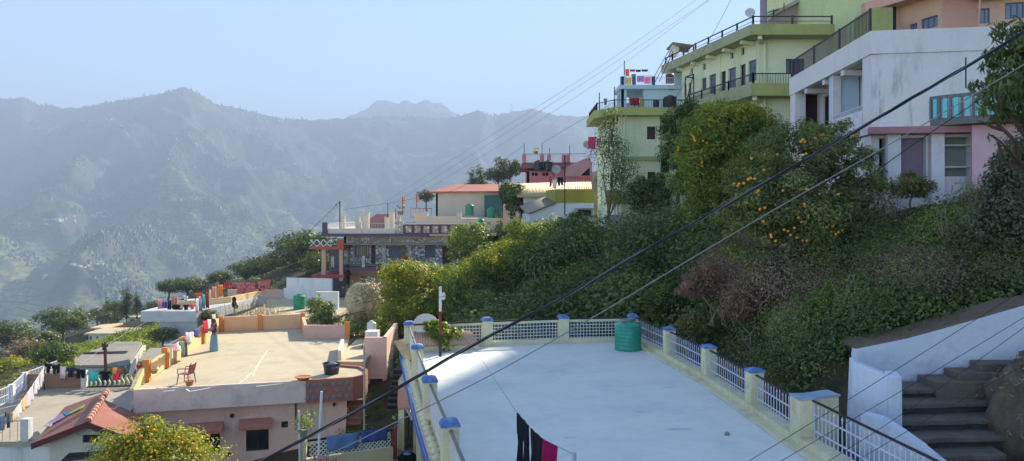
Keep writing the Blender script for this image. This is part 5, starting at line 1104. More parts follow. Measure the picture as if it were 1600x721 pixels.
# curved balcony with turquoise slats
TQ = M('turquoise_slat', (.2, .68, .75), .6, .1, 3, .05, (.05, .1, .12), .5, 4); DG = M('mossy_cement', (.2, .2, .2), .9, .25, 2, .3, (.05, .05, .05), .6, 2)
cvp = [(14.7, 28.6), (15.2, 27.3), (16.2, 26.3), (17.6, 25.2), (19.0, 24.2), (20.4, 23.8)]
m_ = MB(); m_.prism(cvp + [(20.4, 27)], 2.92 + .23, 3.4); cs = m_.build('balcony_slab', DG, Wh)
m_ = MB(); strip(m_, cvp, -.12, .02, 4.1, 4.22); m_.build('coping', DG, Wh)
for a, b in zip(cvp[:-1], cvp[1:]):
    a = Vector(a); b = Vector(b); u = (b - a).normalized(); n = max(2, int((b - a).length / .31))
    for i in range(n):
        p = a.lerp(b, (i + .5) / n); m_ = MB(); m_.cbox((p.x, p.y, 3.75), (.15, .06, .7), math.atan2(u.y, u.x)); m_.build('slat', TQ, Wh)
        p = a.lerp(b, i / n); m_ = MB(); m_.cbox((p.x, p.y, 3.75), (.06, .09, .7), math.atan2(u.y, u.x)); m_.build('baluster', DG, Wh)
pwp = PL((W(1519, 0, 27.0).x, 27.0), (21, 25.0)); m_ = MB(); hw = pwp.rect(1556, 232, 1600, 300); facade(m_, pwp, -1, 3.13, [hw], .3); pass; m_.build('pink_wing', M('baby_pink_wall', (.74, .5, .56), .85, .06, 1, .12, (.4, .3, .32), .4, 1), Wh); window(Wh, pwp, hw, WIRON, GLASS, nx=3)
m_ = MB(); m_.tube([W(1509, 138, 26.8), W(1509, 90, 26.8)], .025, 5); m_.build('thin_rod', BIRON, Wh)
# ------------------------------------------------ white-blue stair walls and stone steps, right front
SBW = M('blue_white_limewash', (.66, .73, .86), .85, .08, 1.2, .3, (.25, .27, .32), .5, 1.2)
DIRT = M('packed_dirt_top', (.16, .12, .085), .95, .2, 2, .4)
rw = thing('retaining_wall', 'long lilac white limewashed retaining wall climbing to the right above the stone steps', 'wall', (10, 18.5, -4))
rp_ = [(W(1340, 0, 18.7).x, 18.7), (W(1420, 0, 18.6).x, 18.6), (W(1500, 0, 18.5).x, 18.5), (W(1604, 0, 18.4).x, 18.4), (14.5, 18.2)]
rtop = [z_(547, 18.7), z_(531, 18.6), z_(509, 18.5), z_(479, 18.4), z_(455, 18.2)]
m_ = MB()
for i in range(4):
    a, b = rp_[i], rp_[i + 1]; m_.hexa([(a[0], a[1], -5.6), (b[0], b[1], -5.6), (b[0], b[1] + .35, -5.6), (a[0], a[1] + .35, -5.6), (a[0], a[1], rtop[i]), (b[0], b[1], rtop[i + 1]), (b[0], b[1] + .35, rtop[i + 1]), (a[0], a[1] + .35, rtop[i])])
m_.build('limewashed_face', SBW, rw)
m_ = MB()
for i in range(4):
    a, b = rp_[i], rp_[i + 1]; o = .02; m_.hexa([(a[0], a[1] + .12, rtop[i] + .003), (b[0], b[1] + .12, rtop[i + 1] + .003), (b[0], b[1] + 1.0, rtop[i + 1] + .003), (a[0], a[1] + .8, rtop[i] + .003), (a[0], a[1] + .15, rtop[i] + .05), (b[0], b[1] + .15, rtop[i + 1] + .05), (b[0], b[1] + 1.0, rtop[i + 1] + .12), (a[0], a[1] + .8, rtop[i] + .12)])
m_.build('dirt_top', DIRT, rw)
gp_ = thing('stair_gate_wall', 'thick whitewashed wall end with a square pier beside the bottom of the stone steps', 'wall', (8, 17, -5.5))
a = W(1328, 565, 17.4); b = W(1388, 588, 16.6); m_ = MB()
m_.hexa([(a.x - .1, 17.4, -6), (b.x, 16.6, -6), (b.x + .1, 16.95, -6), (a.x + .1, 17.9, -6), (a.x + .08, 17.4, a.z), (b.x, 16.6, b.z), (b.x + .08, 16.95, b.z + .02), (a.x + .2, 17.9, a.z + .03)]); 
c = W(1389, 588, 16.5); m_.hexa([(c.x, 16.5, -6), (c.x + .27, 16.45, -6), (c.x + .35, 16.85, -6), (c.x + .08, 16.9, -6), (c.x, 16.5, c.z), (c.x + .27, 16.45, c.z), (c.x + .35, 16.85, c.z + .05), (c.x + .08, 16.9, c.z + .05)]); m_.build('limewashed_wall', SBW, gp_, bevel=.04)
lw3 = thing('curving_stair_wall', 'low pale blue white wall curving down to the right edge of the foreground railing', 'wall', (8, 15, -6))
cpts = [(1345, 648, 15.9), (1375, 655, 15.6), (1410, 678, 15.1), (1440, 700, 14.6), (1475, 730, 14.0), (1520, 775, 13.2)]; m_ = MB()
for (x0, y0, d0), (x1, y1, d1) in zip(cpts[:-1], cpts[1:]):
    a, b = W(x0, y0, d0), W(x1, y1, d1); m_.hexa([(a.x, a.y, -6.4), (b.x, b.y, -6.4), (b.x + .2, b.y + .2, -6.4), (a.x + .2, a.y + .3, -6.4), (a.x, a.y, a.z), (b.x, b.y, b.z), (b.x + .22, b.y + .2, b.z), (a.x + .22, a.y + .3, a.z)])
m_.build('limewashed_wall', SBW, lw3)
TR = M('worn_stone_tread', (.15, .13, .11), .9, .3, 2.5, .5, (.1, .1, .09), .6, 2); RS = M('dark_riser', (.05, .048, .048), .95, .3, 3, .5)
ss = thing('village_steps', 'broad worn stone steps between white walls at the lower right', 'steps', (9.5, 16, -6))
sy = [(745, 15.0), (716, 15.5), (687, 16.0), (659, 16.5), (632, 17.0), (610, 17.5)]
for i, (y, D) in enumerate(sy):
    x0 = W(1400, 0, D).x; x1 = W(1572 - i * 3, 0, D).x + .2; zt = z_(y, D); random.seed(i); hh2 = z_(y, D) - (z_(sy[i - 1][0], sy[i - 1][1]) if i else zt - .35)
    pts = [(x0 + (x1 - x0) * k / 10, D + random.uniform(-.035, .035) + .02 * k) for k in range(11)]; zs_ = [zt + random.uniform(-.012, .012) for _ in pts]
    m_ = MB(); m_.prism(pts + [(x1, D + .85), (x0, D + .85)], zt - .1, zs_ + [zt + .03, zt + .02]); m_.build('tread', TR, ss, bevel=.012)
    m_ = MB(); m_.prism([(p[0], p[1] + .05) for p in pts] + [(x1, D + .85), (x0, D + .85)], zt - hh2 - .3, zt - .102); m_.build('riser_block', RS, ss)
for i, (xa_, xb_, y, D) in enumerate([(1455, 1600, 594, 17.75), (1490, 1625, 580, 17.95), (1525, 1650, 566, 18.1)]):
    a, b = W(xa_, y, D), W(xb_, y, D); m_ = MB(); m_.prism([(a.x, D - .22), (b.x, D - .3), (b.x, 18.38), (a.x, 18.38)], a.z - .7, a.z); m_.build('tread', TR, ss, bevel=.02)
# rocky bank right of the steps
rb = thing('rock_bank', 'brown rocky earth bank at the right edge beside the stone steps', 'rock', (11, 16, -5)); ROCK = M('earthy_rock', (.15, .12, .09), .95, .3, 2.5, .8, (.07, .06, .045), .6, 1.5)
random.seed(12)
for cx, cy_, cz, rx_, ry_, rz_ in ((11.1, 16.6, -4.9, .75, 1.1, 1.5), (11.6, 15.6, -5.4, 1.0, 1.2, 1.6), (11.9, 17.3, -4.3, .9, .7, 1.1), (11.4, 14.6, -6.0, 1.1, 1.0, 1.4)):
    m_ = MB(); rows = []
    for j in range(31):
        th = math.pi * j / 30; row = []
        for i in range(48):
            ph_ = 2 * math.pi * i / 48; d = Vector((math.sin(th) * math.cos(ph_), math.sin(th) * math.sin(ph_), math.cos(th))); k = 1 + .32 * noise.noise(d * 2.1 + Vector((cx, cy_, 0))) + .14 * noise.noise(d * 6 + Vector((0, cx, 3))) + .09 * noise.noise(d * 15 + Vector((cx, 0, 1))); row.append(Vector((cx, cy_, cz)) + Vector((d.x * rx_, d.y * ry_, d.z * rz_)) * k)
        rows.append(row)
    for j in range(30):
        for i in range(48): m_.poly([rows[j][i], rows[j][(i + 1) % 48], rows[j + 1][(i + 1) % 48], rows[j + 1][i]][::-1])
    m_.build('boulder', ROCK, rb, smooth=2)
ROCKS_AT = [(11.1, 16.6, -4.9, .75, 1.1, 1.5), (11.6, 15.6, -5.4, 1.0, 1.2, 1.6), (11.9, 17.3, -4.3, .9, .7, 1.1), (11.4, 14.6, -6.0, 1.1, 1.0, 1.4)]
# unseen block added behind the green house, above the frame, to shade the terrace
HBk = thing('hilltop_shade_block', 'unseen cream block added behind the tall green house to shade the terrace', 'building', (45, 90, 25))
hp_ = [(28.5, 72), (70, 72), (70, 112), (44.5, 112)]; hh_ = lambda n, L: [(1.5 + k * L / n, 3.2 + k * L / n, z, z + 1.7) for k in range(n) for z in (31, 34.5, 38, 41.5, 45)]
_, hpl = shell(HBk, hp_, 8, 50, CW, {0: hh_(8, 41), 3: hh_(8, 43)})
for i_ in (0, 3):
    for h in hh_(8, 41 if i_ == 0 else 43): window(HBk, hpl[i_], h, BSH, GLASS, nx=2)
m_ = MB(); m_.prism([(28, 71.5), (70.5, 71.5), (70.5, 112.5), (44.2, 112.5)], 50.002, 50.4); m_.build('roof', ROOFC, HBk)
# ------------------------------------------------ foliage
def leaf_quads(P, N, size, seed, aspect=.5, droop=0.):
    """one bent four-point leaf at each P (n,3) facing roughly N"""
    r = np.random.default_rng(seed); n = len(P)
    N = N / (np.linalg.norm(N, axis=1, keepdims=True) + 1e-9)
    T = r.normal(size=(n, 3)); T -= (T * N).sum(1, keepdims=True) * N; T[:, 2] -= droop; T /= np.linalg.norm(T, axis=1, keepdims=True) + 1e-9
    B = np.cross(N, T); s = (size * r.uniform(.6, 1.3, n))[:, None]
    v = np.empty((n, 4, 3)); v[:, 0] = P - T * s * .5; v[:, 1] = P + B * s * aspect * .5 + N * s * .12; v[:, 2] = P + T * s * .5 - N * s * .05; v[:, 3] = P - B * s * aspect * .5 + N * s * .12
    f = np.arange(n * 4).reshape(n, 4); return v.reshape(-1, 3), f
def cloud_points(blobs, n, seed, clump=.2, fill=.35, hole=.25):
    r = np.random.default_rng(seed); bl = np.array(blobs, float); C_, R_ = bl[:, :3], bl[:, 3:6]
    wgt = (R_[:, 0] * R_[:, 1] * R_[:, 2]) ** (2 / 3); wgt /= wgt.sum()
    K = max(14, int(len(bl) * 34)); bi = r.choice(len(bl), K, p=wgt); d = r.normal(size=(K, 3)); d[:, 2] += .25; d /= np.linalg.norm(d, axis=1, keepdims=True)
    rad = np.where(r.random(K) < fill, r.uniform(.3, .85, K), r.uniform(.82, 1.12, K)); cc = C_[bi] + d * R_[bi] * rad[:, None]; cs = R_[bi].mean(1) * clump * r.uniform(.6, 1.5, K)
    kw = cs ** 2 * r.uniform(.4, 1.3, K); kw /= kw.sum(); ki = r.choice(K, n, p=kw); g = r.normal(size=(n, 3)); gl = np.linalg.norm(g, axis=1, keepdims=True); g = g / gl * np.minimum(gl, 2.2) ** .8
    P = cc[ki] + g * cs[ki][:, None] * np.array([1, 1, .75]); N = g * .6 + d[ki] * .5 + r.normal(size=(n, 3)) * .45 + np.array([0, 0, .35])
    tint = np.clip(.5 + r.normal(size=n) * .16 + (r.random(K) - .5)[ki] * .5, 0, 1)
    return P, N, tint
def branch_mesh(base, blobs, r0, seed, mat, parent, name='trunk', bends=3):
    random.seed(seed); mb = MB(); base = Vector(base); bl = [Vector(b[:3]) for b in blobs]
    cen = sum(bl, Vector()) / len(bl); low = min(b[2] - b[5] for b in blobs); fork = Vector((base.x * .4 + cen.x * .6, base.y * .4 + cen.y * .6, base.z + max(.3, (max(low, base.z) - base.z) * .8 + .25 * (cen.z - max(low, base.z)))))
    def limb(a, b, ra, rb, k=5):
        pts = []
        for i in range(k + 1):
            t = i / k; p = a.lerp(b, t); j = (a - b).length * .06 * (0 if i in (0, k) else 1); pts.append(p + Vector((random.uniform(-j, j), random.uniform(-j, j), random.uniform(-j, j) * .5)))
        mb.tube(pts, [ra + (rb - ra) * i / k for i in range(k + 1)], 7)
    limb(base - Vector((0, 0, .5)), fork, r0 * 1.25, r0 * .8)
    for b in blobs:
        c = Vector(b[:3]); limb(fork, c, r0 * .6, r0 * .2)
        for _ in range(3):
            e = c + Vector((random.uniform(-1, 1) * b[3], random.uniform(-1, 1) * b[4], random.uniform(-.5, .9) * b[5])) * .85; limb(fork.lerp(c, random.uniform(.5, 1)), e, r0 * .25, r0 * .06, 4)
    return mb.build(name, mat, parent, smooth=2)
BARK = M('grey_brown_bark', (.12, .09, .065), .95, .3, 6, .5); BARKL = M('pale_bark', (.22, .18, .14), .95, .25, 6, .4)
CIT = leaf_mat('citrus_leaves', (.09, .15, .03), (.44, .46, .07), .38, (.22, .3, .055))
CITY = leaf_mat('yellowing_citrus_leaves', (.08, .13, .02), (.6, .5, .05), .45, (.26, .3, .035))
DKL = leaf_mat('dark_leaves', (.05, .085, .03), (.22, .27, .08), .32, (.11, .16, .05))
MNG = leaf_mat('long_mango_leaves', (.05, .08, .03), (.2, .23, .07), .28, (.095, .14, .05))
CRP = leaf_mat('creeper_leaves', (.06, .11, .035), (.36, .42, .13), .34, (.17, .24, .075))
DRY = leaf_mat('dry_scrub_leaves', (.18, .13, .09), (.46, .37, .26), .25, (.3, .225, .165))
TWG = leaf_mat('straw_twigs', (.2, .17, .09), (.42, .36, .2), .2, (.3, .26, .14))
PIN = leaf_mat('hill_tree_leaves', (.05, .08, .03), (.19, .21, .06), .22, (.1, .14, .045))
def blobs_px(l, depth=1.): return [(*W(x, y, D), rx / F * D, max(rx, ry) / F * D * depth, ry / F * D) for x, y, D, rx, ry in l]
FRUIT_MESH = {}
def fruit_proto(mat, r):
    k = (mat.name, round(r, 3))
    if k not in FRUIT_MESH:
        mb = MB(); mb.lathe((0, 0, 0), [(0, -r), (r * .6, -r * .8), (r * .95, -r * .3), (r * .95, r * .3), (r * .6, r * .78), (r * .12, r * .92), (0, r * .9)], 10)
        me = bpy.data.meshes.new('orange_fruit'); me.from_pydata(mb.v, [], mb.f); me.materials.append(mat); me.polygons.foreach_set('use_smooth', [True] * len(mb.f)); FRUIT_MESH[k] = me
    return FRUIT_MESH[k]
ORG = M('orange_peel', (.95, .4, .03), .45, .12, 10, .2, spec=.5); 
def front_of(blobs, px, py):
    best = None; d = W(px, py, 1.0)
    for b in blobs:
        o = Vector(b[:3]); R_ = b[3:6]; A = sum((d[i] / R_[i]) ** 2 for i in range(3)); Bq = -2 * sum(d[i] * o[i] / R_[i] ** 2 for i in range(3)); Cq = sum((o[i] / R_[i]) ** 2 for i in range(3)) - 1
        disc = Bq * Bq - 4 * A * Cq
        if disc > 0: t = (-Bq - math.sqrt(disc)) / 2 / A; best = t if best is None else min(best, t)
    return best
def tree(label, blobs, base, n, size, mat, r0=.12, seed=1, cat='tree', name='broadleaf_tree', group=None, clump=.2, aspect=.5, droop=0., fruits=None, bark=None, fr=.06, fill=.35):
    t = thing(name, label, cat, base, group)
    P, N, ti = cloud_points(blobs, n, seed, clump, fill); v, f = leaf_quads(P, N, size, seed + 1, aspect, droop)
    mesh_np('crown', v, f, mat, t, ti)
    branch_mesh(base, blobs, r0, seed, bark or BARK, t)
    if fruits:
        me = fruit_proto(ORG, fr)
        for q in fruits:
            if len(q) == 2:
                D = front_of(blobs, *q)
                if D is None: D = base[1]
                p = W(q[0], q[1], D - .02 - random.random() * .15)
            else: p = Vector(q)
            o = bpy.data.objects.new('orange_fruit', me); col.objects.link(o); o.location = p; o.scale = (1, 1, .95); setparent(o, t)
    return t
def gbase(px, D, dz=0): x = (px - CX) / F * D; return (x, D, G(x, D) + dz)
z4 = lambda x, y: (1000 + x / 2.485, 130 + y / 2.485)
BA = blobs_px([(1140, 212, 42, 66, 44), (1190, 222, 43, 42, 44), (1095, 250, 41.5, 48, 50), (1150, 282, 41, 58, 55), (1085, 300, 41, 40, 35), (1130, 188, 42, 38, 24), (1085, 262, 42, 30, 50), (1165, 320, 41, 50, 34), (1120, 335, 40.5, 46, 26), (1210, 275, 42, 26, 50)], .8)
BBk = blobs_px([(1245, 245, 27, 72, 45), (1320, 262, 27, 52, 48), (1180, 300, 26, 44, 58), (1250, 330, 26, 78, 60), (1325, 345, 26.5, 48, 60), (1200, 385, 25.5, 48, 45), (1290, 400, 25.5, 66, 42), (1345, 300, 27, 35, 60), (1170, 350, 26, 40, 50), (1225, 420, 25, 60, 30), (1310, 425, 25, 56, 28), (1290, 215, 27.3, 46, 26), (1362, 380, 26, 26, 50)], .8)
fA = [z4(*q) for q in ((210, 210), (200, 200), (205, 206), (440, 115), (360, 215), (245, 225), (150, 250), (240, 310))]
fB = [z4(*q) for q in ((633,220),(625,228),(640,228),(680,215),(700,205),(712,203),(828,205),(890,243),(905,320),(533,278),(645,275),(603,298),(623,300),(620,340),(480,338),(485,278),(433,293),(365,390),(385,392),(403,390),(380,400),(420,375),(430,370),(445,372),(455,425),(460,418),(415,465),(555,418),(625,382),(652,367),(645,412),(652,415),(770,432),(720,478),(703,487),(680,507),(808,478),(822,480),(570,490),(590,497),(602,497),(615,500),(620,485),(640,478),(638,470),(590,523),(615,522),(628,540),(560,570),(575,575),(600,563),(585,590),(610,600),(632,612),(648,612),(510,598),(527,613),(508,590),(480,538),(465,490),(485,485),(765,525),(759,518),(725,560),(748,555),(770,580),(760,587),(785,572),(742,580))]
random.seed(5)
fA = [p for q in fA for p in (q, (q[0] + random.uniform(-7, 7), q[1] + random.uniform(3, 7)))]
tree('big bushy orange tree with yellow lit top, in front of the olive banded green house', BA, gbase(1125, 42), 44000, .17, CIT, .2, 11, name='orange_tree', cat='orange tree', fruits=fA, fr=.058, clump=.17, group=None)
P_, N_, ti_ = cloud_points(blobs_px([(1140, 178, 41.6, 46, 14), (1105, 200, 41, 26, 18), (1088, 235, 40.7, 16, 20), (1170, 180, 42, 30, 10)]), 3600, 77, .2); v_, f_ = leaf_quads(P_, N_, .17, 78); mesh_np('painted_sunlit_foliage', v_, f_, leaf_mat('painted_sunlit_leaves', (.16, .2, .03), (.6, .56, .08), .45, (.36, .38, .05)), bpy.data.objects['orange_tree'], ti_)  # yellow leaves at upper left, lightened to paint sunlight into their colour
tree('largest orange tree, dotted with many ripe oranges, below the whitewashed house', BBk, gbase(1240, 27, -.3), 70000, .115, leaf_mat('grey_citrus_leaves', (.085, .12, .045), (.36, .38, .14), .34, (.19, .235, .085)), .16, 12, name='orange_tree', cat='orange tree', fruits=fB, fr=.051, clump=.16)
tree('dark leafy tree squeezed between the olive tank terrace and the big bushy orange tree', blobs_px([(1078, 190, 50, 30, 34), (1052, 215, 50, 18, 28), (1060, 250, 50, 22, 30)]), gbase(1062, 50), 9000, .18, DKL, .12, 13)
tree('small dark tree with a thin trunk in front of the green block', blobs_px([(1003, 306, 51, 26, 24), (1030, 296, 51, 22, 22), (1022, 322, 50.5, 26, 16), (992, 300, 51, 12, 12)]), gbase(1011, 51), 6500, .17, DKL, .07, 14)
tree('straggly tall tree climbing the left edge of the green block', blobs_px([(940, 238, 53.6, 20, 22), (962, 250, 53.2, 16, 36), (951, 205, 53.8, 8, 34), (978, 268, 52.6, 20, 14), (950, 300, 53, 14, 24), (966, 300, 53, 10, 26), (935, 345, 52, 16, 12)]), gbase(945, 53), 4300, .15, DKL, .1, 15, fill=.2, bark=BARKL, clump=.3)
tree('leafy creeper covered tree with a yellow green top, beside the net wrapped tree', blobs_px([(640, 440, 48, 42, 28), (690, 450, 48.5, 26, 24), (648, 478, 47.5, 42, 32), (608, 500, 47, 28, 24), (682, 476, 48.5, 28, 30), (660, 512, 47, 38, 18), (622, 470, 47.5, 26, 28)]), gbase(640, 48), 29000, .17, CITY, .13, 16, name='orange_tree', cat='orange tree', fruits=[(655, 450), (612, 468), (668, 445), (640, 470), (600, 455)], fr=.07)
tree('dark orange tree half hiding the right end of the stone faced house', blobs_px([(735, 377, 62, 28, 26), (752, 360, 63, 16, 14), (722, 397, 61, 20, 18), (748, 395, 61.5, 20, 20)]), gbase(738, 62), 9000, .2, CIT, .14, 17, name='orange_tree', cat='orange tree', fruits=[(728, 370), (745, 385), (733, 392), (752, 372), (718, 395)], fr=.08)
tree('bright yellow green orange tree lit from above, middle of the slope behind the terrace', blobs_px([(790, 406, 50, 42, 26), (822, 400, 50, 24, 24), (745, 430, 50, 28, 28), (768, 436, 49.5, 34, 28), (805, 448, 49, 34, 26), (750, 455, 49, 24, 24)]), gbase(785, 50), 27000, .17, CITY, .14, 18, name='orange_tree', cat='orange tree', fruits=[(828, 398), (800, 395), (822, 415), (790, 428), (833, 408), (815, 425), (770, 418)], fr=.07)
tree('yellowish orange tree just below the low bluish white house', blobs_px([(822, 366, 55, 30, 20), (862, 364, 55.5, 24, 24), (845, 385, 54.8, 38, 22), (875, 392, 54, 26, 20)]), gbase(850, 55), 14000, .18, CIT, .13, 19, name='orange_tree', cat='orange tree', fruits=[(843, 375), (848, 378), (850, 383), (862, 358), (826, 374), (868, 385)], fr=.08)
tree('rounded broad leaved dark green shrub right of the yellowish orange tree', blobs_px([(896, 356, 53, 26, 20), (903, 380, 52.5, 32, 20), (885, 370, 53, 20, 20)]), gbase(898, 53), 7500, .22, CRP, .1, 20, cat='shrub', name='garden_shrub', aspect=.75)
tree('dense mid green tree behind the red and white pole', blobs_px([(716, 452, 46, 30, 34), (742, 482, 45, 36, 30), (700, 490, 45.5, 30, 26)]), gbase(720, 46), 16000, .15, CIT, .12, 21)
tree('low dark tree between the bright yellow green tree and the terrace railing', blobs_px([(800, 486, 42, 36, 22), (845, 470, 42, 36, 26), (770, 495, 41, 30, 18)]), gbase(810, 42), 14000, .14, DKL, .1, 22)
tree('glossy long leaved mango tree leaning in at the right edge', blobs_px([(1590, 80, 13.4, 30, 48), (1566, 150, 12.6, 42, 32), (1548, 182, 12.4, 22, 16), (1572, 48, 13.5, 24, 14), (1600, 190, 12.8, 30, 40), (1560, 222, 12.5, 14, 10), (1640, 120, 13.4, 50, 60), (1740, 150, 13.5, 60, 60)]), (W(1790, 0, 13.6).x, 13.6, G(W(1790, 0, 13.6).x, 13.6)), 10500, .2, MNG, .12, 23, cat='mango tree', name='mango_tree', aspect=.26, droop=1.0, clump=.17)
tree('grey green bush against the baby pink wall at the right edge', blobs_px([(1585, 270, 21, 34, 45), (1600, 340, 20.5, 46, 50), (1560, 300, 21, 20, 40), (1540, 360, 21, 34, 32)]), gbase(1585, 21), 15000, .11, leaf_mat('grey_green_leaves', (.06, .08, .05), (.17, .19, .12), .2), .08, 24, cat='bush', name='garden_bush', clump=.25, fill=.6)
tree('feathery bright green bush low at the right edge above the retaining wall', blobs_px([(1590, 400, 20.5, 24, 22), (1596, 432, 20.2, 26, 20)]), gbase(1592, 20.3, -.1), 5200, .08, CRP, .04, 25, cat='bush', name='garden_bush', clump=.25)
tree('upright young leafy tree behind the orange parapet of the sunlit roof', blobs_px([(500, 485, 49, 20, 16), (508, 500, 48.6, 22, 10), (495, 472, 49, 10, 10)]), gbase(503, 49), 4200, .15, CRP, .05, 26, name='young_tree')
tree('dark tree against the pink side wall, left of the corrugated roofs', blobs_px([(800, 308, 68, 17, 20), (806, 326, 67, 12, 14), (792, 298, 69, 12, 12)]), gbase(802, 68), 5200, .22, DKL, .12, 27)
tree('sunlit grape vine spilling over the terracotta sheet roof', [(*W(676, 512, 28.3), .32, .3, .22), (*W(690, 526, 28.0), .36, .3, .32), (*W(697, 541, 27.9), .22, .2, .2), (*W(712, 522, 28.3), .32, .2, .2), (*W(690, 510, 28.4), .3, .2, .12)], (-2.9, 28.45, -5.0), 900, .13, leaf_mat('vine_leaves', (.08, .14, .02), (.28, .34, .05), .4), .025, 28, cat='vine', name='grape_vine', aspect=.85)
# orange tree at the bottom left, laden
BL = blobs_px([(188, 702, 22, 36, 30), (238, 688, 22, 40, 30), (286, 702, 22.4, 28, 26), (226, 664, 22, 12, 14), (275, 672, 22.4, 12, 16), (205, 682, 22, 22, 20), (240, 740, 22, 90, 40)])
fl = [(x, y) for x, y in ((192,672),(200,668),(207,676),(186,684),(178,690),(172,700),(168,708),(183,706),(197,700),(190,716),(204,712),(213,690),(220,682),(228,690),(236,680),(243,690),(250,697),(258,688),(262,702),(246,708),(232,704),(222,715),(255,716),(270,690),(278,684),(284,692),(292,688),(300,694),(306,702),(296,706),(286,714),(312,712),(240,672),(230,668),(272,708),(160,716),(208,704),(264,676),(281,700),(216,672),(200,690),(235,715),(305,716),(320,708))]
tree('orange tree heavy with fruit in front of the pink house at bottom left', BL, (W(240, 0, 22.3).x, 22.3, -12), 24000, .1, CITY, .12, 29, name='orange_tree', cat='orange tree', fruits=fl, fr=.043)
OLV_L = leaf_mat('olive_leaves', (.09, .1, .03), (.36, .34, .12), .3, (.2, .2, .07)); RUS = leaf_mat('russet_leaves', (.16, .09, .07), (.42, .27, .2), .25, (.28, .17, .125)); BRG = leaf_mat('fresh_green_leaves', (.05, .11, .025), (.3, .42, .1), .35, (.14, .25, .05))
for px, py, D, rx, ry, mt, sz, n, lb in [(930, 410, 47, 40, 22, OLV_L, .17, 5200, 'spreading olive green shrub right of the broad leaved dark shrub'), (985, 385, 49, 34, 18, BRG, .2, 3600, 'fresh green shrub on the upper slope below the entry steps'), (905, 448, 41, 36, 22, DKL, .16, 5200, 'dark shrub in the hollow behind the middle terrace post'), (968, 452, 38, 40, 26, BRG, .14, 6200, 'fresh green bush directly above the teal green tank'), (1035, 408, 42, 34, 20, OLV_L, .15, 4600, 'olive shrub at the left foot of the big bushy orange tree'), (1040, 468, 31, 40, 26, DKL, .11, 6200, 'dark bush above the first right railing panel'),
    (1105, 440, 28, 44, 34, RUS, .085, 8500, 'reddish brown bush below the largest orange tree, left one'), (1165, 470, 25, 44, 36, RUS, .08, 8500, 'reddish brown bush nearer the terrace, middle one'), (1090, 505, 27, 34, 24, OLV_L, .09, 4600, 'olive bush leaning over the second right railing panel'), (1245, 500, 22.5, 42, 34, DRY, .07, 7500, 'dry grey bush below the largest orange tree, right one'), (1300, 470, 21.5, 36, 24, BRG, .08, 5200, 'fresh green bush just above the left end of the retaining wall'), (1400, 430, 22, 44, 26, OLV_L, .08, 5600, 'olive bush in front of the mauve door'), (1470, 415, 21.5, 38, 28, DRY, .07, 5200, 'bare looking brown bush in front of the shelf alcove'), (1425, 290, 26.3, 36, 22, OLV_L, .09, 4200, 'grassy tuft of leaves at the foot of the mauve door'), (1180, 420, 30, 30, 22, BRG, .11, 3200, 'fresh green bush tucked between the two big orange trees'), (870, 480, 37, 30, 16, BRG, .12, 3000, 'fresh green bush behind the rear lattice, right of the pole')]:
    r__ = random.Random(px); bb3 = blobs_px([(px, py, D, rx * .6, ry * .75), (px - rx * .55, py + ry * .3, D - .3, rx * .42, ry * .55), (px + rx * .5, py + ry * .25, D + .2, rx * .45, ry * .6), (px + r__.uniform(-8, 8), py - ry * .45, D, rx * .35, ry * .4)], .9)
    tree(lb, bb3, gbase(px, D), n, sz, mt, .035, px, cat='shrub', name='garden_shrub', clump=.24, fill=.45)
P_ = []; rg_ = np.random.default_rng(90)
for (a, b, c, d, e, f) in ROCKS_AT:
    q = rg_.normal(size=(900, 3)); q[:, 2] = abs(q[:, 2]); q /= np.linalg.norm(q, axis=1, keepdims=True); cl_ = rg_.normal(size=(26, 3)); cl_[:, 2] = abs(cl_[:, 2]); cl_ /= np.linalg.norm(cl_, axis=1, keepdims=True); q = q[(np.linalg.norm(q[:, None] - cl_[None], axis=2).min(1) < .2)]; P_.append(np.array([a, b, c]) + q * np.array([d, e, f]) * rg_.uniform(1.0, 1.2, (len(q), 1)))
P_ = np.concatenate(P_); v_, f_ = leaf_quads(P_, rg_.normal(size=P_.shape), .13, 91, .25); tag(mesh_np('dry_bank_plants', v_, f_, DRY, None, rg_.random(len(P_))), 'dry brown plants growing on the rocky bank', 'undergrowth', kind='stuff')
# bare stems poking out of the brambles
r_ = random.Random(77)
for k, (px, py, D) in enumerate([(1130, 470, 26), (1205, 520, 22.5), (1270, 540, 20.6), (1330, 480, 20.8), (1450, 460, 20.6), (1540, 440, 20.6), (1500, 330, 22)]):
    m_ = MB(); c = W(px, py + 40, D)
    for i in range(9):
        a = c + Vector((r_.uniform(-.6, .6), r_.uniform(-.2, .2), 0)); b = a + Vector((r_.uniform(-.7, .7), r_.uniform(-.3, .1), r_.uniform(.7, 1.7))); m = a.lerp(b, .5) + Vector((r_.uniform(-.2, .2), 0, .1)); m_.tube([a, m, b], [.014, .01, .004], 4); m_.tube([m, m + Vector((r_.uniform(-.4, .4), 0, r_.uniform(.2, .5)))], [.007, .003], 3)
    tag(m_.build('dead_stems', M('grey_dead_wood', (.3, .26, .22), .9, .2, 5, .1)), ['bare grey stems among the left russet bush', 'bare stems above the third right railing panel', 'bare stems behind the wide pier', 'bare stems above the retaining wall left end', 'bare stems in front of the shelf alcove bush', 'bare stems high on the bank at right', 'bare stems below the turquoise balcony'][k], 'dead stems')
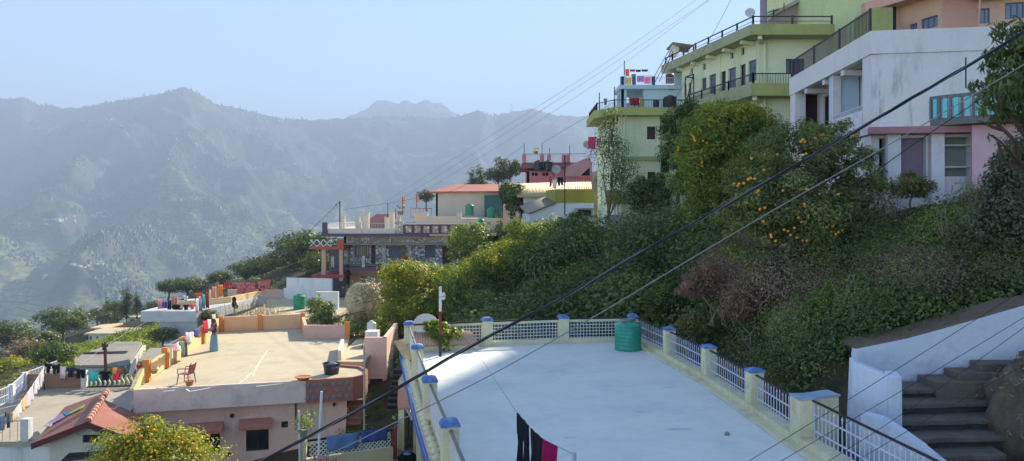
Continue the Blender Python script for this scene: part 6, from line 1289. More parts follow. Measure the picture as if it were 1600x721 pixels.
# tree wrapped in netting
nw = thing('net_wrapped_tree', 'round tree wholly wrapped in pale beige netting', 'tree', gbase(566, 50))
nb = blobs_px([(567, 472, 50, 24, 28)]); P_, N_, ti_ = cloud_points(nb, 3500, 31, .3); v_, f_ = leaf_quads(P_, N_, .14, 32); mesh_np('crown', v_, f_, TWG, nw, ti_); branch_mesh(gbase(566, 50), nb, .09, 33, BARK, nw)
nm = bpy.data.materials.new('beige_netting'); nm.use_nodes = True; q = nm.node_tree.nodes; ql = nm.node_tree.links; pb = q['Principled BSDF']; pb.inputs['Base Color'].default_value = (.75, .7, .54, 1); pb.inputs['Roughness'].default_value = .9
trn = q.new('ShaderNodeBsdfTranslucent'); trn.inputs[0].default_value = (.6, .55, .38, 1); tp_ = q.new('ShaderNodeBsdfTransparent'); m1 = q.new('ShaderNodeMixShader'); m1.inputs[0].default_value = .4; m2 = q.new('ShaderNodeMixShader')
wv = q.new('ShaderNodeTexNoise'); wv.inputs['Scale'].default_value = 2.2; wv.inputs['Detail'].default_value = 6; mpn = q.new('ShaderNodeMapping'); mpn.inputs['Scale'].default_value = (3, 3, .5); gg = q.new('ShaderNodeNewGeometry'); ql.new(gg.outputs['Position'], mpn.inputs[0]); ql.new(mpn.outputs[0], wv.inputs[0])
mr = q.new('ShaderNodeMapRange'); mr.inputs[1].default_value = .35; mr.inputs[2].default_value = .65; mr.inputs[3].default_value = .15; mr.inputs[4].default_value = .4; ql.new(wv.outputs[0], mr.inputs[0]); ql.new(mr.outputs[0], m2.inputs[0])
ql.new(pb.outputs[0], m1.inputs[1]); ql.new(trn.outputs[0], m1.inputs[2]); ql.new(m1.outputs[0], m2.inputs[1]); ql.new(tp_.outputs[0], m2.inputs[2]); ql.new(m2.outputs[0], q['Material Output'].inputs[0])
m_ = MB(); c = Vector(W(567, 472, 50)); rx = 27 / F * 50; nu, nv = 48, 28; rows = []
for j in range(nv + 1):
    th = math.pi * j / nv; row = []
    for i in range(nu):
        ph_ = 2 * math.pi * i / nu; d = Vector((math.sin(th) * math.cos(ph_), math.sin(th) * math.sin(ph_), math.cos(th)))
        k = 1 + .1 * noise.noise(d * 1.7 + Vector((3, 1, 2))) + .05 * math.sin(ph_ * 11 + 2 * math.sin(th * 3)) * math.sin(th); low = max(0, -d.z); x = d * rx * k; x.z *= 1.14; x.x *= 1 - .45 * low ** 2; x.y *= 1 - .45 * low ** 2; x.z -= low ** 3 * .25; row.append(c + x)
    rows.append(row)
for j in range(nv):
    for i in range(nu): m_.poly([rows[j][i], rows[j][(i + 1) % nu], rows[j + 1][(i + 1) % nu], rows[j + 1][i]][::-1])
m_.build('netting', nm, nw, smooth=2)
# ------------------------------------------------ undergrowth on the banks (uncountable): three kinds
def undergrowth(name, label, n_m, region, seed, mat, size, per, rlo, rhi, flat=.6, aspect=.6, lift=.2):
    r = np.random.default_rng(seed); pts = []
    while len(pts) < n_m:
        c = region(r)
        if c is not None: pts.append(c)
    pts = np.array(pts); z = ground_np(pts[:, 0], pts[:, 1]); P = []; N = []; T = []
    for (x, y), zz in zip(pts, z):
        R_ = r.uniform(rlo, rhi); k = int(per * (R_ / rhi) ** 1.6) + 6; d = r.normal(size=(k, 3)); d[:, 2] = abs(d[:, 2]) * .9; d /= np.linalg.norm(d, axis=1, keepdims=True); rad = r.uniform(.55, 1.08, k)[:, None]
        P.append(np.array([x, y, zz - .1 + lift * R_]) + d * rad * np.array([R_, R_, R_ * flat])); N.append(d + r.normal(size=(k, 3)) * .5 + [0, 0, .3]); T.append(np.clip(r.uniform(.15, .85) + r.normal(size=k) * .15, 0, 1))
    P = np.concatenate(P); N = np.concatenate(N); T = np.concatenate(T); v, f = leaf_quads(P, N, size, seed, aspect)
    return tag(mesh_np(name, v, f, mat, None, T), label, 'undergrowth', kind='stuff')
def clear(x, y):      # stay off roofs, terraces, stairs
    if y < 30.6 and -4.3 + (28 - y) * .2 < x < 6.5 + (y < 17) * .8: return False
    if x < -6 and y < 47 and x > -18: return False
    if -7 < x < -4 and y < 38: return False
    if y > 54.5 and 6 < x < 14: return False
    if y > 60.5 and -.3 < x < 7: return False
    if y > 71 and -19.5 < x < 0: return False
    if x > 13 + .06 * (y - 28) and 25 < y < 38.5 and x > 12.9: return False
    if y < 19.6 and x > 7 and y > 11: return False
    if x > 15.3 - (y - 48) * .28 and y > 47.5: return False
    if -27 < x < -13 and 54.5 < y < 71: return False
    return True
def reg(px0, px1, D0, D1, keep=None):
    def f(r):
        D = r.uniform(D0 ** .5, D1 ** .5) ** 2; px = r.uniform(px0, px1); x = (px - CX) / F * D
        if not clear(x, D): return None
        if keep and not keep(x, D, r): return None
        return (x, D)
    return f
nzf = lambda x, y, s, sd: float(fbm(np.array([x / s]), np.array([y / s]), 3, sd)[0])
undergrowth('creeper_undergrowth', 'tangled green creeper and weeds over the slope behind the terrace', 620, reg(560, 1320, 28, 60, lambda x, y, r: nzf(x, y, 5, 3) > .45), 41, CRP, .2, 130, .4, 1.5, .75)
undergrowth('low_weeds', 'low olive weeds and grass between the bushes of the slope', 1100, reg(560, 1400, 19, 60), 141, leaf_mat('olive_weeds', (.12, .13, .05), (.42, .4, .17), .28, (.26, .26, .1)), .11, 90, .3, .8, .5)
undergrowth('slope_bushes', 'dark green bushes standing up from the slope behind the terrace', 90, reg(720, 1150, 33.5, 52, lambda x, y, r: nzf(x, y, 4, 13) > .46), 142, DKL, .2, 900, .9, 2.2, 1.05, .7, .5)
undergrowth('bramble_mounds', 'grey brown brambles on the bank above the right terrace railing', 75, reg(1030, 1230, 20, 32, lambda x, y, r: nzf(x, y, 4, 23) > .42 and x > 8.1), 143, leaf_mat('bramble_leaves', (.17, .105, .08), (.42, .31, .25), .25, (.28, .195, .15)), .07, 1500, .7, 1.5, 1.1, .5, .6)
undergrowth('fern_mounds', 'greener fern like bushes above the limewashed retaining wall', 60, reg(1230, 1600, 19.8, 25), 144, CRP, .09, 900, .4, 1.1, .9, .4, .4)
undergrowth('dark_undergrowth', 'dark shaded leaves on the steep bank right of the terrace', 1300, reg(960, 1600, 16.5, 40, lambda x, y, r: x > 7.3 or y > 31.5), 42, DKL, .11, 130, .3, 1.0)
undergrowth('dry_scrub', 'brownish dry scrub on the bank between the orange trees and the terrace', 330, reg(1020, 1260, 20, 34, lambda x, y, r: nzf(x, y, 4, 8) > .5 and (x > 7.6 or y > 32)), 43, DRY, .08, 190, .4, 1.1, .8, .35)
undergrowth('dry_tangle', 'dry grey brown tangle of stems and leaves on the bank below the whitewashed house', 120, reg(1260, 1600, 20.2, 27, lambda x, y, r: nzf(x, y, 3, 33) > .5), 145, DRY, .07, 420, .4, .95, .9, .35, .45)
undergrowth('bank_weeds', 'pale green weeds above the retaining wall', 520, reg(1280, 1600, 19.8, 26), 44, CRP, .08, 110, .2, .6, .7, .5)
undergrowth('alley_plants', 'small green plants in the alley garden and behind the pink house', 160, lambda r: (r.uniform(-7.4, -4.4), r.uniform(27, 32.6)) if r.random() < .4 else (r.uniform(-13, -9), r.uniform(47.5, 54)), 45, CRP, .11, 110, .2, .6)
undergrowth('lower_slope_shrubs', 'scrubby bushes covering the slopes beyond the lower left roofs', 900, reg(-150, 640, 47, 175), 46, OLV_L, .28, 60, .35, 1.05, .45)
undergrowth('roadside_bushes', 'sunlit yellow green bushes among the lower left roofs', 420, lambda r: (lambda D, px: ((px - CX) / F * D, D) if clear((px - CX) / F * D, D) else None)(r.uniform(47, 80), r.uniform(95, 345)), 47, CIT, .2, 110, .5, 1.3)
undergrowth('house_hedge', 'green hedge line behind the corrugated roofs', 60, lambda r: (r.uniform(-1, 6), r.uniform(76, 82)), 48, CRP, .3, 130, .8, 1.5, 1, lift=1)
# dry twiggy plants behind the sunlit roof
r_ = np.random.default_rng(50); tw = thing('twiggy_bush', 'pale straw coloured twiggy bush behind the orange rear parapet', 'bush', gbase(405, 50)); mb = MB(); x0 = W(405, 0, 50)
for k in range(150):
    bx = x0.x + r_.uniform(-1.7, 1.7); a = Vector((bx, 50 + r_.uniform(-.8, .8), -9.4)); b = a + Vector((r_.uniform(-.5, .5), r_.uniform(-.3, .3), r_.uniform(2.4, 3.9))); mb.tube([a, a.lerp(b, .5) + Vector((r_.uniform(-.1, .1), 0, 0)), b], [.02, .014, .006], 3)
mb.build('stem', M('straw_stem', (.3, .24, .14), .9), tw); P_, N_, ti_ = cloud_points([(x0.x, 50, -6.7, 1.8, .9, 1.1)], 3800, 51, .4, .8); v_, f_ = leaf_quads(P_, N_, .1, 52, .3); mesh_np('foliage', v_, f_, TWG, tw, ti_)
# ------------------------------------------------ hill trees: a few shapes, copied and turned
def proto(kind, seed, mat):
    rr = np.random.default_rng(seed); random.seed(seed)
    if kind == 'round': bl = [(0, 0, 4.2, 2.2, 2.2, 1.7)] + [(math.cos(a) * 1.7, math.sin(a) * 1.7, 3.4 + random.random() * 1.8, 1.4, 1.4, 1.1) for a in (0, 1.3, 2.6, 3.8, 5.1)]; n, s, cl = 3200, .34, .22
    elif kind == 'tall': bl = [(random.uniform(-.5, .5), random.uniform(-.5, .5), 1.8 + i * 1.15, 1.7 - i * .16, 1.7 - i * .16, 1.0) for i in range(7)]; n, s, cl = 2600, .34, .26
    else: bl = [(random.uniform(-1.6, 1.6), random.uniform(-1.6, 1.6), 3 + random.random() * 2.5, 1.3, 1.3, .8) for i in range(7)]; n, s, cl = 2200, .36, .3
    t = bpy.data.objects.new('hill_tree', None); col.objects.link(t)
    P, N, ti = cloud_points(bl, n, seed, cl); v, f = leaf_quads(P, N, s, seed + 1, .6); mesh_np('crown', v, f, mat, t, ti); branch_mesh((0, 0, 0), bl, .2, seed, BARK, t); return t
PR = {('round', 0): proto('round', 60, PIN), ('round', 1): proto('round', 61, DKL), ('round', 2): proto('round', 66, CITY), ('tall', 0): proto('tall', 62, PIN), ('tall', 1): proto('tall', 63, DKL), ('loose', 0): proto('loose', 64, PIN), ('loose', 1): proto('loose', 65, DRY)}
USED = set()
def hill_tree(kind, v, px, ytop, D, h_px, label, group=None, wide=1.):
    o = PR[(kind, v)]
    if (kind, v) in USED: o = copy_tree(o)
    USED.add((kind, v)); H0 = {'round': 6.0, 'tall': 9.6, 'loose': 6.2}[kind]; H = h_px / F * D; s = H / H0; p = W(px, ytop + h_px, D); o.location = (p.x, D, p.z); o.rotation_euler = (0, 0, px * 1.7 % 6.28); o.scale = (s * wide, s * wide, s); tag(o, label, 'tree', group); return o
HT = [('round', 1, 83, 534, 56, 62, 'big round dark green tree behind the dark washing at far left', 1.15),
('round', 1, 97, 483, 98, 62, 'broad dark tree standing highest left of the yellow house', 1.3), ('round', 0, 152, 483, 150, 30, 'small round tree just above the long low white house', 1.2), ('loose', 0, 178, 484, 148, 40, 'loose pale tree right above the lemon yellow house', 1.4),
('tall', 0, 198, 447, 112, 48, 'tallest narrow tree on the slope left of the whitewashed block', 1.25), ('tall', 0, 214, 456, 113, 40, 'second narrow tree beside the tallest one', 1.2), ('round', 1, 180, 472, 118, 26, 'little dark tree left of the tallest narrow tree', 1.3),
('round', 0, 264, 438, 118, 34, 'round tree above the left end of the roof washing', 1.3), ('round', 1, 292, 434, 120, 38, 'dark round tree above the pink and blue washing', 1.5), ('loose', 1, 315, 436, 122, 34, 'brownish tree above the orange cloths', 1.3), ('round', 0, 345, 425, 124, 34, 'grey green tree left of the red rugs', 1.4),
('round', 1, 385, 410, 122, 44, 'dark tree above the red rugs', 1.3), ('round', 0, 410, 402, 120, 48, 'green tree above the right hand red rug', 1.3), ('round', 1, 437, 395, 116, 52, 'dark tree above the white rear wall', 1.2), ('round', 0, 462, 368, 108, 78, 'large tree left of the red porch of the stone faced house', 1.1), ('round', 1, 486, 362, 104, 84, 'large dark tree behind the red porch of the stone faced house', .95),
('tall', 1, 737, 262, 135, 40, 'left dark spiky tree on the skyline above the red roof', 1.5), ('tall', 1, 751, 258, 137, 42, 'middle dark spiky tree on the skyline above the red roof', 1.7), ('round', 0, 778, 262, 130, 40, 'grey green skyline tree right of the spiky ones', 1.2), ('loose', 0, 797, 248, 128, 52, 'tallest skyline tree, left of the pink terrace house', 1.0),
('round', 0, 666, 298, 110, 30, 'small tree at the left end of the long beige building', 1.0), ('round', 2, 20, 560, 75, 50, 'yellow green tree at the left edge below the valley', 1.5), ('loose', 1, 45, 530, 88, 60, 'brown bare looking tree near the left edge', 1.4), ('round', 0, 12, 505, 100, 60, 'upper green tree at the left edge', 1.3), ('loose', 0, 62, 515, 92, 50, 'thin grey green tree left of the big round dark one', 1.3),
('round', 2, 140, 538, 82, 34, 'yellow leaved tree below the long low white house', 1.5), ('round', 0, 255, 514, 54, 34, 'leafy green tree under the corner of the whitewashed block', 1.6), ('round', 1, 30, 585, 66, 40, 'dark tree behind the white fence at the left edge', 1.4), ('loose', 0, 240, 470, 110, 30, 'thin tree behind the left end of the whitewashed block', 1.4), ('round', 0, 325, 485, 56, 28, 'small green bush like tree behind the saree clad woman', 1.3), ('round', 1, 500, 395, 95, 60, 'dark tree under the red porch slab', 1.0)]
for k_, v_, px, yt, D, hp, lb, wd in HT: hill_tree(k_, v_, px, yt, D, hp, lb, None, wd)
random.seed(9)
for i in range(60):      # trees nobody could tell apart on the falling slope
    D = random.uniform(150, 235); px = random.uniform(-250, 420); x = (px - CX) / F * D; zz = float(near_fn(np.array([x]), np.array([D]))[0]); 
    k_ = random.choice(list(PR)[:6]); k_ = k_ if k_[1] != 2 else ('round', 0); o = copy_tree(PR[k_]); s = random.uniform(.4, .8); o.location = (x, D, zz - .3); o.rotation_euler = (0, 0, random.random() * 6); o.scale = (s * 1.2, s * 1.2, s)
    tag(o, 'one of many similar trees on the slope falling to the valley at left', 'tree', 'trees on the slope falling to the valley')
# distant forest on the mountain flanks: one mass
def forest(name, label, n, seed, px0, px1, D0, D1, hlo, hhi, mat, dens):
    r = np.random.default_rng(seed); px = r.uniform(px0, px1, n); D = np.exp(r.uniform(math.log(D0), math.log(D1), n)); x = (px - CX) / F * D; keep = dens(x, D, r); x = x[keep]; D = D[keep]; z = big_np(x, D) - 1
    h = r.uniform(hlo, hhi, len(x)); w_ = h * r.uniform(.28, .5, len(x)); a = np.arange(5) / 5 * 2 * math.pi + r.uniform(0, 6, len(x))[:, None]
    n = len(x); v = np.empty((n, 11, 3)); jit = r.uniform(.7, 1.2, (n, 5))
    for k, (zz, rr) in enumerate(((.12, .85), (.55, .8))):
        v[:, k * 5:k * 5 + 5, 0] = x[:, None] + np.cos(a + k * .6) * w_[:, None] * rr * jit; v[:, k * 5:k * 5 + 5, 1] = D[:, None] + np.sin(a + k * .6) * w_[:, None] * rr * jit; v[:, k * 5:k * 5 + 5, 2] = (z + h * zz)[:, None] + r.uniform(-.06, .06, (n, 5)) * h[:, None]
    v[:, 10] = np.stack([x, D, z + h], -1); fs = []
    for i in range(5):
        j = (i + 1) % 5; fs += [(i, j, 5 + j), (i, 5 + j, 5 + i), (5 + i, 5 + j, 10)]
    f = (np.array(fs)[None] + (np.arange(n) * 11)[:, None, None]).reshape(-1, 3); ti = np.repeat(np.clip(r.normal(.45, .2, n), 0, 1), 15)
    return tag(mesh_np(name, v.reshape(-1, 3), f, mat, None, ti), label, 'forest', kind='stuff')
FOR = leaf_mat('forest_crowns', (.025, .042, .02), (.06, .08, .035), 0, (.038, .06, .026))
dn = lambda x, y, r: (fbm(x / 170, y / 170, 5, 71) + .25 * fbm(x / 60, y / 60, 3, 73) + r.uniform(-.08, .08, x.shape)) > .6 + np.clip(-(big_np(x, y) + 40) / 500, 0, .25)
forest('distant_forest', 'hazy forest covering the far mountain flanks', 105000, 81, -150, 960, 850, 3300, 4, 9, FOR, dn)
forest('ridge_forest', 'fine line of trees along the far mountain crest', 9000, 82, -100, 960, 2900, 4300, 6, 13, FOR, lambda x, y, r: (crest_z(x, y) - big_np(x, y) < 50) & (fbm(x / 150, y / 150, 4, 75) > .45))
# hamlets on the far slopes
hp = MB(); hp.box(-.5, -.5, -.6, .5, .5, .5); 
WHI = M('far_white_wall', (.7, .68, .64), .9, .05, 1, 0)
def hamlet(cl, label, group, seed, first=[None]):
    r = random.Random(seed)
    for (px, py, D0, n, sx, sy) in cl:
        for i in range(n):
            x_ = px + r.gauss(0, sx); y_ = py + r.gauss(0, sy); best = None      # walk the sight line to the slope
            Ds = np.geomspace(900, 4200, 260); hit = np.nonzero(big_np((x_ - CX) / F * Ds, Ds) >= (HY - y_) / F * Ds)[0]
            if len(hit): best = W(x_, y_, Ds[hit[0]])
            if best is None: continue
            if first[0] is None: o = hp.build('hamlet_house', WHI); first[0] = o
            else: o = first[0].copy(); col.objects.link(o)
            o.location = best; k = best.y / 2300; o.scale = (r.uniform(9, 20) * k, r.uniform(6, 8), r.uniform(4, 6) * k); o.rotation_euler = (0, 0, r.uniform(-.3, .3)); tag(o, label, 'house', group)
hamlet([(92, 345, 0, 16, 12, 3), (168, 336, 0, 18, 16, 3), (60, 350, 0, 5, 8, 3)], 'one of the tiny white houses of the hamlet halfway up the left mountain', 'hamlet halfway up the left mountain', 3)
hamlet([(130, 416, 0, 9, 18, 4), (60, 430, 0, 5, 20, 5), (20, 460, 0, 4, 14, 6)], 'one of the scattered white farmhouses low in the valley at left', 'farmhouses low in the valley', 4)
hamlet([(450, 375, 0, 2, 20, 5), (680, 275, 0, 8, 18, 3), (640, 290, 0, 4, 14, 3), (500, 275, 0, 4, 30, 6), (540, 330, 0, 7, 22, 4), (480, 300, 0, 4, 25, 8), (610, 195, 0, 5, 20, 3)], 'one of the faint white houses on the hazy central slope', 'faint houses on the hazy central slope', 5)
RUGM = tile_mat('patterned_rug', (.4, .02, .03), (.62, .12, .1), 2.6, (.5, .3, .25))
# ------------------------------------------------ washing
def garment(label, cat, a, b, drop, c, kind='sheet', group=None, seed=0, sag=.02):
    a = Vector(a); b = Vector(b); u = b - a; L = u.length; r = random.Random(seed + int(a.x * 97)); h = Vector((u.y, -u.x, 0)).normalized(); mb = MB(); ph = r.random() * 6; amp = min(.05, L * .07)
    def part(f0, f1, v0, v1, nx=8, nz=7, lean=0):
        g = []
        for j in range(nz + 1):
            v = v0 + (v1 - v0) * j / nz; row = []
            for i in range(nx + 1):
                s0, s1 = f0(v), f1(v); s = s0 + (s1 - s0) * i / nx; p = a + u * s; p.z -= sag * math.sin(math.pi * min(max(s, 0), 1)) + drop * v * (1 + .04 * math.sin(s * 9 + ph)); 
                p = p + h * (amp * math.sin(s * 13 + ph + v * 1.5) * (.25 + v) + .02 * v); row.append(p)
            g.append(row)
        o = h * .006
        for j in range(nz):
            for i in range(nx):
                q = [g[j][i], g[j][i + 1], g[j + 1][i + 1], g[j + 1][i]]; mb.poly([p + o for p in q][::-1]); mb.poly([p - o for p in q])
        for j in range(nz):
            for i in (0, nx): q = [g[j][i] + o, g[j][i] - o, g[j + 1][i] - o, g[j + 1][i] + o]; mb.poly(q if i == 0 else q[::-1])
        for j in (0, nz):
            for i in range(nx): q = [g[j][i] + o, g[j][i + 1] + o, g[j][i + 1] - o, g[j][i] - o]; mb.poly(q if j == 0 else q[::-1])
    if kind == 'trousers':
        part(lambda v: 0, lambda v: 1, 0, .36, 8, 3); part(lambda v: .0 + .04 * v, lambda v: .5 - .1 * (v - .3), .36, 1, 5, 6); part(lambda v: .52 + .1 * (v - .3), lambda v: 1 - .03 * v, .36, .97, 5, 6)
    elif kind == 'shirt':
        part(lambda v: 0 + (.0 if v < .36 else .2) * 1.0, lambda v: 1 - (.0 if v < .36 else .2), 0, 1, 10, 11)
    else:
        part(lambda v: .02 * v, lambda v: 1 - .03 * v, 0, 1)
    return tag(mb.build('rug' if cat == 'rug' else 'hung_cloth' if kind == 'sheet' else kind, RUGM if cat == 'rug' else cloth_mat(c), None, smooth=2), label, cat, group)
def px_g(label, cat, x0, x1, y0, y1, D0, D1, c, kind='sheet', y0b=None, group=None, seed=0):
    a = W(x0, y0, D0); b = W(x1, y0 if y0b is None else y0b, D1); return garment(label, cat, a, b, (y1 - y0) / F * D0, c, kind, group, seed)
def wire(name, label, pts, r, mat, n=5, cat='washing line', sag=None):
    P = [Vector(p) for p in pts]
    if sag and len(P) == 2: P = [P[0].lerp(P[1], t / 14) - Vector((0, 0, sag * 4 * (t / 14) * (1 - t / 14))) for t in range(15)]
    mb = MB(); mb.tube(P, r, n); return tag(mb.build(name, mat, None), label, cat)
CORD = M('dark_cord', (.05, .05, .05), .7); CORDL = M('pale_cord', (.4, .4, .4), .7)
WHT, BLK, NAVY, REDC, MARN, TEAL, LILC, PNK, ORN, BLU, GRY, CRM, YEL = (.78, .76, .82), (.015, .015, .02), (.03, .04, .1), (.6, .04, .07), (.22, .03, .05), (.08, .5, .5), (.55, .4, .75), (.75, .3, .38), (.85, .3, .06), (.08, .15, .5), (.3, .3, .32), (.75, .62, .42), (.8, .6, .12)
gl = 'white washing on the diagonal line at the far left edge'
for i, (x0, y0, x1, y1b, dr, c, lb) in enumerate([(69.5, 572, 62.5, 583, 24, WHT, 'topmost white cloth of the diagonal line at far left, beside the pole'), (62, 584, 54, 596, 22, WHT, 'second white cloth from the pole on the diagonal left line'), (53, 598, 42, 614, 24, (.7, .68, .8), 'lilac white garment halfway down the diagonal left line'), (41.5, 615, 35, 624, 20, (.85, .62, .35), 'cream orange cloth on the diagonal left line'), (34.5, 625, 26, 636, 18, WHT, 'lower white shirt on the diagonal left line'), (25.5, 637, 19, 645, 14, CRM, 'lowest cream cloth on the diagonal left line')]):
    f = lambda x: 37.5 - (69 - x) / 50 * 6.5
    garment(lb, 'clothes', W(x0, y0, f(x0)), W(x1, y1b, f(x1)), dr / F * f(x0), c, 'sheet', None, i)
px_g('dark jacket at the left frame edge by the white fence', 'clothes', 8, 16, 644, 668, 30.5, 30.8, (.08, .1, .14), 'shirt'); px_g('blue garment hanging right at the left frame edge', 'clothes', 0, 7, 650, 672, 30.3, 30.5, (.12, .25, .45))
wire('washing_line', 'diagonal washing line on the left house with white clothes', [W(69, 569, 37.5), W(12, 648, 30.2)], .008, CORD, 4)
for (x0, x1, y0, y1, c, k, lb) in [(70, 81, 568, 583, BLK, 'shirt', 'black shirt nearest the pole on the dark washing line at left'), (82, 93, 570, 584, (.02, .02, .03), 'trousers', 'black trousers next to the black shirt at left'), (94, 103, 573, 592, (.7, .66, .72), 'sheet', 'whitish scarf between black clothes on the left line'), (104, 119, 575, 589, NAVY, 'shirt', 'navy shirt left of centre on the dark washing line'), (120, 134, 577, 591, BLK, 'trousers', 'black trousers beside the teal shirt'), (136, 154, 581, 596, (.1, .6, .58), 'shirt', 'teal shirt on the line above the S shaped balusters'), (156, 173, 580, 594, BLK, 'shirt', 'black and white shirt between the teal and the red clothes'), (174, 189, 577, 594, (.75, .06, .18), 'shirt', 'crimson top at the right end of the dark washing line'), (176, 183, 574, 584, YEL, 'sheet', 'small yellow cloth over the crimson top')]:
    px_g(lb, 'clothes', x0, x1, y0, y1, 38.1 - (.15 if 'yellow' in lb else 0), 38.0, c, k)
wire('washing_line', 'nearly level washing line with dark clothes on the left grey roof', [W(69, 567, 38), W(205, 573, 38.2)], .01, CORD, 4, sag=.12)
px_g('red curtain cloth hanging behind the satellite dish at left', 'curtain', 213, 225, 570, 597, 41, 41, (.55, .03, .06))
for (x0, x1, y0, y1, c, lb) in [(270, 276, 537, 549, PNK, 'pale pink cloth lowest on the orange parapet line'), (276.5, 281, 535, 548, WHT, 'white cloth next to the lowest pink one on the parapet line'), (281, 288, 533, 556, (.16, .28, .26), 'grey green kurta on the orange parapet line'), (287, 292.5, 530, 556, (.1, .05, .07), 'dark plum garment on the orange parapet line'), (289, 302, 519, 536, WHT, 'white shirt on the parapet line left of the blue cloth'), (303, 311, 515, 527, (.05, .1, .4), 'royal blue cloth on the parapet line'), (316.5, 324, 501, 520, (.7, .03, .12), 'crimson cloth left of the woman in the light blue saree'), (324, 330, 499, 514, (.75, .75, .78), 'pale grey cloth just behind the woman in the saree'), (331, 336.5, 491, 507, (.72, .65, .6), 'tall off white cloth above the woman in the saree')]:
    D = 33 + (x0 - 270) * .155; px_g(lb, 'clothes', x0, x1, y0, y1, D, D + 1.0, c, 'shirt' if 'shirt' in lb or 'kurta' in lb else 'sheet')
wire('washing_line', 'washing line following the orange parapet', [W(262, 539, 32.5), W(312, 512, 40), W(342, 486, 45)], .008, CORDL, 4)
m_ = MB(); m_.bar(W(256, 539.5, 32.4), W(273, 539.5, 32.6), .07); m_.bar(W(268, 540, 32.5), W(268, 560, 32.5), .09); tag(m_.build('line_support', WIRON), 'white T shaped support of the parapet washing line', 'line support')
for (x0, x1, y0, y1, c, lb, k) in [(246, 253, 468, 482, PNK, 'pink towel at the left end of the whitewashed block roof', 'sheet'), (253.5, 262, 471, 481, BLU, 'blue cloth beside the pink towel', 'sheet'), (262, 268, 469, 484, BLK, 'black trousers on the whitewashed block roof', 'trousers'), (268, 278, 464, 476, (.75, .35, .35), 'salmon striped towel on the whitewashed block roof', 'sheet'), (269, 282, 476, 484, (.03, .02, .03), 'black cloth under the salmon towel', 'sheet'), (285.5, 294, 462, 474, WHT, 'white shirt alone above the black ones on the block roof', 'shirt'), (286, 295, 476, 485, BLK, 'short black garment under the white shirt', 'shirt'), (280, 286, 481, 487, MARN, 'small maroon cloth low on the block roof line', 'sheet'), (297, 302, 475, 483, (.6, .04, .03), 'small bright red cloth on the block roof line', 'sheet'),
  (304, 317, 458, 466, ORN, 'orange cloth topmost left of the wooden pole', 'sheet'), (305, 310, 466, 488, (.75, .8, .85), 'long white sheet at the corner of the whitewashed block', 'sheet'), (310, 316, 463, 486, (.62, .45, .75), 'long lilac sheet next to the white one', 'sheet'), (316, 320.5, 460, 482, TEAL, 'long teal sheet next to the lilac one', 'sheet'), (320.5, 326, 456, 481, MARN, 'long maroon sheet right of the teal one', 'sheet'), (327, 331, 453, 468, CRM, 'narrow cream cloth right of the maroon sheet', 'sheet'), (331, 338, 448, 466, (.75, .35, .3), 'salmon print cloth left of the wooden pole', 'sheet'), (341, 348, 445, 462, ORN, 'orange cloth just right of the wooden pole', 'sheet'), (341, 348.5, 462, 474, (.6, .6, .75), 'lilac check cloth under the orange one', 'sheet'), (348.5, 353, 464, 474, (.1, .2, .5), 'small blue cloth right of the wooden pole', 'sheet'), (355, 359, 466, 476, (.85, .45, .08), 'small amber cloth at the right end of the short line', 'sheet')]:
    D = 55.6 + max(0, x0 - 296) * .1 if not (lb.startswith('long') or 'topmost' in lb) else 54.7 - max(0, x0 - 305) * .0; px_g(lb, 'clothes', x0, x1, y0, y1, D, D + .5, c, k)
wire('washing_line', 'washing line across the whitewashed block roof', [W(243, 466, 55.6), W(300, 462, 56), W(339, 447, 60)], .012, CORD, 4)
def post_(label, px, y0, y1, D, r, mat, cat='pole', name='pole', tilt=0): m_ = MB(); m_.tube([W(px, y1, D), W(px + tilt, y0, D)], r, 7); return tag(m_.build(name, mat, None), label, cat)
WOODP = M('weathered_wood_pole', (.3, .22, .15), .9, .2, 3, .2)
post_('wooden pole among the colourful sheets left of the rugs', 339, 441, 482, 60, .1, WOODP); post_('thin iron pole carrying the dark washing at far left', 69, 566, 616, 37.8, .03, BIRON)
for (x0, x1, y0, y1, y0b, c, lb) in [(350, 358, 441, 450, 441, (.6, .05, .08), 'small red cloth left of the black one above the rear wall'), (359, 368, 442, 452, 442, BLK, 'black cloth between the small red one and the big rug'), (370, 402, 442, 459, 440, (.5, .04, .05), 'larger red patterned rug hanging over the rear wall'), (403, 423, 440, 455, 436.5, (.5, .04, .05), 'smaller red patterned rug at the right, over the rear wall')]:
    px_g(lb, 'rug' if 'rug' in lb else 'clothes', x0, x1, y0, y1, 69, 69, c, 'sheet', y0b)
wire('washing_line', 'line above the white rear wall that carries the red rugs', [W(339, 442, 66), W(425, 435, 69)], .015, CORD, 4)
m_ = MB(); m_.tube([W(366, 499, 57), W(366, 470, 57)], .05, 6); bb_ = m_.build('post', WOODP, None); bt = thing('scarecrow_bundle', 'dark cloth bundle tied on a post behind the orange rear parapet', 'cloth bundle', tuple(W(366, 499, 57))); bb_.parent = bt; bb_.matrix_parent_inverse = wm(bt).inverted(); KIDS.setdefault(bt.name, []).append(bb_)
m_ = MB(); c_ = W(366, 473, 57); m_.lathe(c_, [(0, -.42), (.14, -.35), (.2, -.1), (.13, .1), (.17, .25), (.12, .38), (0, .45)], 9); m_.lathe(c_ + Vector((.18, 0, -.3)), [(0, -.2), (.12, -.1), (.1, .1), (0, .2)], 8); m_.build('tied_cloth', cloth_mat((.06, .03, .04)), bt, smooth=2)
